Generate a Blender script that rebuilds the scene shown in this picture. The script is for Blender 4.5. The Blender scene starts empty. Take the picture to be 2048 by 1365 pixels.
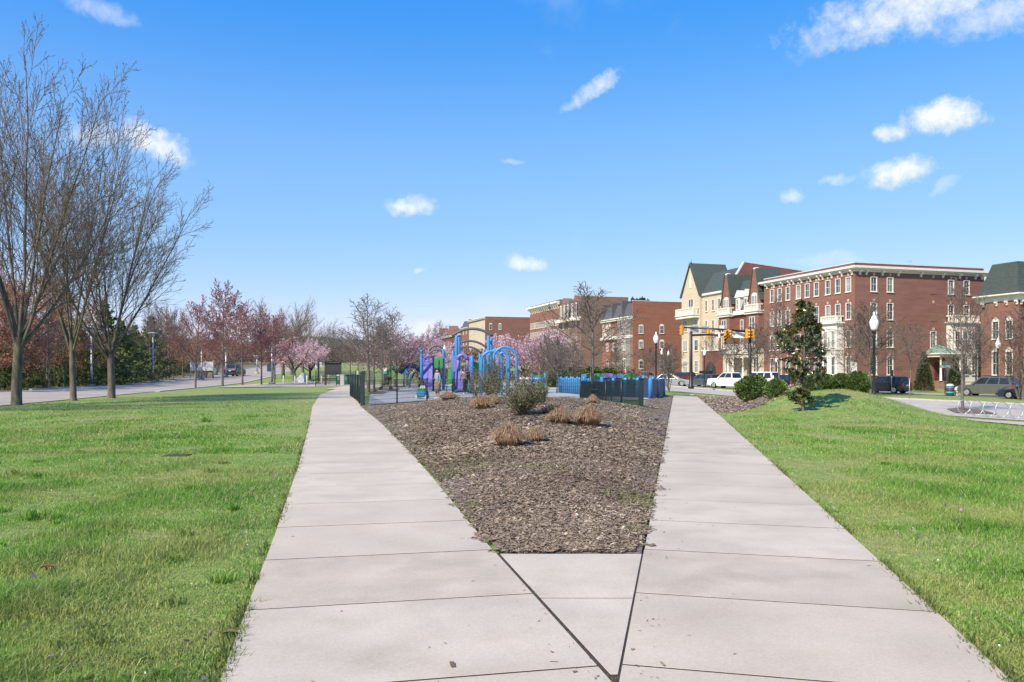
import bpy, bmesh, math, random
import numpy as np
from mathutils import Vector, Matrix, Quaternion
from mathutils.geometry import delaunay_2d_cdt

scn = bpy.context.scene
COL = scn.collection
R = math.radians
PI = math.pi
F = 1600.0; HY = 743.0; CH = 1.5          # focal length and horizon in photo pixels, eye height in metres

# ------------------------------------------------------------------ camera
cam = bpy.data.cameras.new('camera')
cam.sensor_width = 36.0
cam.lens = 36.0 * F / 2048.0
cam.shift_y = (HY - 682.5) / 2048.0
cam.clip_start = 0.1
cam.clip_end = 6000
co = bpy.data.objects.new('camera', cam)
co.location = (0, 0, CH)
co.rotation_euler = (R(90), 0, 0)
COL.objects.link(co)
scn.camera = co

# ------------------------------------------------------------------ light
SUN = Vector((-0.50, -0.56, 0.68)).normalized()
sun_el = math.asin(SUN.z)
sun_az = math.atan2(SUN.x, SUN.y)
L = bpy.data.lights.new('sun', 'SUN')
L.energy = 3.5
L.angle = R(0.8)
L.color = (1.0, 0.89, 0.69)
lo = bpy.data.objects.new('sun', L)
lo.rotation_euler = SUN.to_track_quat('Z', 'Y').to_euler()
lo.location = (0, 0, 50)
COL.objects.link(lo)
scn.view_settings.view_transform = 'Standard'
scn.view_settings.look = 'None'
scn.view_settings.gamma = 1
scn.view_settings.use_curve_mapping = False
scn.view_settings.exposure = 0.95

world = bpy.data.worlds.new('World')
scn.world = world
world.use_nodes = True
nt = world.node_tree
for n in list(nt.nodes): nt.nodes.remove(n)
def N(t, typ, **kw):
    n = t.nodes.new(typ)
    for k, v in kw.items(): setattr(n, k, v)
    return n
def setin(t, n, i, v):
    if hasattr(v, 'is_output'): t.links.new(v, n.inputs[i])
    else: n.inputs[i].default_value = v
def MA(t, op, a, b=0.0, c=None):
    n = N(t, 'ShaderNodeMath', operation=op)
    setin(t, n, 0, a); setin(t, n, 1, b)
    if c is not None: setin(t, n, 2, c)
    return n.outputs[0]
def MR(t, v, a, b, c=0.0, d=1.0, smooth=True):
    n = N(t, 'ShaderNodeMapRange')
    n.interpolation_type = 'SMOOTHSTEP' if smooth else 'LINEAR'
    setin(t, n, 0, v)
    for i, x in ((1, a), (2, b), (3, c), (4, d)): n.inputs[i].default_value = x
    return n.outputs[0]
SKY_STRENGTH = 0.087
sky = N(nt, 'ShaderNodeTexSky', sky_type='NISHITA')
sky.sun_disc = False
sky.sun_elevation = sun_el
sky.sun_rotation = sun_az
sky.altitude = 0
sky.air_density = 1.0
sky.dust_density = 0.35
sky.ozone_density = 3.0
hsv = N(nt, 'ShaderNodeHueSaturation')
hsv.inputs['Hue'].default_value = 0.505
hsv.inputs['Saturation'].default_value = 1.30
hsv.inputs['Value'].default_value = 1.0
nt.links.new(sky.outputs[0], hsv.inputs['Color'])
KD = SKY_STRENGTH * 2 ** scn.view_settings.exposure
ssep = N(nt, 'ShaderNodeSeparateColor'); nt.links.new(hsv.outputs[0], ssep.inputs[0])
sg = MA(nt, 'MULTIPLY', MA(nt, 'POWER', MA(nt, 'MULTIPLY', ssep.outputs[1], KD), 0.58), 0.785 / KD)
sb_ = MA(nt, 'MULTIPLY', MA(nt, 'POWER', MA(nt, 'MULTIPLY', ssep.outputs[2], KD), 0.18), 1.03 / KD)
sr = MA(nt, 'MULTIPLY', ssep.outputs[0], 0.90)
sg = MA(nt, 'MAXIMUM', sg, MA(nt, 'MULTIPLY', sr, 1.08)); sb_ = MA(nt, 'MAXIMUM', sb_, MA(nt, 'MULTIPLY', sr, 1.16))
scol = N(nt, 'ShaderNodeCombineColor')
nt.links.new(sr, scol.inputs[0]); nt.links.new(sg, scol.inputs[1]); nt.links.new(sb_, scol.inputs[2])
geo = N(nt, 'ShaderNodeTexCoord')
sx = N(nt, 'ShaderNodeSeparateXYZ')
nt.links.new(geo.outputs['Generated'], sx.inputs[0])
az = MA(nt, 'ARCTAN2', sx.outputs[0], sx.outputs[1])
el = MA(nt, 'ARCSINE', sx.outputs[2])
def noise(scale, detail=5, rough=0.55):
    n = N(nt, 'ShaderNodeTexNoise')
    n.inputs['Scale'].default_value = scale
    n.inputs['Detail'].default_value = detail
    n.inputs['Roughness'].default_value = rough
    nt.links.new(geo.outputs['Generated'], n.inputs['Vector'])
    return n
nA = noise(26, 6, 0.6)
nB = noise(75, 5, 0.65)
sepA = N(nt, 'ShaderNodeSeparateColor'); nt.links.new(nA.outputs['Color'], sepA.inputs[0])
warp_a = MA(nt, 'MULTIPLY', MA(nt, 'SUBTRACT', sepA.outputs[0], 0.5), 0.045)
warp_e = MA(nt, 'MULTIPLY', MA(nt, 'SUBTRACT', sepA.outputs[1], 0.5), 0.030)
azw = MA(nt, 'ADD', az, warp_a)
elw = MA(nt, 'ADD', el, warp_e)
fine = MA(nt, 'MULTIPLY', MA(nt, 'SUBTRACT', nB.outputs[0], 0.5), 2.0)
# the clouds of this day: photo position of each, half-width, half-height, density, slant
CL = [(1870, -6, 290, 66, 1.0, -.12), (2010, 25, 130, 40, .7, -.1), (1700, 45, 120, 42, .55, -.35), (1185, 180, 70, 22, .8, -.42), (1890, 232, 84, 36, 1.25, .08), (1785, 260, 34, 18, 1.0, 0),
      (1798, 342, 72, 32, 1.15, 0), (1675, 357, 36, 11, .55, -.1), (1580, 392, 32, 16, .7, 0), (818, 414, 58, 26, 1.0, -.1),
      (1052, 524, 44, 20, 1.05, 0), (305, 285, 78, 40, 1.1, .25), (190, 270, 60, 36, .6, 0), (205, 20, 75, 22, .45, .1),
      (1022, 322, 34, 7, .4, 0), (846, 541, 18, 8, .6, 0), (1660, 518, 90, 14, .3, 0), (860, 655, 45, 22, .7, 0), (1895, 370, 40, 10, .35, -.3)]
rc = random.Random(5)
for i in range(16):     # the same fair-weather clouds go on around the rest of the sky
    a = R(40 + 280 * (i + .5) / 16 + rc.uniform(-6, 6)); e = R(rc.uniform(8, 38))
    CL.append((a, e, R(rc.uniform(1.5, 4.5)), R(rc.uniform(.9, 1.9)), rc.uniform(.7, 1.2), 0))
acc = None
for c in CL:
    if c[1] > 3 or c[1] < -3:
        px, py, w, h, den, sl = c
        dx, dz = px - 1024, HY - py
        a0 = math.atan2(dx, F); e0 = math.atan2(dz, math.hypot(dx, F))
        w, h = w * .86 / F, h * .86 / F
    else:
        a0, e0, w, h, den, sl = c
        if a0 > PI: a0 -= 2 * PI
    da = MA(nt, 'SUBTRACT', azw, a0)
    de = MA(nt, 'ADD', MA(nt, 'SUBTRACT', elw, e0), MA(nt, 'MULTIPLY', da, sl))
    q = MA(nt, 'ADD', MA(nt, 'POWER', MA(nt, 'ABSOLUTE', MA(nt, 'DIVIDE', da, w)), 2.0), MA(nt, 'POWER', MA(nt, 'ABSOLUTE', MA(nt, 'DIVIDE', de, h)), 2.0))
    m = MA(nt, 'MULTIPLY', MR(nt, MA(nt, 'ADD', q, fine), 1.3, -0.75), den)
    acc = m if acc is None else MA(nt, 'MAXIMUM', acc, m)
wisp = noise(5, 7, 0.6)
acc = MA(nt, 'MAXIMUM', acc, MR(nt, wisp.outputs[0], 0.60, 0.95, 0.0, 0.30))
veil = MR(nt, el, R(25), R(12), 0.0, 0.13)      # thin haze low in the sky
acc = MA(nt, 'ADD', acc, MA(nt, 'MULTIPLY', veil, MA(nt, 'SUBTRACT', 1.0, acc)))
acc = MA(nt, 'MINIMUM', MA(nt, 'MAXIMUM', acc, 0.0), 0.94)
mix = N(nt, 'ShaderNodeMixRGB')
nt.links.new(acc, mix.inputs[0])
nt.links.new(scol.outputs[0], mix.inputs[1])
mix.inputs[2].default_value = (6.2, 6.3, 6.45, 1)
bg = N(nt, 'ShaderNodeBackground')
bg.inputs['Strength'].default_value = SKY_STRENGTH
nt.links.new(mix.outputs[0], bg.inputs['Color'])
wo = N(nt, 'ShaderNodeOutputWorld')
nt.links.new(bg.outputs[0], wo.inputs['Surface'])

# ------------------------------------------------------------------ the lie of the land
def ss(a, b, x):
    t = np.clip((np.asarray(x, float) - a) / (b - a), 0, 1)
    return t * t * (3 - 2 * t)
LPY = np.array([-12, 0, 3.86, 7.0, 12.5, 22.4, 33, 50, 65, 85, 110])
LPL = np.array([2.0, -.55, -1.41, -2.10, -3.34, -5.68, -8.25, -12.0, -14.4, -17.0, -19.5])
LPR = np.array([4.2, 1.32, .485, -.22, -1.37, -3.62, -6.2, -9.9, -12.3, -14.9, -17.4])
RPY = np.array([-12, 0, 3.86, 52.0])
RPL = np.array([-2.8, -.28, .52, 10.5])
RPR = np.array([-.8, 1.60, 2.40, 12.0])
xLL = lambda y: np.interp(y, LPY, LPL)
xLR = lambda y: np.interp(y, LPY, LPR)
xRL = lambda y: np.interp(y, RPY, RPL)
xRR = lambda y: np.interp(y, RPY, RPR)
def H(x, y):
    x = np.asarray(x, float); y = np.asarray(y, float)
    d = np.minimum(.5 * (x - 9 + np.sqrt((x - 9) ** 2 + 4)), 70)
    z = -(0.066 * np.minimum(d, 14) + .008 * np.maximum(d - 14, 0)) * ss(-40, 10, y)
    z = z + .007 * np.clip(y - 40, 0, 150) * ss(0, 15, x)
    q = y - 95
    z = z + np.minimum(.025 * .5 * (q + np.sqrt(q * q + 60)), 5.0) * (1 - ss(-5, 30, x))
    z = z + .42 * ss(.0, 4.0, x - xLR(y)) * ss(.0, 4.0, xRL(y) - x) * ss(7, 24, y) * (1 - ss(30, 36.5, y))
    z = z + .10 * ss(.0, 1.2, x - xLR(y)) * ss(.0, 1.2, xRL(y) - x) * ss(6.4, 9, y) * (1 - ss(28, 34, y))
    sy = np.where(y < 33, 4.6, 4.2)
    z = z + 1.22 * np.exp(-.5 * ((x - 12.6) / np.where(x < 12.6, 3.2, 2.35)) ** 2 - .5 * ((y - 33) / sy) ** 2) * ss(0, 4, x - np.interp(y, RPY, RPR))
    return z
def h(x, y): return float(H(x, y))
_ys = np.concatenate([np.arange(2.5, 120, .05), np.arange(120, 420, .5)])
def G(px, py):
    """the point of the ground seen at a photo pixel"""
    k = (px - 1024) / F; m = (HY - py) / F
    z = CH + m * _ys
    below = z < H(k * _ys, _ys)
    i = int(np.argmax(below)) if below.any() else len(_ys) - 1
    y = float(_ys[i])
    return Vector((k * y, y, h(k * y, y)))
def at(px, Y):
    x = (px - 1024) / F * Y
    return Vector((x, Y, h(x, Y)))
def zp(py, Y): return CH + (HY - py) * Y / F

# ------------------------------------------------------------------ materials
def mat(name, col, rough=.7, var=.25, scale=3.0, bump=0.0, bscale=40.0, metal=0.0, spec=.5, col2=None, scale2=None, stretch=None, coat=0.0, trans=0.0, emit=None, backcol=None, thresh=(.35, .7), speck=0.0, sscale=150.0):
    m = bpy.data.materials.new(name)
    m.use_nodes = True
    t = m.node_tree
    b = t.nodes['Principled BSDF']
    b.inputs['Roughness'].default_value = rough
    b.inputs['Metallic'].default_value = metal
    b.inputs['Specular IOR Level'].default_value = spec
    if coat: b.inputs['Coat Weight'].default_value = coat; b.inputs['Coat Roughness'].default_value = .08
    g = N(t, 'ShaderNodeNewGeometry')
    vec = g.outputs['Position']
    if stretch:
        mp = N(t, 'ShaderNodeMapping')
        mp.inputs['Scale'].default_value = stretch
        t.links.new(vec, mp.inputs['Vector']); vec = mp.outputs[0]
    n1 = N(t, 'ShaderNodeTexNoise'); n1.inputs['Scale'].default_value = scale; n1.inputs['Detail'].default_value = 6
    t.links.new(vec, n1.inputs['Vector'])
    f = MR(t, n1.outputs[0], .28, .72, 1 - var, 1 + var, smooth=False)
    if speck:
        n4 = N(t, 'ShaderNodeTexNoise'); n4.inputs['Scale'].default_value = sscale; n4.inputs['Detail'].default_value = 3
        t.links.new(g.outputs['Position'], n4.inputs['Vector'])
        f = MA(t, 'MULTIPLY', f, MR(t, n4.outputs[0], .25, .75, 1 - speck, 1 + speck, smooth=False))
    last = N(t, 'ShaderNodeRGB'); last.outputs[0].default_value = (*col, 1); last = last.outputs[0]
    if col2 is not None:
        n2 = N(t, 'ShaderNodeTexNoise'); n2.inputs['Scale'].default_value = scale2 or scale * .3; n2.inputs['Detail'].default_value = 5
        t.links.new(vec, n2.inputs['Vector'])
        mx = N(t, 'ShaderNodeMixRGB')
        t.links.new(MR(t, n2.outputs[0], thresh[0], thresh[1]), mx.inputs[0])
        t.links.new(last, mx.inputs[1]); mx.inputs[2].default_value = (*col2, 1)
        last = mx.outputs[0]
    if backcol is not None:
        mx = N(t, 'ShaderNodeMixRGB')
        t.links.new(g.outputs['Backfacing'], mx.inputs[0]); t.links.new(last, mx.inputs[1]); mx.inputs[2].default_value = (*backcol, 1)
        last = mx.outputs[0]
    vm = N(t, 'ShaderNodeVectorMath', operation='SCALE')
    t.links.new(last, vm.inputs[0]); t.links.new(f, vm.inputs['Scale'])
    t.links.new(vm.outputs[0], b.inputs['Base Color'])
    if bump:
        n3 = N(t, 'ShaderNodeTexNoise'); n3.inputs['Scale'].default_value = bscale; n3.inputs['Detail'].default_value = 4
        t.links.new(vec, n3.inputs['Vector'])
        bp = N(t, 'ShaderNodeBump'); bp.inputs['Strength'].default_value = bump; bp.inputs['Distance'].default_value = .02
        t.links.new(n3.outputs[0], bp.inputs['Height']); t.links.new(bp.outputs[0], b.inputs['Normal'])
    if trans:
        b.inputs['Transmission Weight'].default_value = 0
        tr = N(t, 'ShaderNodeBsdfTranslucent'); t.links.new(vm.outputs[0], tr.inputs[0])
        mxs = N(t, 'ShaderNodeMixShader'); mxs.inputs[0].default_value = trans
        t.links.new(b.outputs[0], mxs.inputs[1]); t.links.new(tr.outputs[0], mxs.inputs[2])
        t.links.new(mxs.outputs[0], t.nodes['Material Output'].inputs['Surface'])
    return m
def ramp_mat(name, stops, attr='rnd', rough=.6, trans=.0, patch=None, pscale=.4, spec=.3, noise_w=.0, pth=(.42, .62)):
    """colour chosen by a per-piece random attribute, drifting in patches"""
    m = bpy.data.materials.new(name); m.use_nodes = True
    t = m.node_tree; b = t.nodes['Principled BSDF']
    b.inputs['Roughness'].default_value = rough; b.inputs['Specular IOR Level'].default_value = spec
    a = N(t, 'ShaderNodeAttribute', attribute_name=attr)
    cr = N(t, 'ShaderNodeValToRGB')
    e = cr.color_ramp.elements
    while len(e) < len(stops): e.new(.5)
    for k, (p, c) in enumerate(stops): e[k].position = p; e[k].color = (*c, 1)
    t.links.new(a.outputs['Fac'], cr.inputs[0])
    last = cr.outputs[0]
    if patch is not None:
        g = N(t, 'ShaderNodeNewGeometry')
        n1 = N(t, 'ShaderNodeTexNoise'); n1.inputs['Scale'].default_value = pscale; n1.inputs['Detail'].default_value = 5
        t.links.new(g.outputs['Position'], n1.inputs['Vector'])
        mx = N(t, 'ShaderNodeMixRGB', blend_type='MIX')
        t.links.new(MR(t, n1.outputs[0], pth[0], pth[1], 0, .55), mx.inputs[0]); t.links.new(last, mx.inputs[1]); mx.inputs[2].default_value = (*patch, 1)
        last = mx.outputs[0]
    t.links.new(last, b.inputs['Base Color'])
    if trans:
        tr = N(t, 'ShaderNodeBsdfTranslucent'); t.links.new(last, tr.inputs[0])
        mxs = N(t, 'ShaderNodeMixShader'); mxs.inputs[0].default_value = trans
        t.links.new(b.outputs[0], mxs.inputs[1]); t.links.new(tr.outputs[0], mxs.inputs[2])
        t.links.new(mxs.outputs[0], t.nodes['Material Output'].inputs['Surface'])
    return m
def glass_mat(name, col, rough=.06):
    m = mat(name, col, rough, var=.5, scale=.9, spec=.9)
    return m

M = {}
M['lawn'] = mat('lawn', (.185, .260, .055), .9, .35, 6, .8, 90, col2=(.265, .260, .095), scale2=.33, thresh=(.46, .66))
M['concrete'] = mat('concrete', (.470, .404, .325), .88, .13, 1.3, .15, 220, speck=.11, sscale=75, col2=(.412, .350, .278), scale2=2.6, thresh=(.40, .75))
M['concrete_b'] = mat('concrete_b', (.445, .380, .305), .88, .13, 1.7, .15, 220, speck=.11, sscale=75, col2=(.385, .326, .256), scale2=2.2, thresh=(.40, .75))
M['concrete_c'] = mat('concrete_c', (.485, .420, .342), .88, .12, 1.1, .15, 220, speck=.11, sscale=75, col2=(.432, .370, .296), scale2=2.4, thresh=(.40, .75))
M['joint'] = mat('joint', (.045, .036, .028), .95, .4, 30)
M['mulch'] = mat('mulch', (.20, .15, .118), .95, .5, 26, .9, 70, col2=(.085, .064, .05), scale2=1.2)
M['asphalt'] = mat('asphalt', (.36, .318, .275), .9, .12, 2, .2, 90, col2=(.295, .26, .225), scale2=.25)
M['asphalt_b'] = mat('asphalt_b', (.45, .395, .335), .9, .10, 2, .2, 90, col2=(.35, .32, .29), scale2=.3)
M['rubber'] = mat('rubber', (.42, .43, .435), .9, .10, 3, .1, 90, col2=(.36, .37, .38), scale2=.5)
M['kerb'] = mat('kerb', (.43, .40, .37), .9, .12, 3)
M['white_line'] = mat('white_line', (.70, .70, .68), .8, .15, 5)
M['leaf_litter'] = mat('leaf_litter', (.20, .135, .085), .95, .4, 12, .6, 40, col2=(.11, .115, .04), scale2=.5)
M['bark'] = mat('bark', (.125, .102, .084), .92, .45, 9, 1.0, 30, col2=(.105, .105, .06), scale2=1.0, stretch=(1, 1, .25))
M['bark_grey'] = mat('bark_grey', (.14, .122, .105), .92, .3, 6, .7, 30, stretch=(1, 1, .3))
M['twig'] = mat('twig', (.165, .128, .102), .9, .3, 2)
M['twig_grey'] = mat('twig_grey', (.165, .135, .115), .9, .3, 2)
M['twig_red'] = mat('twig_red', (.20, .13, .115), .9, .3, 2)
M['bud'] = ramp_mat('bud', [(0, (.11, .075, .05)), (.6, (.16, .125, .065)), (1, (.20, .17, .08))])
M['red_bud'] = ramp_mat('red_bud', [(0, (.32, .07, .085)), (.6, (.44, .125, .135)), (1, (.48, .23, .20))], trans=.3)
M['petal'] = ramp_mat('petal', [(0, (.64, .38, .46)), (.5, (.77, .53, .60)), (1, (.84, .69, .73))], trans=.35)
M['petal_dim'] = ramp_mat('petal_dim', [(0, (.48, .30, .35)), (.5, (.62, .42, .47)), (1, (.72, .56, .60))], trans=.3)
M['oak_leaf'] = ramp_mat('oak_leaf', [(0, (.24, .10, .05)), (.5, (.40, .175, .09)), (1, (.50, .27, .16))], trans=.25)
M['needle'] = ramp_mat('needle', [(0, (.075, .115, .038)), (.6, (.145, .205, .06)), (1, (.28, .33, .10))], trans=.15)
M['conifer_dark'] = ramp_mat('conifer_dark', [(0, (.028, .046, .022)), (.6, (.055, .082, .032)), (1, (.095, .12, .045))], trans=.1)
M['laurel'] = ramp_mat('laurel', [(0, (.045, .088, .022)), (.6, (.095, .165, .04)), (1, (.20, .28, .07))], rough=.35, trans=.15, spec=.5)
M['hedge'] = ramp_mat('hedge', [(0, (.05, .085, .02)), (.6, (.09, .14, .03)), (1, (.15, .19, .05))], trans=.2)
M['shrub_leaf'] = ramp_mat('shrub_leaf', [(0, (.08, .10, .045)), (.55, (.16, .175, .08)), (1, (.27, .26, .13))], trans=.2)
M['tan_grass'] = ramp_mat('tan_grass', [(0, (.24, .15, .09)), (.5, (.43, .295, .19)), (1, (.57, .43, .30))], trans=.25)
M['magnolia'] = mat('magnolia', (.055, .088, .026), .22, .45, 6, spec=.6, backcol=(.115, .090, .036))
M['blade'] = ramp_mat('blade', [(0, (.110, .250, .030)), (.5, (.220, .410, .060)), (.82, (.350, .480, .120)), (.9, (.52, .46, .25)), (1, (.66, .58, .37))], trans=.42, patch=(.43, .415, .15), pscale=.55, pth=(.47, .60), rough=.45)
M['chip'] = ramp_mat('chip', [(0, (.12, .088, .062)), (.5, (.262, .196, .142)), (.85, (.39, .305, .23)), (1, (.62, .53, .43))], rough=.9)
M['weed'] = ramp_mat('weed', [(0, (.09, .13, .03)), (.6, (.16, .215, .055)), (1, (.27, .27, .09))], trans=.3)
M['far_wood'] = ramp_mat('far_wood', [(0, (.115, .08, .068)), (.6, (.17, .122, .105)), (1, (.22, .155, .13))], rough=.95)
M['brick'] = mat('brick', (.232, .111, .088), .9, .10, 1.6, .2, 60, col2=(.200, .090, .070), scale2=.5, stretch=(.5, .5, 4))
M['brick_orange'] = mat('brick_orange', (.265, .115, .078), .9, .10, 1.0, .2, 60, col2=(.26, .09, .055), scale2=.8, stretch=(.5, .5, 4))
M['brick_dark_and_shade'] = mat('brick_dark_and_shade', (.175, .060, .046), .9, .2, 1.2, .2, 60, stretch=(.5, .5, 4))  # dark brick, and the painted shade on the mansard house's right face
M['brick_taupe'] = mat('brick_taupe', (.215, .135, .105), .9, .2, 1.2, .2, 60, stretch=(.5, .5, 4))
M['brick_grey'] = mat('brick_grey', (.25, .215, .195), .9, .2, 1.2, .2, 60, stretch=(.5, .5, 4))
M['tan'] = mat('tan', (.55, .465, .36), .9, .08, 1.2, .15, 60, col2=(.50, .415, .31), scale2=.6, stretch=(.5, .5, 4))
M['parapet'] = mat('parapet', (.195, .080, .070), .85, .12, 1.2)
M['trim'] = mat('trim', (.72, .68, .62), .6, .08, 2)
M['white'] = mat('white', (.70, .68, .64), .5, .06, 3)
M['key'] = mat('key', (.52, .40, .30), .8, .15, 4)
M['slate_green'] = mat('slate_green', (.052, .070, .066), .85, .25, 2.0, .3, 30, stretch=(1, 1, 6))
M['slate'] = mat('slate', (.085, .085, .10), .8, .25, 2.0, .3, 30, stretch=(1, 1, 6))
M['copper'] = mat('copper', (.16, .28, .23), .6, .25, 3)
M['glass_dark'] = glass_mat('glass_dark', (.035, .05, .055))
M['glass_blind'] = glass_mat('glass_blind', (.20, .23, .235), .15)
M['door'] = mat('door', (.10, .03, .025), .6, .2, 3)
M['black'] = mat('black', (.014, .015, .018), .45, .2, 4)
M['charcoal'] = mat('charcoal', (.028, .030, .036), .5, .2, 4)
M['fence_green'] = mat('fence_green', (.012, .026, .026), .5, .2, 4)
M['galv'] = mat('galv', (.46, .48, .50), .45, .12, 4, metal=.6)
M['pale_grey'] = mat('pale_grey', (.50, .52, .54), .6, .1, 2)
M['steel_arch'] = mat('steel_arch', (.085, .085, .088), .5, .15, 4)
M['play_blue'] = mat('play_blue', (.045, .22, .50), .4, .12, 4)
M['navy'] = mat('navy', (.018, .040, .105), .5, .2, 4)
M['purple'] = mat('purple', (.175, .145, .42), .4, .15, 4)
M['play_green'] = mat('play_green', (.045, .27, .065), .45, .15, 4)
M['bin_green'] = mat('bin_green', (.014, .10, .055), .5, .2, 4)
M['orange'] = mat('orange', (.70, .26, .03), .5, .15, 5)
M['signal'] = mat('signal', (.58, .28, .03), .45, .1, 5)
M['yellow'] = mat('yellow', (.70, .50, .03), .5, .1, 5)
M['globe'] = mat('globe', (.86, .86, .84), .25, .03, 4)
M['rubber_black'] = mat('rubber_black', (.016, .016, .017), .85, .2, 8)
M['rim'] = mat('rim', (.50, .51, .53), .3, .1, 6, metal=.7)
M['car_glass'] = mat('car_glass', (.018, .022, .026), .05, .2, 2, spec=.9)
M['lamp_red'] = mat('lamp_red', (.35, .02, .02), .2, .1, 8)
M['lamp_clear'] = mat('lamp_clear', (.6, .62, .64), .1, .1, 8)
M['plate'] = mat('plate', (.65, .66, .66), .5, .1, 8)
M['skin'] = mat('skin', (.50, .31, .22), .6, .08, 8)
M['skin_dark'] = mat('skin_dark', (.16, .085, .055), .6, .08, 8)
M['hair_dark'] = mat('hair_dark', (.022, .015, .012), .6, .2, 20)
M['hair_grey'] = mat('hair_grey', (.42, .40, .38), .7, .2, 20)
def cloth(n, c): M[n] = mat(n, c, .9, .18, 9)
for n, c in (('denim', (.20, .27, .38)), ('taupe', (.25, .20, .15)), ('khaki', (.13, .115, .085)), ('dark_cloth', (.022, .022, .026)), ('jean', (.06, .11, .16)), ('saffron', (.60, .26, .02)), ('maroon', (.16, .015, .025)), ('white_cloth', (.70, .70, .72)), ('teal', (.05, .36, .36)), ('shoe', (.62, .62, .62)), ('pale_blue', (.42, .52, .62))): cloth(n, c)
def paint(n, c, metal=.3): M[n] = mat(n, c, .28, .05, 2, metal=metal, coat=.6)
paint('paint_white', (.74, .75, .76), .0); paint('paint_silver', (.40, .41, .42), .6); paint('paint_grey', (.13, .15, .18), .5)
paint('paint_black', (.012, .015, .024), .3); paint('paint_olive', (.15, .155, .135), .5); paint('paint_red', (.11, .035, .035), .4)
paint('paint_navy', (.02, .03, .06), .3)

# ------------------------------------------------------------------ mesh helpers
def props(o, label=None, cat=None, group=None, kind=None):
    if label: o['label'] = label
    if cat: o['category'] = cat
    if group: o['group'] = group
    if kind: o['kind'] = kind
    return o
def link(name, me, parent=None, loc=None, rz=None):
    o = bpy.data.objects.new(name, me)
    COL.objects.link(o)
    if parent is not None: o.parent = parent
    if loc is not None: o.location = loc
    if rz is not None: o.rotation_euler = (0, 0, rz)
    return o
def thing(name, label, cat, loc=(0, 0, 0), rz=0, group=None):
    o = link(name, None, None, loc, rz)
    o.empty_display_size = .2
    return props(o, label, cat, group)
def copy_tree(root, loc, rz=None, scale=None, label=None, group=None):
    def dup(o, parent):
        c = o.copy(); COL.objects.link(c)
        if parent is not None: c.parent = parent
        for ch in o.children: dup(ch, c)
        return c
    r = dup(root, None)
    r.location = loc
    if rz is not None: r.rotation_euler = (0, 0, rz)
    if scale is not None: r.scale = (scale, scale, scale) if not hasattr(scale, '__len__') else scale
    if label: r['label'] = label
    if group: r['group'] = group
    return r
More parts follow.
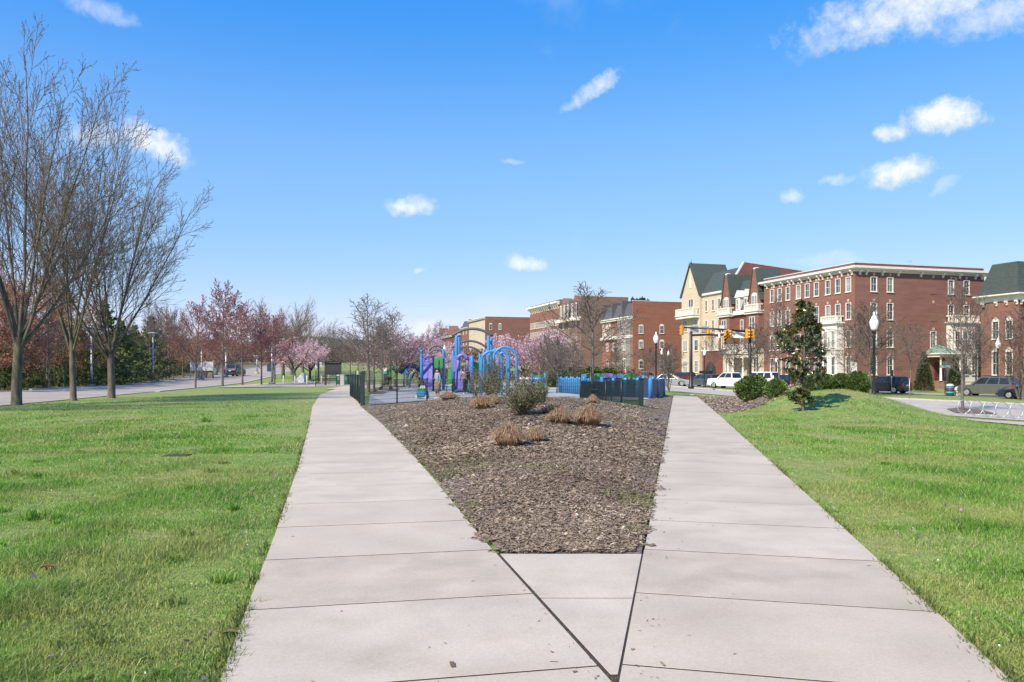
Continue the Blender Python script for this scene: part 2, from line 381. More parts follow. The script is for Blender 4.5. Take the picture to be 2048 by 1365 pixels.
class MB:
    def __init__(s): s.v = []; s.f = []; s.m = []; s.sm = []
    def add(s, vs, fs, mi=0, smooth=False):
        o = len(s.v)
        s.v.extend([tuple(v) for v in vs])
        for f in fs:
            s.f.append([o + i for i in f]); s.m.append(mi); s.sm.append(smooth)
        return s
    def box(s, lo, hi, mi=0, T=None):
        x0, y0, z0 = lo; x1, y1, z1 = hi
        vs = [Vector(p) for p in ((x0, y0, z0), (x1, y0, z0), (x1, y1, z0), (x0, y1, z0), (x0, y0, z1), (x1, y0, z1), (x1, y1, z1), (x0, y1, z1))]
        if T is not None: vs = [T @ v for v in vs]
        return s.add(vs, [(0, 3, 2, 1), (4, 5, 6, 7), (0, 1, 5, 4), (1, 2, 6, 5), (2, 3, 7, 6), (3, 0, 4, 7)], mi)
    def bbox(s, c, d, b=.02, mi=0, T=None):
        """box with chamfered edges: centre, full size"""
        cx, cy, cz = c; hx, hy, hz = d[0] / 2, d[1] / 2, d[2] / 2
        b = min(b, hx * .45, hy * .45, hz * .45)
        bm = bmesh.new(); bmesh.ops.create_cube(bm, size=1)
        for v in bm.verts: v.co = Vector((v.co.x * 2 * hx + cx, v.co.y * 2 * hy + cy, v.co.z * 2 * hz + cz))
        bmesh.ops.bevel(bm, geom=bm.edges[:], offset=b, segments=1, affect='EDGES', profile=.5)
        return s.frombm(bm, mi, T)
    def frombm(s, bm, mi=0, T=None, smooth=False):
        bm.verts.ensure_lookup_table(); bm.verts.index_update()
        vs = [(T @ v.co) if T is not None else v.co.copy() for v in bm.verts]
        fs = [[v.index for v in f.verts] for f in bm.faces]
        bm.free()
        return s.add(vs, fs, mi, smooth)
    def tube(s, pts, r, n=8, mi=0, cap=True, smooth=True):
        pts = [Vector(p) for p in pts]
        rs = r if hasattr(r, '__len__') else [r] * len(pts)
        vs = []; up = None
        for i, p in enumerate(pts):
            t = (pts[min(i + 1, len(pts) - 1)] - pts[max(i - 1, 0)]).normalized()
            if up is None:
                ref = Vector((0, 0, 1)) if abs(t.z) < .9 else Vector((1, 0, 0))
                u = t.cross(ref).normalized()
            else:
                u = (up - t * up.dot(t)).normalized()
            up = u; w = t.cross(u)
            for k in range(n):
                a = 2 * PI * k / n
                vs.append(p + (u * math.cos(a) + w * math.sin(a)) * rs[i])
        fs = []
        for i in range(len(pts) - 1):
            for k in range(n):
                a = i * n + k; b = i * n + (k + 1) % n
                fs.append((a, b, b + n, a + n))
        s.add(vs, fs, mi, smooth)
        if cap:
            o = len(s.v) - len(vs)
            s.f.append([o + k for k in range(n - 1, -1, -1)]); s.m.append(mi); s.sm.append(False)
            s.f.append([o + (len(pts) - 1) * n + k for k in range(n)]); s.m.append(mi); s.sm.append(False)
        return s
    def lathe(s, prof, n=12, mi=0, c=(0, 0, 0), smooth=True, sx=1, sy=1):
        vs = []
        for r, z in prof:
            for k in range(n):
                a = 2 * PI * k / n
                vs.append((c[0] + sx * r * math.cos(a), c[1] + sy * r * math.sin(a), c[2] + z))
        fs = []
        for i in range(len(prof) - 1):
            for k in range(n):
                a = i * n + k; b = i * n + (k + 1) % n
                fs.append((a, b, b + n, a + n))
        fs.append(list(range(n - 1, -1, -1))); fs.append([(len(prof) - 1) * n + k for k in range(n)])
        return s.add(vs, fs, mi, smooth)
    def prism(s, poly, axis, a, b, mi=0):
        """poly in the plane across AXIS (0: y,z  1: x,z  2: x,y), from a to b"""
        def P(p, t): return {0: (t, p[0], p[1]), 1: (p[0], t, p[1]), 2: (p[0], p[1], t)}[axis]
        n = len(poly)
        vs = [P(p, a) for p in poly] + [P(p, b) for p in poly]
        fs = [list(range(n - 1, -1, -1)), list(range(n, 2 * n))] + [(i, (i + 1) % n, n + (i + 1) % n, n + i) for i in range(n)]
        return s.add(vs, fs, mi)
    def ball(s, c, r, mi=0, seg=10, rings=7, sc=(1, 1, 1)):
        prof = [(max(r * math.sin(PI * i / rings), r * .02), -r * math.cos(PI * i / rings) * sc[2]) for i in range(rings + 1)]
        return s.lathe(prof, seg, mi, c, True, sc[0], sc[1])
    def mesh(s, name, mats):
        me = bpy.data.meshes.new(name)
        me.from_pydata(s.v, [], s.f)
        for m in (mats if isinstance(mats, (list, tuple)) else [mats]): me.materials.append(M[m] if isinstance(m, str) else m)
        me.polygons.foreach_set('material_index', s.m)
        me.polygons.foreach_set('use_smooth', s.sm)
        bm = bmesh.new(); bm.from_mesh(me)
        bmesh.ops.recalc_face_normals(bm, faces=bm.faces[:])
        bm.to_mesh(me); bm.free()
        me.update()
        return me
    def build(s, name, mats, parent=None, loc=None, rz=None):
        return link(name, s.mesh(name, mats), parent, loc, rz)
def npmesh(name, V, polys, mats, mi=None, smooth=False, attr=None):
    """fast mesh from arrays; polys: list of (K,n) index arrays; attr: per-vertex 'rnd'"""
    me = bpy.data.meshes.new(name)
    V = np.asarray(V, np.float32)
    me.vertices.add(len(V)); me.vertices.foreach_set('co', V.ravel())
    loops = np.concatenate([p.ravel() for p in polys]).astype(np.int32)
    sizes = np.concatenate([np.full(len(p), p.shape[1], np.int32) for p in polys])
    me.loops.add(len(loops)); me.loops.foreach_set('vertex_index', loops)
    me.polygons.add(len(sizes))
    st = np.concatenate([[0], np.cumsum(sizes)[:-1]]).astype(np.int32)
    me.polygons.foreach_set('loop_start', st)
    for m in (mats if isinstance(mats, (list, tuple)) else [mats]): me.materials.append(M[m] if isinstance(m, str) else m)
    if mi is not None: me.polygons.foreach_set('material_index', np.asarray(mi, np.int32))
    if smooth: me.polygons.foreach_set('use_smooth', np.ones(len(sizes), bool))
    if attr is not None:
        a = me.attributes.new('rnd', 'FLOAT', 'POINT'); a.data.foreach_set('value', np.asarray(attr, np.float32))
    me.update(calc_edges=True)
    return me
def drape(name, poly, off, mt, res=2.0, parent=None, kind='structure', thick=0):
    """a sheet laid over the land inside a plan polygon"""
    P = []
    n = len(poly)
    for i in range(n):
        a = np.array(poly[i]); b = np.array(poly[(i + 1) % n])
        k = max(1, int(np.linalg.norm(b - a) / res))
        for j in range(k): P.append(tuple(a + (b - a) * j / k))
    nb = len(P)
    arr = np.array(P)
    from_x, to_x, from_y, to_y = arr[:, 0].min(), arr[:, 0].max(), arr[:, 1].min(), arr[:, 1].max()
    gx, gy = np.meshgrid(np.arange(from_x + res * .5, to_x, res), np.arange(from_y + res * .5, to_y, res))
    pts = [Vector(p) for p in P] + [Vector((float(x), float(y))) for x, y in zip(gx.ravel(), gy.ravel())]
    edges = [(i, (i + 1) % nb) for i in range(nb)]
    vo, eo, fo, *_ = delaunay_2d_cdt(pts, edges, [list(range(nb))], 1, 1e-4)
    used = sorted({i for f in fo for i in f}); ix = {o: k for k, o in enumerate(used)}
    X = np.array([vo[i][0] for i in used]); Y = np.array([vo[i][1] for i in used])
    Z = H(X, Y) + off
    vs = list(zip(X, Y, Z)); fs = [[ix[i] for i in f] for f in fo]
    mb = MB(); mb.add(vs, fs, 0, True)
    o = mb.build(name, mt, parent)
    if sum(p.normal.z for p in o.data.polygons) < 0: o.data.flip_normals()
    if kind and parent is None: o['kind'] = kind
    return o

# ------------------------------------------------------------------ ground
def make_ground():
    xs = np.concatenate([[-1600, -1000, -600, -400, -300, -220, -170, -130, -100, -80, -65], np.arange(-55, 62, .5), [70, 80, 95, 115, 140, 170, 220, 300, 400, 600, 1000, 1600]])
    ys = np.concatenate([[-300, -150, -80, -40, -20], np.arange(-10, 62, .5), np.arange(62, 150, 2), np.arange(150, 320, 10), [350, 400, 500, 700, 1000, 1600]])
    X, Y = np.meshgrid(xs, ys)
    Z = H(X, Y)
    # a soft unevenness of the turf
    V = np.stack([X, Y, Z], -1).reshape(-1, 3)
    nx, ny = len(xs), len(ys)
    i, j = np.meshgrid(np.arange(nx - 1), np.arange(ny - 1))
    a = (j * nx + i).ravel()
    q = np.stack([a, a + 1, a + nx + 1, a + nx], 1)
    o = link('ground', npmesh('ground', V, [q], 'lawn', smooth=True))
    o['kind'] = 'structure'
make_ground()

# road on the left, rising away
rl = lambda y: -21.6 - .172 * (y - 33)
road_poly = [(rl(y), y) for y in range(-12, 260, 8)] + [(rl(y) - 10.6 - .012 * max(0, y - 60), y) for y in range(252, -13, -8)]
drape('road', road_poly, .03, 'asphalt', 3.0)
drape('verge', [(x - .02, y) for x, y in [(rl(y) - 10.65 - .012 * max(0, y - 60), y) for y in range(-12, 260, 8)]] + [(rl(y) - 60, y) for y in range(252, -13, -8)], .02, 'leaf_litter', 4.0)
def strip_solid(name, line, w, ht, mt, off=0.0):
    """a kerb: solid strip along a plan line, draped"""
    mb = MB(); vs = []; n = len(line)
    for i, (x, y) in enumerate(line):
        a = Vector(line[max(0, i - 1)]); b = Vector(line[min(n - 1, i + 1)])
        t = (b - a).normalized(); nn = Vector((-t.y, t.x)) * (w / 2)
        z = h(x, y) + off
        for sx_, zz in ((1, -.15), (1, ht), (-1, ht), (-1, -.15)):
            vs.append((x + nn.x * sx_, y + nn.y * sx_, z + zz))
    fs = []
    for i in range(n - 1):
        for k in range(4): fs.append((i * 4 + k, i * 4 + (k + 1) % 4, i * 4 + 4 + (k + 1) % 4, i * 4 + 4 + k))
    fs += [(0, 1, 2, 3), tuple((n - 1) * 4 + k for k in (3, 2, 1, 0))]
    mb.add(vs, fs)
    o = mb.build(name, mt); o['kind'] = 'structure'
    return o
strip_solid('kerb', [(rl(y) + .12, y) for y in np.arange(58, 130, 3.0)], .5, .07, 'kerb')
strip_solid('kerb', [(rl(y) - 10.7 - .012 * max(0, y - 60), y) for y in np.arange(62, 250, 4.0)], .22, .12, 'kerb')

# the street on the right: carriageway, median with kerb, parking lane, pavement by the houses
E1 = Vector((.958, .285)); E1 = E1.normalized(); E2 = Vector((-E1.y, E1.x))
C0 = Vector((42.0, 98.0))
TH = math.atan2(E1.y, E1.x)
def BP(a, b): p = C0 + E1 * a + E2 * b; return (p.x, p.y)      # plan point in the building row's frame
near_edge = [(45, -8), (34, 18), (25.2, 39), (20.5, 49), (16.4, 58), (11.5, 66), (2, 74), (-6, 80)]
far_edge = [(63, -3), (52, 24), (45, 40), (36.5, 57.5), (29, 71), (22.6, 84.5), (14, 97), (2, 108)]
drape('street', near_edge + far_edge[::-1], .03, 'asphalt_b', 2.0)
strip_solid('kerb', [tuple(Vector(far_edge[k]).lerp(Vector(far_edge[k + 1]), t)) for k in range(len(far_edge) - 2) for t in (0, .25, .5, .75)], .25, .13, 'kerb')
ld = Vector((-24, 33)).normalized(); ln_ = Vector((-ld.y, ld.x)); lc = Vector((48.4, 68.6))
lane = [tuple(lc + ld * t + ln_ * 1.5) for t in range(-40, 121, 8)] + [tuple(lc + ld * t - ln_ * 4.5) for t in range(120, -41, -8)]
drape('parking_lane', lane, .035, 'asphalt', 3.0)
drape('pavement', [BP(-3.2, b) for b in (-60, -20, 20, 80, 200)] + [BP(-5.2, b) for b in (200, 80, 20, -20, -60)], .03, 'concrete_b', 3.0)
drape('pavement', [(22.2, 41.2), (20.0, 38.6), (32, 14.2), (34, 16)], .05, 'concrete', 1.2)
drape('mulch_pit', [(G(px, py).x, G(px, py).y) for px, py in ((1893, 820), (1912, 828), (1960, 829), (1995, 831), (1965, 822), (1920, 817))], .065, 'mulch', .6)

# dry strip and path beyond the playground
drape('path', [(-48, 196), (30, 180), (30, 186), (-48, 203)], .05, 'concrete', 6.0)
plaza = [(-15.5, 66), (-16.2, 76), (-27.4, 73.5), (-27.8, 79), (-29, 92), (-24, 100), (-12, 92), (-9, 84), (-10.8, 66)]
drape('plaza', plaza, .035, 'concrete', 2.0)
drape('playground_surface', [(-6.3, 35.2), (-4.2, 40.3), (-1.9, 44.2), (3.5, 40.7), (3.9, 37.4), (7.3, 43.0), (11.8, 62), (6, 90), (-13, 92), (-11.3, 70), (-8.9, 50)], .035, 'rubber', 1.5)
for pts in (((700 + 42, 783), (775, 786), (766, 790), (735, 790)), ((752, 777), (800, 779), (793, 783), (748, 782)), ((765, 772), (812, 773), (806, 776), (764, 776))):
    drape('mulch_pit', [(G(a, b).x, G(a, b).y) for a, b in pts], .055, 'mulch', .8)

# mulch beds
bed = [(xLR(y) + .02, y) for y in np.arange(6.5, 35.1, 1.5)] + [(-6.0, 35.0), (-4.0, 39.7), (-1.9, 43.6), (3.3, 40.3), (3.75, 36.6), (4.95, 30.3), (7.2, 43.0), (9.3, 49.5)] + [(xRL(y) - .02, y) for y in np.arange(49, 6.4, -1.5)] + [(float(xRL(6.5)) - .02, 6.48), (float(xLR(6.5)) + .02, 6.48)]
drape('mulch_bed', bed, .025, 'mulch', .4)
bed2 = [(xRR(y) + .02, y) for y in np.arange(29.5, 50, 1.5)] + [(15.0, 54), (19, 47), (19.5, 40), (18, 36.4), (15.5, 34.6), (12.8, 33.6), (10.8, 32.2), (9.4, 30.4)]
drape('mulch_bed', bed2, .025, 'mulch', .5)

# ------------------------------------------------------------------ footpaths, slab by slab
rs = random.Random(3)
def slab_mesh(q, gap=.009, th=.06, b=.004, lift=.036):
    """one concrete slab from four plan corners, edges rounded over"""
    c = sum((Vector(p) for p in q), Vector((0, 0))) / len(q)
    P = []
    n = len(q)
    for i in range(n):
        p0 = Vector(q[i - 1]); p1 = Vector(q[i]); p2 = Vector(q[(i + 1) % n])
        d1 = (p1 - p0).normalized(); d2 = (p2 - p1).normalized()
        n1 = Vector((-d1.y, d1.x)); n2 = Vector((-d2.y, d2.x))
        k = (n1 + n2); k = k / max(.3, (1 + n1.dot(n2)))
        P.append((p1, k))
    area = sum(q[i - 1][0] * q[i][1] - q[i][0] * q[i - 1][1] for i in range(n))
    sg = 1 if area > 0 else -1
    vs = []
    for inset, dz in ((gap, -th), (gap, -b), (gap + b * .4, -b * .3), (gap + b, 0)):
        for p, k in P:
            w = p + k * sg * inset
            vs.append((w.x - c.x, w.y - c.y, h(w.x, w.y) + lift + dz))
    fs = [tuple(range(n - 1, -1, -1)), tuple(range(3 * n, 4 * n))]
    for L_ in range(3):
        for i in range(n): fs.append((L_ * n + i, L_ * n + (i + 1) % n, L_ * n + n + (i + 1) % n, L_ * n + n + i))
    return c, vs, fs
def footpath(name, ed_l, ed_r, y0, y1, slant):
    ys = np.arange(y0 - 3, y1 + 3, 1.0)
    poly = [(float(ed_l(y)) + .01, y) for y in ys] + [(float(ed_r(y)) - .01, y) for y in ys[::-1]]
    root = drape(name, poly, .026, 'joint', 1.5)
    y = y0; k = 0
    while y < y1:
        ya, yb = y, y + 1.30
        q = [(float(ed_l(ya - slant)), ya - slant), (float(ed_r(ya + slant)), ya + slant), (float(ed_r(yb + slant)), yb + slant), (float(ed_l(yb - slant)), yb - slant)]
        gap = .007 if k % 4 else .011
        c, vs, fs = slab_mesh(q, gap=gap)
        mb = MB(); mb.add(vs, fs[1:2] + fs[10:]); mb.add(vs, fs[:1] + fs[2:10], 1)
        o = mb.build('slab', [rs.choice(['concrete', 'concrete', 'concrete_b', 'concrete_c']), 'joint'], root, (c.x, c.y, 0))
        y = yb; k += 1
    return root
footpath('path', xLL, lambda y: xLR(y) - .02, -4.0, 68.0, .19)
footpath('path', lambda y: xRL(y) - .006, xRR, -4.0, 50.5, -.21)
wedge = [((.497, 3.86), (-.03, 6.42), (1.03, 6.47))]
root = drape('path', [(.50, 3.72), (1.14, 6.475), (-.15, 6.445)], .029, 'joint', .5)
def wl(y): return float(xLR(y)) - .012
def wr(y): return float(xRL(y)) - .003
for a, b in ((5.18, 6.44), (3.868, 5.18)):
    c, vs, fs = slab_mesh([(wl(a), a), (wr(a), a), (wr(b), b), (wl(b), b)], gap=.006)
    mb = MB(); mb.add(vs, fs[1:2] + fs[10:]); mb.add(vs, fs[:1] + fs[2:10], 1); mb.build('slab', ['concrete_c', 'joint'], root, (c.x, c.y, 0))

# ------------------------------------------------------------------ grass, chips and weeds underfoot
def blades(P, ht, wd, rng, lean=.5, segs=2):
    """curved grass blades: P (n,3) roots, heights, widths"""
    n = len(P)
    a = rng.uniform(0, 2 * PI, n); ln = rng.uniform(.1, 1, n) * lean
    d = np.stack([np.cos(a), np.sin(a), np.zeros(n)], 1)
    b = rng.uniform(0, 2 * PI, n)
    w = np.stack([np.cos(b), np.sin(b), np.zeros(n)], 1) * (wd * .5)[:, None]
    up = np.array([0, 0, 1.0])
    m = P + d * (ht * ln * .35)[:, None] + up * (ht * .62)[:, None]
    t = P + d * (ht * ln)[:, None] + up * (ht * (1 - .25 * ln))[:, None]
    if segs == 2:
        V = np.stack([P - w, P + w, m + w * .7, m - w * .7, t], 1).reshape(-1, 3)
        i = np.arange(n)[:, None] * 5
        return V, [i + np.array([0, 1, 2, 3]), i + np.array([3, 2, 4])], 5
    V = np.stack([P - w, P + w, t], 1).reshape(-1, 3)
    i = np.arange(n)[:, None] * 3
    return V, [i + np.array([0, 1, 2])], 3
def patch_noise(x, y, s, seed):
    r = np.random.default_rng(seed); v = np.zeros_like(x)
    for k in range(14):
        a = r.uniform(0, 2 * PI); f = s * r.uniform(.5, 2.4)
        v += np.sin(x * f * math.cos(a) + y * f * math.sin(a) + r.uniform(0, 6.3))
    return v / 14 ** .5
def lawn_mask(x, y):
    left = (x < xLL(y) - .0 + .03 * patch_noise(x, y, 9, 4)) & (x > rl(y) + .3)
    right = (x > xRR(y) + .0 + .03 * patch_noise(x, y, 9, 5)) & ~((y > 29) & (x < 20) & (y > 29.3 + (x - 9) * .52) & (y < 56))
    return left | right
def make_grass():
    rng = np.random.default_rng(11)
    Vs = []; Ps = []; At = []; off = 0
    for (n, ya, yb, hm, wm, segs) in ((330000, 3.2, 8.0, .050, .0064, 2), (230000, 7.6, 15, .050, .011, 1), (240000, 14.5, 46, .050, .023, 1)):
        u = rng.uniform(0, 1, n)
        y = 1 / (1 / ya + (1 / yb - 1 / ya) * u)
        x = rng.uniform(-.70, .70, n) * y
        k = lawn_mask(x, y); x = x[k]; y = y[k]
        tuft = patch_noise(x, y, 2.6, 1); big = patch_noise(x, y, .7, 2)
        far_path = np.minimum(np.abs(x - xLL(y)), np.abs(x - xRR(y)))
        ht = hm * (1 + .40 * np.clip(tuft, -1, 2) + .28 * np.clip(big, -1, 1.5) + .22 * np.clip(patch_noise(x, y, 7.5, 3), -1, 2)) * rng.uniform(.55, 1.45, len(x)) * (.55 + .45 * ss(0, 1.4, far_path))
        left_wild = ss(-2.0, -3.2, x) * ss(9.5, 4.5, y)
        ht = ht * (1 + .75 * left_wild)
        ht = np.maximum(ht, .018)
        z = H(x, y)
        V, P, c = blades(np.stack([x, y, z - .004], 1), ht, wm * rng.uniform(.6, 1.3, len(x)), rng, 1.05, segs)
        rnd = np.clip(.36 - .16 * tuft - .08 * big + rng.normal(0, .20, len(x)), 0, .86)
        dry = rng.uniform(0, 1, len(x)) < (.10 + .16 * ss(1.4, .2, far_path))
        rnd = np.where(dry, rng.uniform(.82, 1, len(x)), rnd)
        Vs.append(V); Ps += [p + off for p in P]; At.append(np.repeat(rnd, c)); off += len(V)
    # taller tufts standing out of the turf
    nt_ = 200; yy = 1 / (1 / 3.3 + (1 / 16 - 1 / 3.3) * rng.uniform(0, 1, nt_)); xx = rng.uniform(-.66, .66, nt_) * yy
    k = lawn_mask(xx, yy) & lawn_mask(xx + .15, yy) & lawn_mask(xx - .15, yy) & ((xx < 0) | (rng.uniform(0, 1, nt_) < .45)); xx = xx[k]; yy = yy[k]
    m = 70; cx = np.repeat(xx, m) + rng.normal(0, .035, len(xx) * m) * (1 + .05 * np.repeat(yy, m)); cy = np.repeat(yy, m) + rng.normal(0, .035, len(xx) * m)
    sz = np.repeat(rng.uniform(.6, 1.5, len(xx)), m)
    V, P, c = blades(np.stack([cx, cy, H(cx, cy)], 1), .085 * sz * rng.uniform(.6, 1.25, len(cx)), .0075 * (1 + .06 * cy), rng, 1.15, 2)
    Vs.append(V); Ps += [p + off for p in P]; At.append(np.repeat(np.clip(np.repeat(rng.uniform(0, .5, len(xx)), m) + rng.normal(0, .1, len(cx)), 0, .8), c)); off += len(V)
    o = link('grass', npmesh('grass', np.concatenate(Vs), Ps, 'blade', attr=np.concatenate(At)))
    props(o, 'spring lawn grass on both sides of the two footpaths', 'grass', kind='stuff')
make_grass()
def in_bed(x, y):
    j = .07 * patch_noise(x, y, 14, 44)
    a = (x > xLR(y) - .02 + j) & (x < xRL(y) + .01 - j) & (y > 6.50 + .6 * j) & ((y < 33) | (x > 4.95 + (y - 30.3) * .19) )
    return a
def flat_chips(x, y, z, size, rng, lift=.03):
    n = len(x)
    a = rng.uniform(0, 2 * PI, n); tl = rng.normal(0, .22, n); tw = rng.normal(0, .28, n)
    d = np.stack([np.cos(a) * np.cos(tl), np.sin(a) * np.cos(tl), np.sin(tl)], 1) * (size * .5)[:, None]
    w = np.stack([-np.sin(a) * np.cos(tw), np.cos(a) * np.cos(tw), np.sin(tw)], 1) * (size * rng.uniform(.12, .3, n))[:, None]
    P = np.stack([x, y, z + lift + rng.uniform(0, .018, n)], 1)
    V = np.stack([P - d - w * .6, P + d * .9 - w, P + d + w * .7, P - d * .8 + w], 1).reshape(-1, 3)
    return V, np.arange(n)[:, None] * 4 + np.arange(4)
def make_chips():
    rng = np.random.default_rng(21)
    Vs = []; Ps = []; At = []; off = 0
    for n, ya, yb, sz in ((300000, 6.42, 13, .022), (210000, 12.5, 48, .037)):
        y = 1 / (1 / ya + (1 / yb - 1 / ya) * rng.uniform(0, 1, n)); x = rng.uniform(-.24, .27, n) * y
        k = in_bed(x, y); x = x[k]; y = y[k]
        edge = np.minimum(x - xLR(y), xRL(y) - x)
        keep = rng.uniform(0, 1, len(x)) < .30 + .78 * ss(.0, .9, edge + .3 * patch_noise(x, y, 1.6, 8))
        x = x[keep]; y = y[keep]
        V, P = flat_chips(x, y, H(x, y), sz * rng.lognormal(0, .45, len(x)), rng)
        Vs.append(V); Ps.append(P + off); At.append(np.repeat(np.clip(rng.beta(1.7, 2.2, len(x)) + .1 * patch_noise(x, y, .9, 9), 0, 1), 4)); off += len(V)
    n = 30000
    x = rng.uniform(7, 20, n); y = rng.uniform(29, 54, n)
    k = (x > xRR(y)) & (y > 29.6 + (x - 9) * .52) & (x < 19); x = x[k]; y = y[k]
    V, P = flat_chips(x, y, H(x, y), .075 * rng.lognormal(0, .4, len(x)), rng)
    Vs.append(V); Ps.append(P + off); At.append(np.repeat(np.clip(rng.beta(2, 2, len(x)) + .12, 0, 1), 4)); off += len(V)
    # bits spilled on the slabs
    n = 260; y = 1 / (1 / 3.6 + (1 / 22 - 1 / 3.6) * rng.uniform(0, 1, n)); s = rng.uniform(0, 1, n) < .5; q_ = rng.exponential(.12, n) + .03; far_ = rng.uniform(0, 1, n) < .25
    x = np.where(s, np.where(far_, rng.uniform(0, 1, n) * (xLR(y) - xLL(y)) + xLL(y), xLR(y) - q_), np.where(far_, rng.uniform(0, 1, n) * (xRR(y) - xRL(y)) + xRL(y), xRL(y) + q_))
    V, P = flat_chips(x, y, H(x, y), .016 * rng.lognormal(0, .5, n), rng, lift=.030)
    Vs.append(V); Ps.append(P + off); At.append(np.repeat(rng.uniform(0, .45, n), 4)); off += len(V)
    o = link('wood_chips', npmesh('wood_chips', np.concatenate(Vs), Ps, 'chip', attr=np.concatenate(At)))
    props(o, 'brown wood chips covering the planting beds', 'wood chips', kind='stuff')
make_chips()
def make_weeds():
    rng = np.random.default_rng(31)
    n = 60000
    y = 1 / (1 / 6.5 + (1 / 33 - 1 / 6.5) * rng.uniform(0, 1, n)); x = rng.uniform(-.27, .27, n) * y
    k = in_bed(x, y); x = x[k]; y = y[k]
    el_ = x - xLR(y); er = xRL(y) - x
    p = patch_noise(x, y, 1.5, 12) + .55 * patch_noise(x, y, 4.5, 13)
    keep = (p > .80 - 1.0 * ss(1.6, .2, el_) * ss(7, 14, y) - .55 * ss(1.2, .1, er) * ss(7, 12, y) - .75 * ss(13, 24, y)) & (rng.uniform(0, 1, len(x)) < .8)
    x = x[keep]; y = y[keep]
    V1, P1, c = blades(np.stack([x, y, H(x, y) + .02], 1), rng.uniform(.02, .065, len(x)), .012 + .0009 * y, rng, 1.1, 1)
    # weeds in the open joints of the path and along the path edges
    t = rng.uniform(0, 1, 420); t = np.where(rng.uniform(0, 1, 420) < .2, t, np.array([0., .02, .55, .58, 1.0])[rng.integers(0, 5, 420)] + rng.normal(0, .012, 420))
    t = np.clip(t, 0, 1)
    yy = 3.8 + 2.65 * t; xx = np.interp(yy, [3.8, 6.45], [.50, -.075]) + rng.normal(0, .018, 420)
    V2, P2, _ = blades(np.stack([xx, yy, H(xx, yy) + .012], 1), rng.uniform(.010, .035, 420), np.full(420, .011), rng, 1.2, 1)
    n = 5000
    yy = 1 / (1 / 3.3 + (1 / 24 - 1 / 3.3) * rng.uniform(0, 1, n)); s = rng.uniform(0, 1, n) < .5
    xx = np.where(s, xLL(yy) + rng.normal(0, .03, n), xRR(yy) + rng.normal(0, .03, n))
    kk = patch_noise(xx, yy, 3.5, 14) > -.1; xx = xx[kk]; yy = yy[kk]
    V3, P3, _ = blades(np.stack([xx, yy, H(xx, yy) + .005], 1), rng.uniform(.03, .09, len(xx)), np.full(len(xx), .011) + .0008 * yy, rng, 1.0, 1)
    V = np.concatenate([V1, V2, V3])
    Ps = [P1[0], P2[0] + len(V1), P3[0] + len(V1) + len(V2)]
    o = link('weeds', npmesh('weeds', V, Ps, 'weed', attr=np.repeat(rng.uniform(0, 1, len(V) // 3), 3)))
    props(o, 'small green weeds in the mulch and the path joints', 'weeds', kind='stuff')
make_weeds()
def make_flowers():
    rng = np.random.default_rng(61)
    for n, mt, sz, lab, seed in ((26, 'violet', .026, 'tiny violet flowers scattered in the lawn', 1), (24, 'white', .012, 'tiny white clover flowers scattered in the lawn', 2)):
        y = 1 / (1 / 3.4 + (1 / 24 - 1 / 3.4) * rng.uniform(0, 1, n * 3)); x = rng.uniform(-.6, .62, n * 3) * y
        k = lawn_mask(x, y); x = x[k][:n]; y = y[k][:n]
        V, P = leaf_quads(np.stack([x, y, H(x, y) + .055], 1), np.full(len(x), sz) * (1 + .04 * y), rng, aspect=1.0)
        o = link('wildflowers', npmesh('wildflowers', V, [P], mt)); props(o, lab, 'flowers', kind='stuff')
M['violet'] = mat('violet', (.36, .20, .42), .7, .2, 9)

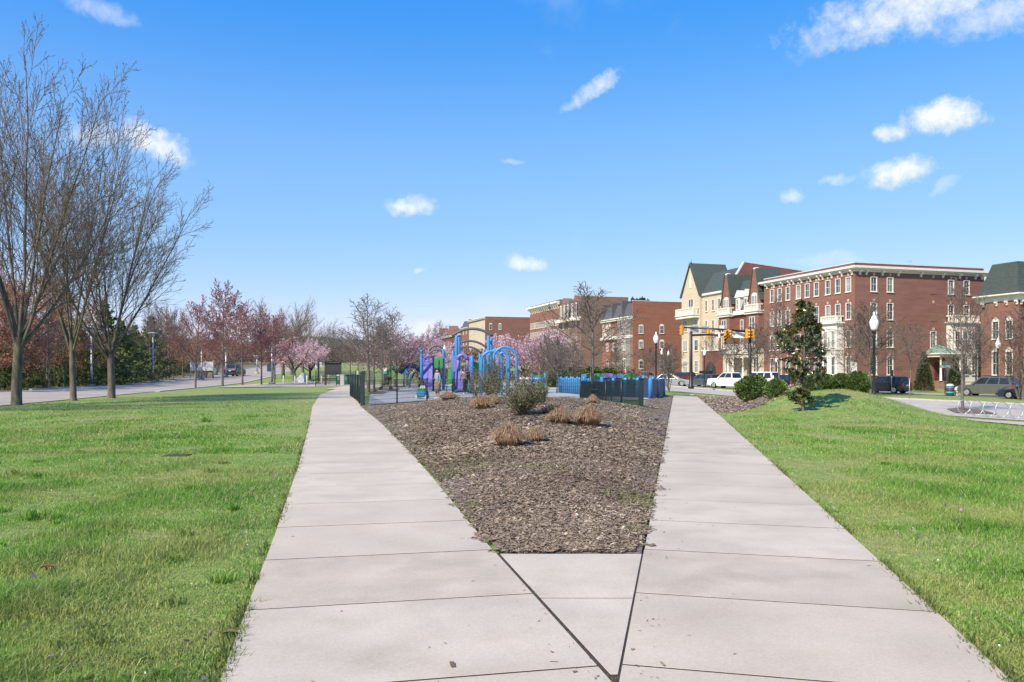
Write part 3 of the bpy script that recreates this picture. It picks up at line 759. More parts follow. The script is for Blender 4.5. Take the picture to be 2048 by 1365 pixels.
# ------------------------------------------------------------------ tree kit
def nrm(v):
    l = math.sqrt(v[0] * v[0] + v[1] * v[1] + v[2] * v[2]) or 1
    return (v[0] / l, v[1] / l, v[2] / l)
def side_dir(d, ang, az_):
    ref = (0, 0, 1) if abs(d[2]) < .95 else (1, 0, 0)
    u = nrm((d[1] * ref[2] - d[2] * ref[1], d[2] * ref[0] - d[0] * ref[2], d[0] * ref[1] - d[1] * ref[0]))
    w = (d[1] * u[2] - d[2] * u[1], d[2] * u[0] - d[0] * u[2], d[0] * u[1] - d[1] * u[0])
    ca, sa = math.cos(ang), math.sin(ang); c, s = math.cos(az_), math.sin(az_)
    return nrm(tuple(d[k] * ca + (u[k] * c + w[k] * s) * sa for k in range(3)))
def grow(seed, levels, base=(0, 0, 0), dirn=(0, 0, 1)):
    """levels: dicts n, len, r, ang(lo,hi), start, up, wob, pts, taper, shape. Returns the branches of every level."""
    rg = random.Random(seed); g = rg.gauss
    out = [[] for _ in levels]
    def go(p, d, ln, r, lev):
        S = levels[lev]; n = S['pts']; pts = [p]; ds = [d]
        for i in range(n - 1):
            w = S['wob']
            d = nrm((d[0] + g(0, w), d[1] + g(0, w), d[2] + g(0, w) + S['up']))
            p = (p[0] + d[0] * ln / (n - 1), p[1] + d[1] * ln / (n - 1), p[2] + d[2] * ln / (n - 1))
            pts.append(p); ds.append(d)
        tp = S.get('taper', .25)
        out[lev].append((pts, [max(r * (1 - (1 - tp) * i / (n - 1)), S.get('rmin', .003)) for i in range(n)]))
        if lev + 1 < len(levels):
            T = levels[lev + 1]; m = T['n']; az0 = rg.uniform(0, 6.28)
            if lev: m = max(2, int(round(m * min(1.3, .35 + ln / (S['ref'] if 'ref' in S else ln)))))
            for c in range(m):
                f = T['start'] + (T.get('end', 1.0) - T['start']) * (c + rg.random()) / m
                x = f * (n - 1); i = min(int(x), n - 2); q = x - i
                pp = tuple(pts[i][k] * (1 - q) + pts[i + 1][k] * q for k in range(3))
                a = R(rg.uniform(*T['ang']))
                if 'ang_low' in T: a = R(T['ang_low'] + (T['ang_top'] - T['ang_low']) * (f - T['start']) / (1 - T['start']) + g(0, 6))
                sh = T['shape'](f) if 'shape' in T else 1 - .45 * f
                L_ = ln * T['len'] * sh * rg.uniform(.75, 1.2)
                rr = r * (1 - (1 - tp) * f)
                go(pp, side_dir(ds[i + 1], a, az0 + 2.4 * c + rg.uniform(-.5, .5)), L_, max(min(rr * T['r'], rr * .9), T.get('rmin', .003)), lev + 1)
    go(base, nrm(dirn), levels[0]['len'], levels[0]['r'], 0)
    return out
def tubes(branches, sides):
    """all branches to one tube mesh, vectorised by point count"""
    by = {}
    for pts, r in branches: by.setdefault(len(pts), []).append((pts, r))
    Vs = []; Ps = []; off = 0
    for n, bs in by.items():
        P = np.array([b[0] for b in bs]); r = np.array([b[1] for b in bs])
        B = len(bs)
        t = np.gradient(P, axis=1); t /= np.linalg.norm(t, axis=2, keepdims=True) + 1e-9
        main = P[:, -1] - P[:, 0]; main /= np.linalg.norm(main, axis=1, keepdims=True) + 1e-9
        ref = np.where((np.abs(main[:, 2]) < .9)[:, None], np.array([0, 0, 1.0]), np.array([1.0, 0, 0]))[:, None, :]
        u = np.cross(t, np.broadcast_to(ref, t.shape)); u /= np.linalg.norm(u, axis=2, keepdims=True) + 1e-9
        w = np.cross(t, u)
        a = 2 * PI * np.arange(sides) / sides
        V = P[:, :, None, :] + (u[:, :, None, :] * np.cos(a)[None, None, :, None] + w[:, :, None, :] * np.sin(a)[None, None, :, None]) * r[:, :, None, None]
        Vs.append(V.reshape(-1, 3))
        i, k, b = np.meshgrid(np.arange(n - 1), np.arange(sides), np.arange(B), indexing='ij')
        base = b * n * sides + i * sides; k2 = (k + 1) % sides
        Ps.append(np.stack([base + k, base + k2, base + sides + k2, base + sides + k], -1).reshape(-1, 4) + off)
        off += B * n * sides
    return np.concatenate(Vs), np.concatenate(Ps)
def leaf_quads(P, size, rng, flat=0.0, aspect=.6, dirs=None):
    n = len(P)
    d = rng.normal(0, 1, (n, 3)) if dirs is None else dirs + rng.normal(0, .45, (n, 3))
    d[:, 2] *= (1 - flat); d /= np.linalg.norm(d, axis=1, keepdims=True) + 1e-9
    e = rng.normal(0, 1, (n, 3)); e -= d * (e * d).sum(1, keepdims=True); e /= np.linalg.norm(e, axis=1, keepdims=True) + 1e-9
    d = d * (size * .5)[:, None]; e = e * (size * .5 * aspect)[:, None]
    V = np.stack([P - d, P + e, P + d, P - e], 1).reshape(-1, 3)
    return V, np.arange(n)[:, None] * 4 + np.arange(4)
def along(branches, per, rng, lo=.15, jit=.0):
    """points spread along branches"""
    out = []; dr = []
    by = {}
    for pts, r in branches: by.setdefault(len(pts), []).append(pts)
    for n, bs in by.items():
        P = np.array(bs); B = len(bs)
        f = rng.uniform(lo, 1, (B, per)) * (n - 1); i = np.minimum(f.astype(int), n - 2); q = (f - i)[..., None]
        bi = np.arange(B)[:, None]
        a = P[bi, i]; b = P[bi, i + 1]
        out.append((a * (1 - q) + b * q).reshape(-1, 3)); dd = (b - a); dd /= np.linalg.norm(dd, axis=2, keepdims=True) + 1e-9
        dr.append(dd.reshape(-1, 3))
    out = np.concatenate(out)
    if jit: out = out + rng.normal(0, jit, out.shape)
    return out, np.concatenate(dr)
def tree_meshes(key, seed, levels, n_trunk, bark, twig, leaf=None, per=4, lsize=.06, lvl=None, jit=.03, aspect=.7, sides=(9, 6, 4, 3, 3), flare=.0, keep=1.0):
    out = grow(seed, levels)
    rng = np.random.default_rng(seed)
    Vs = []; Ps = []; off = 0
    for k in range(n_trunk):
        b = out[k]
        if k == 0 and flare:
            pts, r = b[0]; r = list(r); r[0] *= 1 + flare; b = [(pts, r)]
            p0, p1 = pts[0], pts[1]
            mid = tuple(p0[i] + (p1[i] - p0[i]) * .22 for i in range(3))
            b = [([p0, mid] + pts[1:], [r[0], r[1] * 1.06] + r[1:])]
        V, P = tubes(b, sides[k]); Vs.append(V); Ps.append(P + off); off += len(V)
    tm = npmesh(key + '_trunk', np.concatenate(Vs), Ps, bark, smooth=True)
    Vs = []; Ps = []; mi = []; off = 0; at = []
    for k in range(n_trunk, len(out)):
        V, P = tubes(out[k], sides[k]); Vs.append(V); Ps.append(P + off); off += len(V); mi += [0] * len(P); at.append(np.zeros(len(V)))
    mats = [twig]
    if leaf:
        src = []
        for k in (lvl or [len(out) - 1]): src += out[k]
        pts, dirs = along(src, per, rng, .2, jit)
        if keep < 1: s = rng.uniform(0, 1, len(pts)) < keep; pts = pts[s]; dirs = dirs[s]
        V, P = leaf_quads(pts, lsize * rng.uniform(.6, 1.35, len(pts)), rng, aspect=aspect)
        Vs.append(V); Ps.append(P + off); mi += [1] * len(P); at.append(np.repeat(rng.uniform(0, 1, len(pts)), 4)); mats.append(leaf)
    cm = npmesh(key + '_crown', np.concatenate(Vs), Ps, mats, mi=mi, attr=np.concatenate(at))
    aV = np.concatenate(Vs); TH_[key] = float(np.percentile(aV[:, 2], 99.9)); TW_[key] = float(np.percentile(np.hypot(aV[:, 0], aV[:, 1]), 96))
    return tm, cm
TREES = {}; TH_ = {}; TW_ = {}
def tree(key, loc, rz, sc, name, label, cat='tree', group=None, sink=.05):
    tm, cm = TREES[key]
    t = thing(name, label, cat, (loc[0], loc[1], loc[2] - sink), rz, group)
    t.scale = sc if hasattr(sc, '__len__') else (sc, sc, sc)
    link('trunk', tm, t); link('crown', cm, t)
    return t
# vase-shaped street elms with bursting buds
def elm_levels(n1=7, ln=11.5):
    return [dict(len=3.2, r=.27, up=.02, wob=.015, pts=6, taper=.80),
            dict(n=n1, len=ln / 3.2, r=.42, ang=(9, 40), start=.70, up=.034, wob=.045, pts=9, taper=.16, shape=lambda f: 1.0, ref=ln),
            dict(n=11, len=.44, r=.48, ang=(18, 40), start=.14, up=.03, wob=.05, pts=6, taper=.25, rmin=.014, shape=lambda f: 1.15 - .75 * f, ref=ln * .36),
            dict(n=8, len=.44, r=.55, ang=(18, 42), start=.12, up=.03, wob=.06, pts=4, taper=.4, rmin=.010, shape=lambda f: 1.1 - .6 * f, ref=1.7),
            dict(n=4, len=.55, r=.6, ang=(18, 42), start=.15, up=.04, wob=.06, pts=3, taper=.5, rmin=.0075, shape=lambda f: 1 - .4 * f)]
TREES['elm'] = tree_meshes('elm', 3, elm_levels(9), 2, 'bark', 'twig', 'bud', per=3, lsize=.065, lvl=[3, 4], jit=.012, aspect=.55, sides=(12, 7, 4, 3, 3), flare=.45)
TREES['elm_b'] = tree_meshes('elm_b', 8, elm_levels(8), 2, 'bark', 'twig', 'bud', per=3, lsize=.065, lvl=[3, 4], jit=.012, aspect=.55, sides=(12, 7, 4, 3, 3), flare=.45)
TREES['elm_far'] = tree_meshes('elm_far', 5, [dict(len=2.6, r=.26, up=.02, wob=.015, pts=4, taper=.8), dict(n=9, len=3.6, r=.45, ang=(12, 42), start=.7, up=.05, wob=.05, pts=6, taper=.2, shape=lambda f: 1.0, ref=9.4),
            dict(n=11, len=.42, r=.45, ang=(14, 32), start=.15, up=.05, wob=.05, pts=4, rmin=.018, shape=lambda f: 1.1 - .6 * f, ref=3.2), dict(n=8, len=.5, r=.6, ang=(14, 34), start=.1, up=.05, wob=.06, pts=3, rmin=.014)], 2, 'bark', 'twig', None, sides=(8, 5, 3, 3))
# young red-budded maples with an upright leader
def maple_levels():
    return [dict(len=9.0, r=.13, up=.05, wob=.02, pts=12, taper=.12),
            dict(n=24, len=.60, r=.42, ang=(35, 50), ang_low=58, ang_top=24, start=.24, up=.04, wob=.05, pts=6, taper=.25, rmin=.012, shape=lambda f: 1.05 - .72 * f, ref=2.8),
            dict(n=10, len=.42, r=.5, ang=(25, 45), start=.15, up=.05, wob=.06, pts=4, rmin=.015, shape=lambda f: 1 - .45 * f, ref=1.5),
            dict(n=5, len=.48, r=.6, ang=(25, 45), start=.1, up=.06, wob=.06, pts=3, rmin=.013)]
TREES['maple'] = tree_meshes('maple', 4, maple_levels(), 2, 'bark_grey', 'twig_red', 'red_bud', per=3, lsize=.115, lvl=[2, 3], jit=.02, aspect=.7, sides=(8, 4, 3, 3))
TREES['maple_b'] = tree_meshes('maple_b', 14, maple_levels(), 2, 'bark_grey', 'twig_red', 'red_bud', per=3, lsize=.115, lvl=[2, 3], jit=.02, aspect=.7, sides=(8, 4, 3, 3))
# bare street trees with a leader
def bare_levels(L_=6.4, r=.085, dens=1.0, tw=1.0):
    return [dict(len=L_, r=r, up=.05, wob=.03, pts=11, taper=.12),
            dict(n=int(22 * dens), len=.50, r=.45, ang=(40, 60), ang_low=62, ang_top=26, start=.27, up=.045, wob=.055, pts=6, taper=.25, rmin=.015 * tw, shape=lambda f: min(1, .5 + (f - .27) * 3.2) * (1.12 - .85 * f), ref=2.0),
            dict(n=9, len=.45, r=.5, ang=(30, 55), start=.15, up=.035, wob=.06, pts=4, rmin=.011 * tw, shape=lambda f: 1 - .45 * f, ref=.9),
            dict(n=5, len=.5, r=.6, ang=(30, 55), start=.1, up=.03, wob=.06, pts=3, rmin=.009 * tw)]
TREES['bare'] = tree_meshes('bare', 6, bare_levels(), 2, 'bark_grey', 'twig_grey', None, sides=(8, 4, 3, 3))
TREES['bare_b'] = tree_meshes('bare_b', 16, bare_levels(), 2, 'bark_grey', 'twig_grey', None, sides=(8, 4, 3, 3))
TREES['bare_dense'] = tree_meshes('bare_dense', 26, bare_levels(6.4, .09, 1.5, 1.25), 2, 'bark_grey', 'twig_grey', None, sides=(8, 4, 3, 3))
# cherries: short trunk, spreading limbs, blossom on every twig
def cherry_levels():
    return [dict(len=1.3, r=.15, up=.0, wob=.03, pts=4, taper=.85),
            dict(n=7, len=2.6, r=.55, ang=(28, 58), start=.75, up=.02, wob=.06, pts=7, taper=.2, shape=lambda f: 1.0, ref=3.4),
            dict(n=11, len=.48, r=.5, ang=(25, 50), start=.2, up=.03, wob=.07, pts=5, rmin=.012, shape=lambda f: 1.1 - .6 * f, ref=1.5),
            dict(n=7, len=.45, r=.6, ang=(25, 50), start=.1, up=.04, wob=.07, pts=3, rmin=.009)]
TREES['cherry'] = tree_meshes('cherry', 9, cherry_levels(), 2, 'bark', 'twig_red', 'petal', per=9, lsize=.11, lvl=[2, 3], jit=.055, aspect=.8, sides=(8, 5, 3, 3))
TREES['cherry_thin'] = tree_meshes('cherry_thin', 19, cherry_levels(), 2, 'bark', 'twig_red', 'petal_dim', per=4, lsize=.10, lvl=[2, 3], jit=.05, aspect=.8, sides=(8, 5, 3, 3))
# oaks that kept last year's russet leaves
def oak_levels():
    return [dict(len=11, r=.15, up=.04, wob=.02, pts=9, taper=.2),
            dict(n=26, len=.34, r=.4, ang=(45, 75), ang_low=85, ang_top=35, start=.22, up=.02, wob=.06, pts=5, rmin=.02, shape=lambda f: 1.1 - .7 * f, ref=3.0),
            dict(n=9, len=.42, r=.5, ang=(30, 55), start=.15, up=.01, wob=.07, pts=3, rmin=.012)]
TREES['oak'] = tree_meshes('oak', 12, oak_levels(), 1, 'bark_grey', 'twig', 'oak_leaf', per=24, lsize=.21, lvl=[2], jit=.17, aspect=.6, sides=(8, 4, 3), keep=.8)
TREES['oak_b'] = tree_meshes('oak_b', 22, oak_levels(), 1, 'bark_grey', 'twig', 'oak_leaf', per=20, lsize=.21, lvl=[2], jit=.17, aspect=.6, sides=(8, 4, 3), keep=.6)
TREES['oak_thin'] = tree_meshes('oak_thin', 32, oak_levels(), 1, 'bark_grey', 'twig_red', 'oak_leaf', per=7, lsize=.18, lvl=[2], jit=.14, aspect=.6, sides=(7, 4, 3), keep=.6)
def spruce_levels(ln=9):
    return [dict(len=ln, r=.13, up=.05, wob=.01, pts=8, taper=.08),
            dict(n=74, len=.34, r=.25, ang=(70, 90), ang_low=98, ang_top=48, start=.05, up=.025, wob=.05, pts=5, rmin=.015, shape=lambda f: 1.06 - .98 * f, ref=2.3),
            dict(n=9, len=.32, r=.5, ang=(35, 60), start=.15, up=.0, wob=.06, pts=3, rmin=.01)]
TREES['spruce'] = tree_meshes('spruce', 13, spruce_levels(), 1, 'bark', 'twig', 'needle', per=15, lsize=.24, lvl=[1, 2], jit=.07, aspect=.40, sides=(7, 3, 3))
TREES['spruce_b'] = tree_meshes('spruce_b', 23, spruce_levels(), 1, 'bark', 'twig', 'needle', per=15, lsize=.24, lvl=[1, 2], jit=.07, aspect=.40, sides=(7, 3, 3))
def leafy(key, seed, n, prof, mt, lsize, stems=5, bark='bark', aspect=.5, inner=.45, hgt=1.0, lump=.25, updir=.3):
    """a shrub: stems and a shell of leaves around a lumpy outline. prof: radius at relative height"""
    rng = np.random.default_rng(seed)
    mb = MB(); rg = random.Random(seed)
    for k in range(stems):
        a = rg.uniform(0, 6.28); r_ = prof(.5) * rg.uniform(.2, .75)
        mb.tube([(0.04 * math.cos(a), .04 * math.sin(a), -.05), (r_ * .5 * math.cos(a), r_ * .5 * math.sin(a), hgt * .4), (r_ * math.cos(a), r_ * math.sin(a), hgt * rg.uniform(.65, .92))], [.018 * hgt + .006, .012 * hgt + .004, .005], 5)
    tm = mb.mesh(key + '_stem', bark)
    a = rng.uniform(0, 2 * PI, n); z = rng.beta(1.15, 1.05, n)
    b = 1 + lump * (np.sin(a * 3 + z * 5 + seed) * .5 + np.sin(a * 5 - z * 11 + seed * 2) * .5)
    q = inner + (1 - inner) * np.sqrt(rng.uniform(0, 1, n))
    r_ = np.array([prof(t) for t in z]) * b * q
    P = np.stack([r_ * np.cos(a), r_ * np.sin(a), z * hgt * (1 + .06 * np.sin(a * 4))], 1)
    D = np.stack([np.cos(a), np.sin(a), np.full(n, updir)], 1)
    V, Q = leaf_quads(P, lsize * rng.uniform(.6, 1.3, n), rng, aspect=aspect, dirs=D)
    cm = npmesh(key + '_leaves', V, [Q], mt, attr=np.repeat(rng.uniform(0, 1, n), 4))
    return tm, cm
TREES['laurel'] = leafy('laurel', 41, 5200, lambda t: .80 * math.sqrt(max(0, 1 - (2 * t - .9) ** 2 / 1.25)), 'laurel', .135, 9, hgt=1.15, aspect=.42, updir=.7)
TREES['laurel_b'] = leafy('laurel_b', 43, 5200, lambda t: .85 * math.sqrt(max(0, 1 - (2 * t - .8) ** 2 / 1.45)), 'laurel', .135, 9, hgt=1.05, aspect=.42, updir=.7)
TREES['cone'] = leafy('cone', 45, 7000, lambda t: 1.15 * (1 - t) ** .7 + .05, 'conifer_dark', .22, 3, hgt=4.6, aspect=.4, lump=.12)
make_flowers()
TREES['hedge'] = leafy('hedge', 47, 5200, lambda t: 1.0 * math.sqrt(max(0, 1 - (2 * t - .8) ** 2 / 1.5)), 'hedge', .16, 6, hgt=1.2, aspect=.6)

# ------------------------------------------------------------------ buildings on the right
def kx(px): return (px - 1024) / F
def aR(px, b=0.0):
    o = C0 + E2 * b; k = kx(px)
    return (k * o.y - o.x) / (E1.x - k * E1.y)
def bL(px, a=0.0):
    o = C0 + E1 * a; k = kx(px)
    return (k * o.y - o.x) / (E2.x - k * E2.y)
def zAt(py, a, b):
    Y = (C0 + E1 * a + E2 * b).y
    return CH + (HY - py) * Y / F
def bld(name, label, a0, b0, z0=None):
    x, y = BP(a0, b0)
    z = (h(x, y) - .3) if z0 is None else z0
    return thing(name, label, 'building', (x, y, 0), TH), (a0, b0), z
def wall(mb, plane, c, s0, s1, z0, z1, ops=(), mi=0, dep=.16):
    def P(s, z, d=0): return (s, c + d, z) if plane == 'R' else (c + d, s, z)
    S = sorted({s0, s1} | {o[0] + e * o[3] / 2 for o in ops for e in (-1, 1)})
    Z = sorted({z0, z1} | {o[1] for o in ops} | {o[2] for o in ops})
    S = [s for s in S if s0 - 1e-6 <= s <= s1 + 1e-6]; Z = [z for z in Z if z0 - 1e-6 <= z <= z1 + 1e-6]
    for i in range(len(S) - 1):
        for j in range(len(Z) - 1):
            sc_, zc = (S[i] + S[i + 1]) / 2, (Z[j] + Z[j + 1]) / 2
            if any(abs(sc_ - o[0]) < o[3] / 2 and o[1] < zc < o[2] for o in ops): continue
            mb.add([P(S[i], Z[j]), P(S[i + 1], Z[j]), P(S[i + 1], Z[j + 1]), P(S[i], Z[j + 1])], [(0, 1, 2, 3)], mi)
    for o in ops:
        l, r, b, t = o[0] - o[3] / 2, o[0] + o[3] / 2, o[1], o[2]
        q = [(l, b), (r, b), (r, t), (l, t)]
        for k in range(4):
            (sa, za), (sb, zb) = q[k], q[(k + 1) % 4]
            mb.add([P(sa, za), P(sb, zb), P(sb, zb, dep), P(sa, za, dep)], [(0, 1, 2, 3)], mi)
WIN = {}
def win_mesh(w, hh, style, cut, bars):
    key = (round(w, 2), round(hh, 2), style, cut, bars)
    if key in WIN: return WIN[key]
    w, hh = key[0], key[1]
    fr = MB(); pn = MB()
    y0, y1, yp = (-.05, .10, .07) if cut else (-.08, .0, -.03)
    t = .085 if w > .7 else .065
    fr.box((-w / 2, y0, 0), (-w / 2 + t, y1, hh)); fr.box((w / 2 - t, y0, 0), (w / 2, y1, hh))
    fr.box((-w / 2 + t, y0, hh - t), (w / 2 - t, y1, hh)); fr.box((-w / 2 + t, y0, 0), (w / 2 - t, y1, t * .8))
    fr.box((-w / 2 - .06, y0 - .06, -.09), (w / 2 + .06, y0 + .03, -.002))
    iw = w - 2 * t
    yb = yp - .035
    if style != 'fixed': fr.box((-iw / 2, yb, hh * .5 - .022), (iw / 2, yb + .03, hh * .5 + .022))
    if bars == 1: fr.box((-.010, yb + .004, t), (.010, yb + .034, hh - t))
    if bars == 2:
        fr.box((-.06, yb - .02, t), (.06, yb + .034, hh - t))
    if style == 'arch':
        n = 9; ah = min(.38, w * .34)
        pts = [(-w / 2, hh)] + [(-w / 2 * math.cos(PI * i / n), hh + ah * math.sin(PI * i / n)) for i in range(1, n)] + [(w / 2, hh)]
        fr.prism([(p[0], p[1]) for p in pts], 1, y0, y1)
    pn.box((-iw / 2, yp, t * .7), (iw / 2, yp + .02, hh - t * .9))
    WIN[key] = (fr.mesh('window', 'white'), {g: pn.mesh('pane', g) for g in ('glass_dark', 'glass_blind')})
    return WIN[key]
rw = random.Random(77)
KEYM = None
def window(parent, plane, c, s, zb, zt, w, style='sash', cut=False, bars=1, key=False, blind=.4):
    global KEYM
    fm, pm = win_mesh(w, zt - zb, style, cut, bars)
    loc = (s, c, zb) if plane == 'R' else (c, s, zb)
    o = link('window', fm, parent, loc, 0 if plane == 'R' else -PI / 2)
    link('pane', pm['glass_blind' if rw.random() < blind else 'glass_dark'], o)
    if key:
        if KEYM is None:
            k = MB(); k.prism([(-.10, 0), (.10, 0), (.17, .34), (-.17, .34)], 1, -.06, .0); KEYM = k.mesh('keystone', 'key')
        d = (0, -.004, 0)
        link('keystone', KEYM, parent, (s, c - .003, zt + .1) if plane == 'R' else (c - .003, s, zt + .1), 0 if plane == 'R' else -PI / 2)
    return o
def balustrade(parent, plane, c, s0, s1, z0, hh, dep, mt='trim'):
    """stone balustrade around a balcony that stands DEP out of the wall"""
    mb = MB()
    def bx(sa, sb, da, db, za, zb):
        if plane == 'R': mb.box((sa, c - db, za), (sb, c - da, zb))
        else: mb.box((c - db, sa, za), (c - da, sb, zb))
    bx(s0 - .08, s1 + .08, dep - .16, dep + .06, z0 + hh - .16, z0 + hh)
    bx(s0 - .04, s1 + .04, dep - .14, dep + .04, z0, z0 + .12)
    for s in (s0, s1):
        bx(s - .08, s + .08, 0, dep - .16, z0 + hh - .16, z0 + hh)
        bx(s - .13, s + .13, dep - .2, dep + .055, z0 + .001, z0 + hh - .001)
    n = max(3, int((s1 - s0) / .34))
    for i in range(1, n):
        s = s0 + (s1 - s0) * i / n
        bx(s - .065, s + .065, dep - .12, dep + .02, z0 + .12, z0 + hh - .16)
    for s in (s0, s1):
        for i in range(1, max(2, int(dep / .34))):
            d = dep * i / max(2, int(dep / .34)); bx(s - .05, s + .05, d - .06, d + .06, z0 + .0, z0 + hh - .16)
    return mb.build('balustrade', mt, parent)
BRK = {}
def brackets(parent, plane, c, ss_, zt, hh=.62, dep=.42, mt='trim'):
    k = (hh, dep, mt)
    if k not in BRK:
        mb = MB(); mb.prism([(0, 0), (-dep, 0), (-dep, -.16), (-dep * .55, -hh * .55), (-dep * .35, -hh * .6), (-dep * .3, -hh), (0, -hh)], 0, -.11, .11)
        BRK[k] = mb.mesh('bracket', mt)
    for s in ss_:
        link('bracket', BRK[k], parent, (s, c, zt) if plane == 'R' else (c, s, zt), 0 if plane == 'R' else -PI / 2)

# --- the four-storey corner building
T, (A0, B0), zg = bld('brick_building', 'four storey red brick corner building with white bracketed cornice and copper porch', 0, 0)
BW, BD = aR(1968), bL(1528)
ztop = zAt(525.6, 2.6, 0); zc1 = zAt(533.6, 2.6, 0); zc0 = zAt(544.5, 2.6, 0)
rows = [(zAt(584.7, 5.2, 0), zAt(555.0, 5.2, 0)), (zAt(640, 5.2, 0), zAt(606.4, 5.2, 0)), (zAt(695, 5.2, 0), zAt(661.4, 5.2, 0)), (zAt(750, 5.2, 0), zAt(713, 5.2, 0))]
ww = .98
opsR = []; opsL = []
plR = [(p, r) for r in range(4) for p in (1747.5, 1780)] + [(1902, 0), (1933, 0), (1902, 1), (1933, 1), (1866.5, 2)]
for p, r in plR: opsR.append((aR(p), *rows[r], ww))
plL = [1544.5, 1559.5, 1576, 1597, 1614.5, 1633, 1656, 1676, 1697]
for i, p in enumerate(plL):
    for r in range(4):
        if r >= 2 and p in (1656, 1676): continue
        opsL.append((bL(p), *rows[r], ww))
mb = MB()
wall(mb, 'R', 0, 0, BW, zg, zc0, opsR); wall(mb, 'L', 0, 0, BD, zg, zc0, opsL)
wall(mb, 'R', BD, 0, BW, zg, zc0); mb.add([(BW, 0, zg), (BW, BD, zg), (BW, BD, zc0), (BW, 0, zc0)], [(0, 1, 2, 3)])
mb.box((-.03, -.03, zg), (BW + .03, BD + .03, rows[3][0] - .65))
# blind window recess with its sill line
ab = aR(1866.5)
for r in (0, 1):
    mb.box((ab - .5, -.035, rows[r][0] - .1), (ab + .5, .0, rows[r][0]))
mb.build('wall', 'brick', T)
mb = MB()
mb.box((-.02, -.02, zc0), (BW + .02, BD + .02, zc0 + .22))
mb.box((-.35, -.35, zc0 + .22), (BW + .35, BD + .35, zc0 + .40))
mb.box((-.62, -.62, zc0 + .40), (BW + .62, BD + .62, zc0 + .62)); mb.box((-.55, -.55, zc0 + .62), (BW + .55, BD + .55, zc1))
mb.build('cornice', 'trim', T)
mb = MB()
mb.box((.02, .02, zc1), (BW - .02, BD - .02, ztop - .12)); mb.build('parapet', 'parapet', T)
mb = MB(); mb.box((-.05, -.05, ztop - .12), (BW + .05, BD + .05, ztop)); mb.build('coping', 'pale_grey', T)
mb = MB(); mb.tube([(BW * .55, 3, ztop), (BW * .55, 3, ztop + 1.1)], .04, 5); mb.box((BW * .55 - .3, 2.97, ztop + .8), (BW * .55 + .3, 3.03, ztop + .86)); mb.build('aerial', 'galv', T)
for (s, b, t, w) in opsR: window(T, 'R', 0, s, b, t, w, cut=True, key=True)
for (s, b, t, w) in opsL: window(T, 'L', 0, s, b, t, w, cut=True, key=True)
for r in (0, 1): link('keystone', KEYM, T, (ab, -.003, rows[r][1] + .1))
brackets(T, 'R', -.02, [aR(p) for p in (1719, 1732, 1764, 1796, 1841, 1885, 1919, 1950, 1963)], zc0 + .22)
brackets(T, 'L', -.02, [bL(p) for p in (1705, 1685, 1664.5, 1646.5, 1638.5, 1622, 1604, 1588, 1580.5, 1566, 1549, 1535)], zc0 + .22)
def bay(T, plane, s0, s1, dep, zgr, ztp, wins, balz, wz):
    mb = MB()
    def bx(sa, sb, da, db, za, zb, mi=0):
        if plane == 'R': mb.box((sa, -db, za), (sb, -da, zb), mi)
        else: mb.box((-db, sa, za), (-da, sb, zb), mi)
    bx(s0, s1, 0, dep, zgr, ztp - .32); bx(s0 - .14, s1 + .14, 0, dep + .14, ztp - .32, ztp - .18); bx(s0 - .28, s1 + .28, 0, dep + .28, ztp - .18, ztp)
    bx(s0 - .05, s1 + .05, 0, dep + .05, wz[1][0] - .9, wz[1][0] - .75)
    bx(s0 - .05, s1 + .05, 0, dep + .05, wz[0][0] - .35, wz[0][0] - .2)
    o = mb.build('bay', 'white', T)
    for s, w in wins:
        for zb, zt in wz: window(T, plane, -dep, s, zb, zt, w, cut=False, bars=1, blind=.2)
    balustrade(T, plane, 0, s0 + .05, s1 - .05, ztp, balz - ztp, dep + .1)
b0, b1 = bL(1688.5), bL(1656)
bay(T, 'L', b0 + .1, b1 - .1, 1.0, zg, zAt(645.5, 0, 3), [(b0 + .75, .72), (b1 - .85, .72)], zAt(632.5, 0, 3), (rows[2], rows[3]))
a0, a1 = aR(1892.5), aR(1943)
bay(T, 'R', a0, a1, 1.0, zg, zAt(645, 16, 0), [(a0 + .75, .85), (a0 + 1.95, .85), (a1 - .65, .85)], zAt(632, 16, 0), (rows[2], rows[3]))
# entrance porch with columns and copper roof
pa, pw, pd = aR(1875.5), 1.75, 2.3
zp0 = zAt(762, pa, -1); zpe = zAt(712, pa, -2)
mb = MB(); mb.bbox((pa, -pd / 2, zpe), (pw * 2 + .5, pd, .34), .03); mb.bbox((pa, -pd / 2 - .02, zpe + .24), (pw * 2 + .9, pd + .4, .16), .03); mb.build('entablature', 'trim', T)
mb = MB()
n = 10; zr = zpe + .32; top = zpe + 1.45
ring = [(pa + (pw + .4) * math.cos(PI + PI * i / n), -.05 + (pd + .15) * math.sin(PI + PI * i / n) if 0 < i < n else -.02) for i in range(n + 1)]
vs = [(x, y, zr) for x, y in ring] + [(pa + (x - pa) * .45, y * .5, zr + .72) for x, y in ring] + [(pa, -.1, top)]
fs = [(i, i + 1, n + 2 + i, n + 1 + i) for i in range(n)] + [(n + 1 + i, n + 2 + i, 2 * n + 2) for i in range(n)]
mb.add(vs, fs)
for i in range(n + 1): mb.tube([vs[i], vs[n + 1 + i], vs[2 * n + 2]], .035, 4)
mb.build('porch_roof', 'copper', T)
for sx_ in (-1, 1):
    for yy in (-pd + .3,):
        mb = MB(); mb.lathe([(.19, 0), (.19, .1), (.14, .14), (.115, zpe - .17 - zp0 - .16), (.16, zpe - .17 - zp0 - .1), (.18, zpe - .17 - zp0)], 12, 0, (pa + sx_ * (pw - .25), yy, zp0)); mb.build('column', 'white', T)
mb = MB()
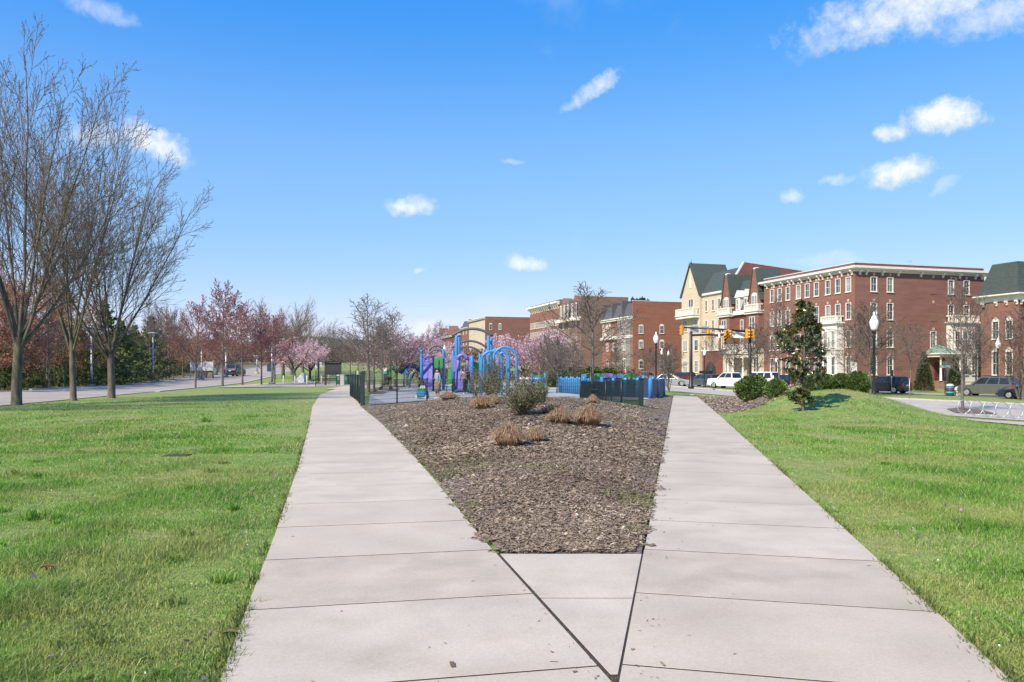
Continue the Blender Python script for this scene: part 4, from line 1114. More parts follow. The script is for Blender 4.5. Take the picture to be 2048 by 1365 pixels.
for i in range(5): mb.box((pa - 1.5, -pd - .35 * i - .1 + .3, zg), (pa + 1.5, -.03 if i == 0 else -pd - .35 * (i - 1) + .2, zp0 - .17 * i - (.0)))
mb.build('steps', 'brick_taupe', T)
mb = MB(); mb.box((pa - .55, -.06, zp0), (pa + .55, -.032, zp0 + 2.25)); mb.build('door', 'door', T)

# --- red and stone house with gables, dormers and white balconies
zg2 = -1.0
b0, b1 = BD, bL(1446)
T, _, _ = bld('gabled_house', 'dark red brick house with two gables, dormers and balconies over a tan base', 0, BD)
LB = b1 - b0
zb1 = zAt(707, 0, b1 - 2); ze = zAt(628, 0, b1 - 3); zbal = zAt(610, 0, b1 - 3)
mb = MB(); mb.box((0, 0.01, zg2), (12, LB, zb1)); 
for i in range(6): mb.box((-.03, .02, zg2 + .5 + i * .62), (0, LB - .02, zg2 + .56 + i * .62))
mb.build('stone_base', 'tan', T)
mb = MB(); mb.box((-.22, 0.01, zb1), (11, LB + .1, zb1 + .35)); mb.box((-.35, 0.01, zb1 + .35), (11, LB + .12, zb1 + .5)); mb.build('band', 'trim', T)
mb = MB(); mb.box((.0, 0.01, zb1 + .5), (12, LB, ze)); mb.build('wall', 'brick_dark_and_shade', T)
g1 = (LB - 3.1, LB); g0 = (.3, 3.4)
ztip = zAt(551, 0, b1 - 1.5)
mb = MB()
mb.prism([(0.05, ze + .35), (.5, ze + 1.6), (1.8, ztip - 1.0), (8, ztip - .9), (8, ze + .35)], 1, g0[1] - .2, g1[0] + .2)
mb.build('mansard_roof', 'slate_green', T)
for g in (g0, g1):
    mb = MB(); m_ = (g[0] + g[1]) / 2
    zk = ze + 2.2
    mb.box((-.75, g[0], zb1 + .5), (0, g[1], ze))
    mb.prism([(g[0], ze), (g[1], ze), (g[1], zk - .8), (g[1] - .5, zk + .5), (m_ + .35, ztip), (m_ - .35, ztip), (g[0] + .5, zk + .5), (g[0], zk - .8)], 0, -.35, 3.5)
    mb.build('gable_wall', 'brick', T)
    mb = MB()
    for sg_ in (-1, 1):
        e = g[0] if sg_ < 0 else g[1]
        pts = [(e, zk - .8), (e - sg_ * .5, zk + .5), (m_ + sg_ * .35, ztip)]
        for (p, q) in ((pts[0], pts[1]), (pts[1], pts[2])):
            mb.prism([p, q, (q[0] + sg_ * .12, q[1] + .12), (p[0] + sg_ * .22, p[1] + .1)], 0, -.5, 3.6)
    mb.build('gable_roof', 'slate_green', T)
    mb = MB(); mb.bbox((-.1, m_, ztip + .12), (.5, .75, .25), .04); mb.build('cap', 'trim', T)
    window(T, 'L', -.35, m_, ze + .4, ze + 2.3, 1.35, 'arch', bars=2, blind=.8)
    mb = MB(); mb.box((-1.0, g[0] - .2, ze - .45), (0, g[1] + .2, ze)); mb.box((-1.15, g[0] - .32, ze - .14), (0, g[1] + .32, ze + .02)); mb.build('balcony', 'trim', T)
    balustrade(T, 'L', 0, g[0], g[1], ze + .02, .95, .95)
    for zt in (zAt(640, 0, b1 - 2), zAt(672, 0, b1 - 2)): window(T, 'L', -.75, m_, zt - 2.0, zt, 1.35, bars=2)
    window(T, 'L', -.04, m_, zg2 + 1.3, zb1 - .7, 1.35, bars=2)
    mb = MB(); mb.box((-.06, g[0] + .3, zAt(634, 0, b1 - 2)), (-.76, g[1] - .3, zAt(632, 0, b1 - 2))); mb.build('lintel', 'trim', T)
mid = [(g0[1] + g1[0]) / 2 + d for d in (-1.1, 1.1)]
mb = MB(); mb.box((-.4, g0[1], ze - .3), (0, g1[0], ze)); mb.box((-.15, g0[1], ze), (.2, g1[0], ze + .35)); mb.build('cornice', 'trim', T)
for m_ in mid:
    mb = MB(); mb.box((-.05, m_ - .55, ze + .35), (1.6, m_ + .55, ze + 2.4)); mb.prism([(m_ - .75, ze + 2.4), (m_ + .75, ze + 2.4), (m_, ze + 3.5)], 0, -.2, 1.8); mb.build('dormer', 'white', T)
    window(T, 'L', -.05, m_, ze + .5, ze + 2.1, .7)
for zt in (zAt(640, 0, b1 - 5), zAt(672, 0, b1 - 5)): window(T, 'L', 0, sum(mid) / 2, zt - 2.0, zt, .85)
# curved portico
mb = MB(); pc = LB * .48
mb.lathe([(2.5, zb1 - .8), (2.5, zb1 - .3), (2.7, zb1 - .25), (2.7, zb1 + .1), (2.4, zb1 + .1), (2.4, zb1 + 1.1), (2.5, zb1 + 1.1), (2.5, zb1 + 1.25), (.1, zb1 + 1.25)], 28, 0, (0, pc, 0), False)
mb.build('portico', 'trim', T)
for d in (-1.9, -.7, .7, 1.9):
    mb = MB(); mb.lathe([(.26, zg2), (.26, zg2 + .2), (.2, zg2 + .3), (.16, zb1 - 1.0), (.25, zb1 - .8)], 12, 0, (-math.sqrt(2.3 ** 2 - d * d), pc + d, 0)); mb.build('column', 'white', T)
mb = MB(); mb.box((-.06, pc - .7, zg2), (-.034, pc + .7, zb1 - 1.4)); mb.build('door', 'tan', T)

# --- tan house with the steep gable and green slate roof
b0, b2, b1 = b1, bL(1405), bL(1368.5)
T, _, _ = bld('gabled_house', 'tan brick house with a tall steep gable, white balcony and green slate roof', 0, b0)
LB = b1 - b0; gb = b2 - b0
ze = zAt(589, 0, b2); zr_ = zAt(537, 0, b0 + 3); ztip = zAt(531, 0, (b1 + b2) / 2); zband = zAt(705, 0, b1)
mb = MB(); mb.box((0, .02, zg2), (14, LB, zband)); mb.build('brick_base', 'brick_dark_and_shade', T)
mb = MB(); mb.box((0, .02, zband + .2), (14, LB, ze)); mb.build('wall', 'tan', T)
mb = MB(); mb.box((-.2, .02, zband), (14, LB + .1, zband + .2)); mb.build('band', 'trim', T)
mb = MB(); mb.prism([(-.3, ze), (3.4, zr_), (10.4, zr_), (14, ze)], 1, .1, LB - 1.2); mb.build('slate_roof', 'slate_green', T)
zw = zAt(524, 0, b0); mb = MB(); mb.prism([(.3, ze - .5), (3.6, zw), (14, zw - 1.0), (30, zw - 3.4), (30, ze - .5)], 1, -.35, .05); mb.build('party_wall', 'parapet', T)
mb = MB(); mb.prism([(.2, ze - .3), (3.55, zw + .12), (3.75, zw + .12), (.5, ze - .3)], 1, -.40, .10); mb.prism([(3.6, zw + .001), (14, zw - .98), (30, zw - 3.38), (30, zw - 3.2), (14, zw - .8), (3.6, zw + .15)], 1, -.40, .1); mb.build('coping', 'pale_grey', T)
m_ = (gb + LB) / 2
mb = MB(); mb.box((-.5, gb, zg2), (0, LB, ze)); mb.prism([(gb, ze), (LB, ze), (m_, ztip)], 0, -.5, 6); mb.build('gable_wall', 'tan', T)
mb = MB()
for e, sg_ in ((gb, -1), (LB, 1)): mb.prism([(e, ze - .2), (m_, ztip), (m_, ztip + .35), (e + sg_ * .35, ze - .1)], 0, -.75, 6.2)
mb.build('gable_roof', 'slate_green', T)
mb = MB(); mb.lathe([(.12, 0), (.16, .3), (.05, .6), (.02, 1.0)], 8, 0, (-.4, m_, ztip)); mb.build('finial', 'charcoal', T)
mb = MB(); mb.box((-.56, m_ - .3, ze + 1.3), (-.502, m_ + .3, ze + 2.8)); mb.box((-.58, m_ - .09, ze + 2.8), (-.502, m_ + .09, ze + 3.6)); mb.build('gable_slit', 'trim', T)
zbal = zAt(632, 0, b1 - 2)
mb = MB(); mb.box((-1.6, gb + .2, zbal - .55), (-.5, LB + .1, zbal)); mb.box((-1.75, gb + .1, zbal - .14), (-.5, LB + .2, zbal + .02)); mb.build('balcony', 'trim', T)
balustrade(T, 'L', -.5, gb + .3, LB, zbal + .02, zAt(619, 0, b1 - 2) - zbal, 1.1)
window(T, 'L', -.5, m_ - .2, zbal + .1, zAt(600, 0, b1 - 2), 1.6, bars=2)
for y0_, y1_ in ((664, 641), (703, 681), (745, 722)):
    for s, w in ((gb + 1.1, 1.25), (LB - 1.3, 1.4)): window(T, 'L', -.5, s, zAt(y0_, 0, b1 - 2), zAt(y1_, 0, b1 - 2), w, bars=2 if w > 1.3 else 1)
for s in (gb - 1.3, gb - 3.4, gb - 5.3):
    for y0_, y1_ in ((622, 599), (660, 640), (702, 681)): window(T, 'L', 0, s, zAt(y0_, 0, b0 + 3), zAt(y1_, 0, b0 + 3), .75)
mb = MB(); mb.prism([(gb - 1.0, zg2), (gb - 1.0, zg2 + 2.4)] + [(gb - 2.6 + 1.6 * math.cos(PI * i / 10), zg2 + 2.4 + 1.6 * math.sin(PI * i / 10)) for i in range(1, 10)] + [(gb - 4.2, zg2 + 2.4), (gb - 4.2, zg2)], 0, -.05, -.004); mb.build('archway', 'charcoal', T)
mb = MB(); mb.box((-.3, 0.1, ze - .3), (0, gb, ze + .02)); mb.build('cornice', 'trim', T)

# --- row beyond the cross street
def rowhouse(label, pxa, pxb, ytop_px, wallm, rows_px, wins, roof=None, side=None, sidem='brick', depth=14, base_z=-.6, cornice=True, name='row_house', wm=1.0, side_rows=(), ztop_at=None):
    b0, b1 = bL(pxa), bL(pxb)
    T, _, _ = bld(name, label, 0, b0)
    LB = b1 - b0
    zt = zAt(ytop_px, 0, b0)
    ze = zt
    if roof: ze = zAt(roof, 0, b0)
    mb = MB(); mb.box((0.004, .0, base_z), (depth, LB, ze)); mb.build('wall', wallm, T)
    if roof:
        mb = MB(); mb.prism([(-.1, ze), (1.0, zt), (depth - 1, zt), (depth, ze)], 1, .25, LB); mb.build('mansard_roof', 'slate', T)
    if sidem:
        mb = MB(); mb.box((0, -.25, base_z), (depth, .02, zt + .15)); mb.build('side_wall', sidem, T)
        mb = MB(); mb.box((-.06, -.3, zt + .15), (depth + .06, .07, zt + .27)); mb.build('coping', 'trim', T)
    if cornice:
        mb = MB(); mb.box((-.5, .05, ze - .5), (.3, LB, ze - .15)); mb.box((-.7, .02, ze - .15), (.3, LB + .05, ze + .06)); mb.build('cornice', 'trim', T)
    for (pb, pt) in rows_px:
        for f in wins: window(T, 'L', 0.004, LB * f, zAt(pb, 0, b0), zAt(pt, 0, b0), wm, bars=1)
    for (pb, pt, pxs) in side_rows:
        for px in pxs: window(T, 'R', -.25, aR(px, b0) if True else 0, zAt(pb, aR(px, b0), b0), zAt(pt, aR(px, b0), b0), .95, 'arch')
    return T, LB, b0, ze, zt
T, LB, b0, ze, zt = rowhouse('orange red brick end house with a tall plain side wall behind the play panels', 1265, 1205, 604, 'brick_orange',
    [(667, 655), (700, 682), (738, 718)], (.12, .28, .45, .62, .82), roof=633, depth=17, sidem='brick_orange', side_rows=((667.5, 652, (1281, 1322.5)), (697, 683, (1281, 1322.5)), (738, 722, (1281, 1322.5))))
mb = MB(); mb.box((-.5, .05, -.6), (0, LB * .42, ze - .55)); mb.build('bay', 'brick_grey', T)
mb = MB(); mb.box((-.6, .02, zAt(676, 0, b0)), (.0, LB, zAt(670, 0, b0))); mb.build('band', 'trim', T)
mb = MB(); mb.box((-.04, LB * .7, zAt(671, 0, b0)), (0, LB - .02, ze - .55)); mb.build('upper_panel', 'tan', T)
for pb, pt in ((667, 655), (700, 682), (738, 718)): window(T, 'L', -.5, LB * .2, zAt(pb, 0, b0), zAt(pt, 0, b0), 1.5, 'arch', bars=2)
for k in (.33, .66, .99):
    mb = MB(); mb.box((-.2, LB * k - .5, ze), (2.4, LB * k + .0, zt + .5)); mb.build('chimney_wall', 'slate', T)
for (px, w, hh) in ((1278, .5, .9), (1287, .9, .7), (1298, 1.1, 1.0), (1309, .7, .6)):
    mb = MB(); mb.bbox((aR(px, b0), 3, zt + .15 + hh / 2), (w, .8, hh), .06); mb.tube([(aR(px, b0), 3, zt + hh), (aR(px, b0), 3, zt + hh + .45)], .12, 8); mb.build('roof_vent', 'charcoal', T)
T, LB, b0, ze, zt = rowhouse('grey brown house with dark mansard and two slim gables behind the bare trees', 1161, 1119, 594, 'brick_taupe', [(655, 640), (690, 672)], (.2, .5, .8), roof=634, sidem='brick_taupe', depth=12)
for f in (.2, .75):
    m_ = LB * f
    mb = MB(); mb.prism([(m_ - 1.4, ze), (m_ + 1.4, ze), (m_ + 1.4, ze + 2.2), (m_, zt + .6), (m_ - 1.4, ze + 2.2)], 0, -.4, 2); mb.build('gable_wall', 'brick_taupe', T)
for f in (.12, .3, .5, .66, .84): window(T, 'L', -.45, LB * f, ze + .3, ze + 3.2, 1.0, 'arch')
mb = MB(); mb.box((-1.4, 0, ze - .8), (0, LB, ze - .1)); mb.build('balcony', 'trim', T)
T, LB, b0, ze, zt = rowhouse('long red brick block with heavy stone cornice beyond the bare trees', 1119, 1060, 600, 'brick', [(650, 637), (672, 658), (694, 680)], [i / 14 + .03 for i in range(14)], sidem=None, cornice=False, depth=16)
mb = MB(); mb.box((-.9, 0, zAt(606, 0, b0)), (16, LB + .9, zAt(602.5, 0, b0))); mb.box((-.5, .02, zAt(609, 0, b0)), (16, LB + .5, zAt(606, 0, b0))); mb.build('cornice', 'trim', T)
mb = MB(); mb.box((.2, .2, zAt(603, 0, b0)), (15, LB - .2, zAt(599, 0, b0))); mb.build('parapet', 'parapet', T)
brackets(T, 'L', 0, [LB * (i + .5) / 16 for i in range(16)], zAt(609, 0, b0), 1.0, .5)
T, LB, b0, ze, zt = rowhouse('far tan fronted house with a broad plain red brick side wall', 970, 938, 634.5, 'tan', [(665, 650), (688, 674), (710, 697)], (.15, .4, .62, .85), depth=26, sidem='brick', side_rows=((660, 648.5, (981, 999.5)), (684, 673, (981, 999.5))))
T, LB, b0, ze, zt = rowhouse('far red brick house with a steep green roof and chimneys', 937, 923, 640, 'brick', [(668, 660), (690, 680)], (.3, .7), roof=655, sidem='brick', depth=12)
T, LB, b0, ze, zt = rowhouse('farthest dark brick house with slate roof at the end of the row', 922, 862, 655, 'brick_dark_and_shade', [(694, 684), (712, 702)], [(i + .5) / 9 for i in range(9)], roof=668, sidem='brick_dark_and_shade', depth=14)
for f in (.3, .62):
    m_ = LB * f
    mb = MB(); mb.prism([(m_ - 5, ze), (m_ + 5, ze), (m_, zt + 1.6)], 0, -.5, 3); mb.build('gable_wall', 'brick', T)
# --- mansard house at the right edge and the pale block behind it
C1 = Vector((57.0, 90.0))
q = C1 - C0; oa, ob = q.dot(E1), q.dot(E2)
T, _, _ = bld('mansard_house', 'red brick house with dark green shingled mansard and arched windows at the right edge', oa, ob)
zg3 = -1.8
zc = zAt(600, oa, ob); zt2 = zAt(519, oa, ob); ze3 = zAt(586, oa, ob)
LB = 4.3
opsL = []
for f in (.28, .70):
    for pb, pt in ((677, 634), (751, 697)): opsL.append((LB * f, zAt(pb, oa, ob), zAt(pt, oa, ob), .95))
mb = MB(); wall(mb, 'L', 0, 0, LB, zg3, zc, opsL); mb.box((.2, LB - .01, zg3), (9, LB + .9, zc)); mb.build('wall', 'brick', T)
mb = MB(); wall(mb, 'R', 0, 0, 14, zg3, zc, [(2.2, o[1], o[2], 1.0) for o in opsL[:2]] + [(5, o[1], o[2], 1.0) for o in opsL[:2]]); mb.build('wall', 'brick_dark_and_shade', T)  # same brick as the left face, its shade painted in by a darker colour
for s, b, t, w in opsL: window(T, 'L', 0, s, b, t - .3, w, 'arch', cut=True, key=True, blind=.5)
for s in (2.2, 5):
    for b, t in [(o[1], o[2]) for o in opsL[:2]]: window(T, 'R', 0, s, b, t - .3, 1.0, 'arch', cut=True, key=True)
mb = MB(); mb.box((-.15, -.15, zc), (14, LB + 1.2, zc + .55)); mb.box((-.6, -.6, zc + .55), (14.2, LB + 1.2, ze3 - .15)); mb.box((-.75, -.75, ze3 - .15), (14.2, LB + 1.3, ze3)); mb.build('cornice', 'trim', T)
brackets(T, 'L', -.05, [.15, 1.45, 2.8, LB + .3], zc + .0, .5, .35); brackets(T, 'R', -.05, [.3, 1.7, 3.4], zc, .5, .35)
mb = MB(); r_ = 1.35
vs = [(-.2, -.2, ze3), (14, -.2, ze3), (14, LB + 1.0, ze3), (-.2, LB + 1.0, ze3), (-.2 + r_, -.2 + r_, zt2), (14, -.2 + r_, zt2), (14, LB + .2, zt2), (-.2 + r_, LB + .2, zt2)]
mb.add(vs, [(0, 1, 5, 4), (3, 0, 4, 7), (2, 3, 7, 6), (4, 5, 6, 7), (1, 2, 6, 5)])
n = 18      # shingle courses, each lapping proud of the one below
for i in range(n):
    f0, f1 = i / n, (i + 1) / n
    za, zb_ = ze3 + (zt2 - ze3) * f0, ze3 + (zt2 - ze3) * f1
    xa, xb = -.2 + r_ * f0 - .035, -.2 + r_ * f1 - .006
    ya, yb = LB + 1.0 - .8 * f0, LB + 1.0 - .8 * f1
    mb.add([(xa, xa, za), (xa, ya, za), (xb, yb, zb_), (xb, xb, zb_)], [(0, 1, 2, 3)]); mb.add([(xa, xa, za), (14, xa, za), (14, xb, zb_), (xb, xb, zb_)], [(0, 1, 2, 3)])
mb.build('shingle_roof', 'slate_green', T)
a_, b_ = 58.0, 36.0
T, _, _ = bld('apartment_block', 'pale tan block with red roofed bays seen in the gap between the two brick buildings', a_, b_)
mb = MB(); mb.box((-8, 0, -2), (16, 14, zAt(562, a_, b_))); mb.build('wall', 'tan', T)
mb = MB(); mb.box((-9, -.6, zAt(562, a_, b_)), (17, 15, zAt(555, a_, b_))); mb.build('cornice', 'trim', T)
mb = MB(); mb.box((-8, .2, zAt(555, a_, b_)), (16, 14, zAt(547, a_, b_))); mb.build('roof', 'brick_orange', T)
mb = MB(); mb.box((-9.5, -.8, zAt(580, a_, b_)), (17, 0, zAt(570, a_, b_))); mb.build('awning', 'parapet', T)
for px in (1971, 1979, 1987):
    for pb, pt in ((622, 600), (664, 640), (705, 684)):
        s = (kx(px) * (C0 + E1 * a_ + E2 * b_).y - (C0 + E1 * a_ + E2 * b_).x) / (E1.x - kx(px) * E1.y)
        window(T, 'R', 0, s, zAt(pb, a_, b_), zAt(pt, a_, b_), 1.1)

# ------------------------------------------------------------------ cars
def car(name, label, kind, paint_, Ln, Wd, Ht, loc, rz, group='cars parked along the street', cat='car', clr=.2, belt=None, extra=None):
    T = thing(name, label, cat, (loc[0], loc[1], loc[2]), rz, group)
    hl, hw = Ln / 2, Wd / 2
    wr = .34 if kind in ('sedan', 'wagon', 'compact') else .39
    fx, rx = hl - .92, -hl + .95
    if kind == 'pickup': fx, rx = hl - .98, -hl + 1.22
    belt = belt or Ht * .60
    hood = belt - (.10 if kind == 'sedan' else .06)
    if kind == 'sedan': top = [(hl - .02, .62), (hl - .25, hood - .08), (hl - 1.25, belt), (-hl + .95, belt + .03), (-hl + .08, belt - .02), (-hl, belt - .35)]
    elif kind == 'pickup': top = [(hl, .75), (hl - .08, hood), (hl - 1.4, belt), (-hl + .02, belt + .04), (-hl, belt - .3)]
    else: top = [(hl - .02, .65), (hl - .15, hood - .05), (hl - 1.1, belt), (-hl + .1, belt + .02), (-hl, belt - .25)]
    def arch(cx, rr):
        return [(cx + rr * math.cos(a), .30 + rr * math.sin(a)) for a in [PI * k / 8 for k in range(9)]]
    ra = wr + .07
    poly = [(-hl + .02, clr + .14), (rx - ra - .05, clr)] + [p for p in arch(rx, ra)[::-1]] + [(rx + ra + .05, clr)] + [(fx - ra - .05, clr)] + arch(fx, ra)[::-1] + [(fx + ra + .05, clr), (hl - .03, clr + .12)] + top
    bm = bmesh.new()
    n = len(poly); rows = []
    for (yy, ins, dz) in ((-hw + .0, 0, 0), (-hw + .05, 0, 1), (hw - .05, 0, 1), (hw, 0, 0)):
        rows.append([bm.verts.new((x * (1 - .012 * (1 - dz)), yy, z - (0.05 * (1 - dz) if z > belt - .12 else 0))) for x, z in poly])
    for a in range(3):
        for i in range(n): bm.faces.new((rows[a][i], rows[a][(i + 1) % n], rows[a + 1][(i + 1) % n], rows[a + 1][i]))
    f1 = bm.faces.new(rows[0]); f2 = bm.faces.new(rows[3][::-1])
    bmesh.ops.triangulate(bm, faces=[f1, f2])
    bmesh.ops.recalc_face_normals(bm, faces=bm.faces[:])
    mb = MB(); mb.frombm(bm)
    if kind == 'sedan': gh = (-hl + .75, hl - 1.25, -hl + 1.45, hl - 2.15)
    elif kind == 'pickup': gh = (-hl + 2.05, hl - 1.45, -hl + 2.25, hl - 2.2)
    elif kind == 'wagon': gh = (-hl + .12, hl - 1.15, -hl + .55, hl - 2.0)
    else: gh = (-hl + .08, hl - 1.2, -hl + .38, hl - 2.0)
    wb, wt = hw - .05, hw - .21
    zb, zt = belt - .02, Ht
    bv = {}
    for s in (-1, 1):
        bv[s] = [Vector((gh[0], s * wb, zb)), Vector((gh[1], s * wb, zb)), Vector((gh[3], s * wt, zt - .06)), Vector((gh[2], s * wt, zt - .06))]
    tv = [Vector((gh[2] + .1, -wt + .12, zt)), Vector((gh[3] - .12, -wt + .12, zt)), Vector((gh[3] - .12, wt - .12, zt)), Vector((gh[2] + .1, wt - .12, zt))]
    vs = bv[-1] + bv[1] + tv
    mb.add(vs, [(0, 1, 2, 3), (5, 4, 7, 6), (1, 5, 6, 2), (4, 0, 3, 7), (3, 2, 9, 8), (6, 7, 11, 10), (2, 6, 10, 9), (7, 3, 8, 11), (8, 9, 10, 11)])
    if kind == 'pickup':
        pass
    mb.build('body', paint_, T)
    if kind == 'pickup':
        mb = MB(); mb.box((-hl + .12, -hw + .14, belt + .02), (-hl + 1.95, hw - .14, belt + .05)); mb.build('bed', 'rubber_black', T)
    def pane(q, u0, u1, v0, v1, nm):
        def B(u, v): return q[0].lerp(q[1], u).lerp(q[3].lerp(q[2], u), v)
        p = [B(u0, v0), B(u1, v0), B(u1, v1), B(u0, v1)]
        nn = (p[1] - p[0]).cross(p[3] - p[0]).normalized()
        c = sum(p, Vector()) / 4
        if nn.dot(c - Vector((0, 0, belt))) < 0: nn = -nn
        mb = MB(); mb.add([x + nn * .014 for x in p] + [x - nn * .02 for x in p], [(0, 1, 2, 3), (7, 6, 5, 4), (0, 4, 5, 1), (1, 5, 6, 2), (2, 6, 7, 3), (3, 7, 4, 0)]); mb.build(nm, 'car_glass', T)
    pane([bv[-1][1], bv[1][1], bv[1][2], bv[-1][2]], .05, .95, .06, .94, 'windshield')
    pane([bv[-1][0], bv[1][0], bv[1][3], bv[-1][3]], .07, .93, .12, .92, 'rear_window')
    div = [(.06, .50), (.535, .93)] if kind in ('sedan', 'pickup') else [(.05, .30), (.335, .62), (.655, .93)]
    for s in (-1, 1):
        for (u0, u1) in div: pane(bv[s], u0, u1, .14, .93, 'side_window')
    for cx in (fx, rx):
        for s in (-1, 1):
            mb = MB(); mb.tube([(0, -.11, 0), (0, -.09, 0), (0, .09, 0), (0, .11, 0)], [wr * .86, wr, wr, wr * .86], 18)
            w = mb.build('wheel', 'rubber_black', T, (cx, s * (hw - .12), wr))
            mb = MB(); mb.tube([(0, s * .10, 0), (0, s * .122, 0)], [wr * .66, wr * .60], 14)
            for k in range(5):
                a = 2 * PI * k / 5; mb.box((-.03, -.005, 0), (.03, .005, wr * .56), 0, Matrix.Translation((0, s * .128, 0)) @ Matrix.Rotation(a, 4, 'Y'))
            mb.build('rim', 'rim', w)
    for s in (-1, 1):
        mb = MB()
        if kind in ('suv', 'wagon', 'pickup'): mb.bbox((-hl + .05, s * (hw - .10), belt - .16), (.16, .22, .42 if kind != 'wagon' else .26), .03)
        else: mb.bbox((-hl + .06, s * (hw - .22), belt - .17), (.16, .42, .16), .03)
        mb.build('tail_light', 'lamp_red', T)
        mb = MB(); mb.bbox((hl - .12, s * (hw - .2), hood - .22), (.22, .36, .16), .04); mb.build('headlight', 'lamp_clear', T)
        mb = MB(); mb.bbox((gh[1] - .35, s * (hw + .08), belt + .10), (.14, .2, .13), .04); mb.build('mirror', paint_, T)
    mb = MB(); mb.box((-hl - .012, -.17, .78), (-hl + .03, .17, .90)); mb.build('number_plate', 'plate', T)
    for bx_ in (-hl + .03, hl - .04): mb = MB(); mb.bbox((bx_, 0, .44), (.2, Wd - .18, .24), .06); mb.build('bumper', 'charcoal' if kind in ('suv', 'wagon') else paint_, T)
    if extra == 'rack':
        mb = MB()
        for s in (-1, 1): mb.tube([(gh[2] + .2, s * (wt - .1), Ht + .08), (gh[3] - .1, s * (wt - .1), Ht + .08)], .025, 6)
        for x in (gh[2] + .3, 0, gh[3] - .3): mb.tube([(x, -wt + .1, Ht + .1), (x, wt - .1, Ht + .1)], .025, 6)
        mb.build('roof_rack', 'black', T)
    if extra == 'box':
        mb = MB(); mb.bbox((-.5, .1, Ht + .25), (1.7, .8, .36), .12); mb.build('roof_box', 'black', T)
    return T
RW = TH + PI / 2                    # heading along the building row
def park(px, py, rz):
    p = G(px, py); return p
def put(px, Y): p = at(px, Y); return (p.x, p.y, p.z)
car('estate_car', 'grey estate car with a black roof box parked left of the white pickup', 'wagon', 'paint_grey', 4.8, 1.85, 1.62, put(1407, 103), R(124), extra='box', clr=.22)
car('pickup_truck', 'white crew cab pickup truck parked in front of the portico', 'pickup', 'paint_white', 5.8, 2.0, 1.93, put(1463, 96), R(126), cat='pickup truck', clr=.32, belt=1.22)
car('parked_suv', 'black crossover parked behind the lamp post on the grass mound', 'suv', 'paint_black', 4.7, 1.9, 1.72, put(1770, 82), R(126), cat='car')
car('parked_suv', 'olive grey four wheel drive with roof rack parked beside the bare tree', 'suv', 'paint_olive', 4.9, 1.92, 1.85, put(1977, 74.5), R(126), extra='rack', clr=.28)
car('parked_car', 'dark hatchback nose cut off by the right edge of the photo', 'compact', 'paint_navy', 4.2, 1.75, 1.45, put(2056, 68.5), R(126))
car('sedan', 'silver sedan driving right just beyond the end of the right footpath', 'sedan', 'paint_silver', 4.7, 1.82, 1.46, put(1341, 92), RW + R(-128), group=None)
car('sedan', 'pale sedan parked left of the maroon shirt walker behind the blue play panels', 'sedan', 'paint_silver', 4.6, 1.8, 1.45, put(1287, 112), RW + R(100))
car('parked_suv', 'dark red brown suv parked behind the silver sedan', 'suv', 'paint_red', 4.7, 1.88, 1.75, put(1362, 116), R(124))
car('sedan', 'second pale sedan parked in front of the brick side wall', 'sedan', 'paint_white', 4.6, 1.8, 1.45, put(1328, 118), RW + R(95))
car('parked_van', 'white van half hidden behind the laurel bushes', 'suv', 'paint_white', 5.2, 2.0, 2.05, put(1518, 92), R(126), cat='van')
car('parked_suv', 'black suv hidden to its windows by the laurel bushes', 'suv', 'paint_black', 4.7, 1.9, 1.74, put(1556, 90), R(126))
car('parked_car', 'dark blue car on the rising road among the brown oaks', 'wagon', 'paint_navy', 4.6, 1.85, 1.9, put(470, 124), R(90), group=None)

# ------------------------------------------------------------------ trees in their places
rt = random.Random(12)
def gp(px, py): p = G(px, py); return (p.x, p.y, p.z)
def sc_for(px, Y, top_py, key):
    return (zp(top_py, Y) - at(px, Y).z) / TH_[key]
BT = 'big bare trees beside the left road'
def big_elm(key, x, y, top, half, rz, label):
    z = h(x, y); sz = (zp(top, y) - z) / TH_[key]; sw = half / TW_[key]
    tree(key, (x, y, z), rz, (sw, sw, sz), 'elm_tree', label, group=BT)
p = gp(33, 811); big_elm('elm', p[0], p[1], 66, 4.5, .4, 'tall bare budding tree at the left edge of the lawn, thickest trunk')
p = gp(147, 802); big_elm('elm_b', p[0], p[1], 128, 4.2, 2.2, 'tall bare budding tree standing between the other two big trees')
p = gp(223, 797); big_elm('elm', p[0], p[1], 292, 4.2, 4.1, 'big bare budding tree nearest the footpath of the three, low forked limbs')
big_elm('elm_b', -23.4, 28.0, 40, 4.6, 5.3, 'bare budding limbs reaching in at the upper left corner of the photo')
MG = 'young red budded maples along the road'
for k, (px, py, tp, lab) in enumerate(((391, 777, 588, 'red budded maple nearest the big bare trees, whitish foot of trunk'), (445, 773, 556, 'tallest red budded maple, in line second from the big trees'),
        (485, 771, 592, 'red budded maple in the middle of the young row'), (523, 770, 607, 'red budded maple left of the pale lamp post by the bollards'), (549, 768, 618, 'red budded maple beside the pale lamp post and pink cherry'))):
    p = gp(px, py); s = sc_for(px, p[1], tp, 'maple' if k % 2 == 0 else 'maple_b')
    tree('maple' if k % 2 == 0 else 'maple_b', p, k * 1.3, (s * 1.0, s * 1.0, s), 'maple_tree', lab, group=MG)
# elms far along the road
FE = ((548, 112, 600), (566, 120, 596), (584, 130, 602), (606, 142, 622), (622, 158, 655), (640, 175, 668), (655, 195, 672))
ORD = 'first second third fourth fifth sixth seventh eighth ninth tenth eleventh'.split()
for k, (px, Y, tp) in enumerate(FE):
    p = at(px, Y); s = sc_for(px, Y, tp, 'elm_far')
    tree('elm_far', p, k * 1.7, (s * 1.35, s * 1.35, s), 'roadside_tree', ORD[k] + ' bare brush shaped tree from the left in the far roadside row', group='far row of bare roadside trees')
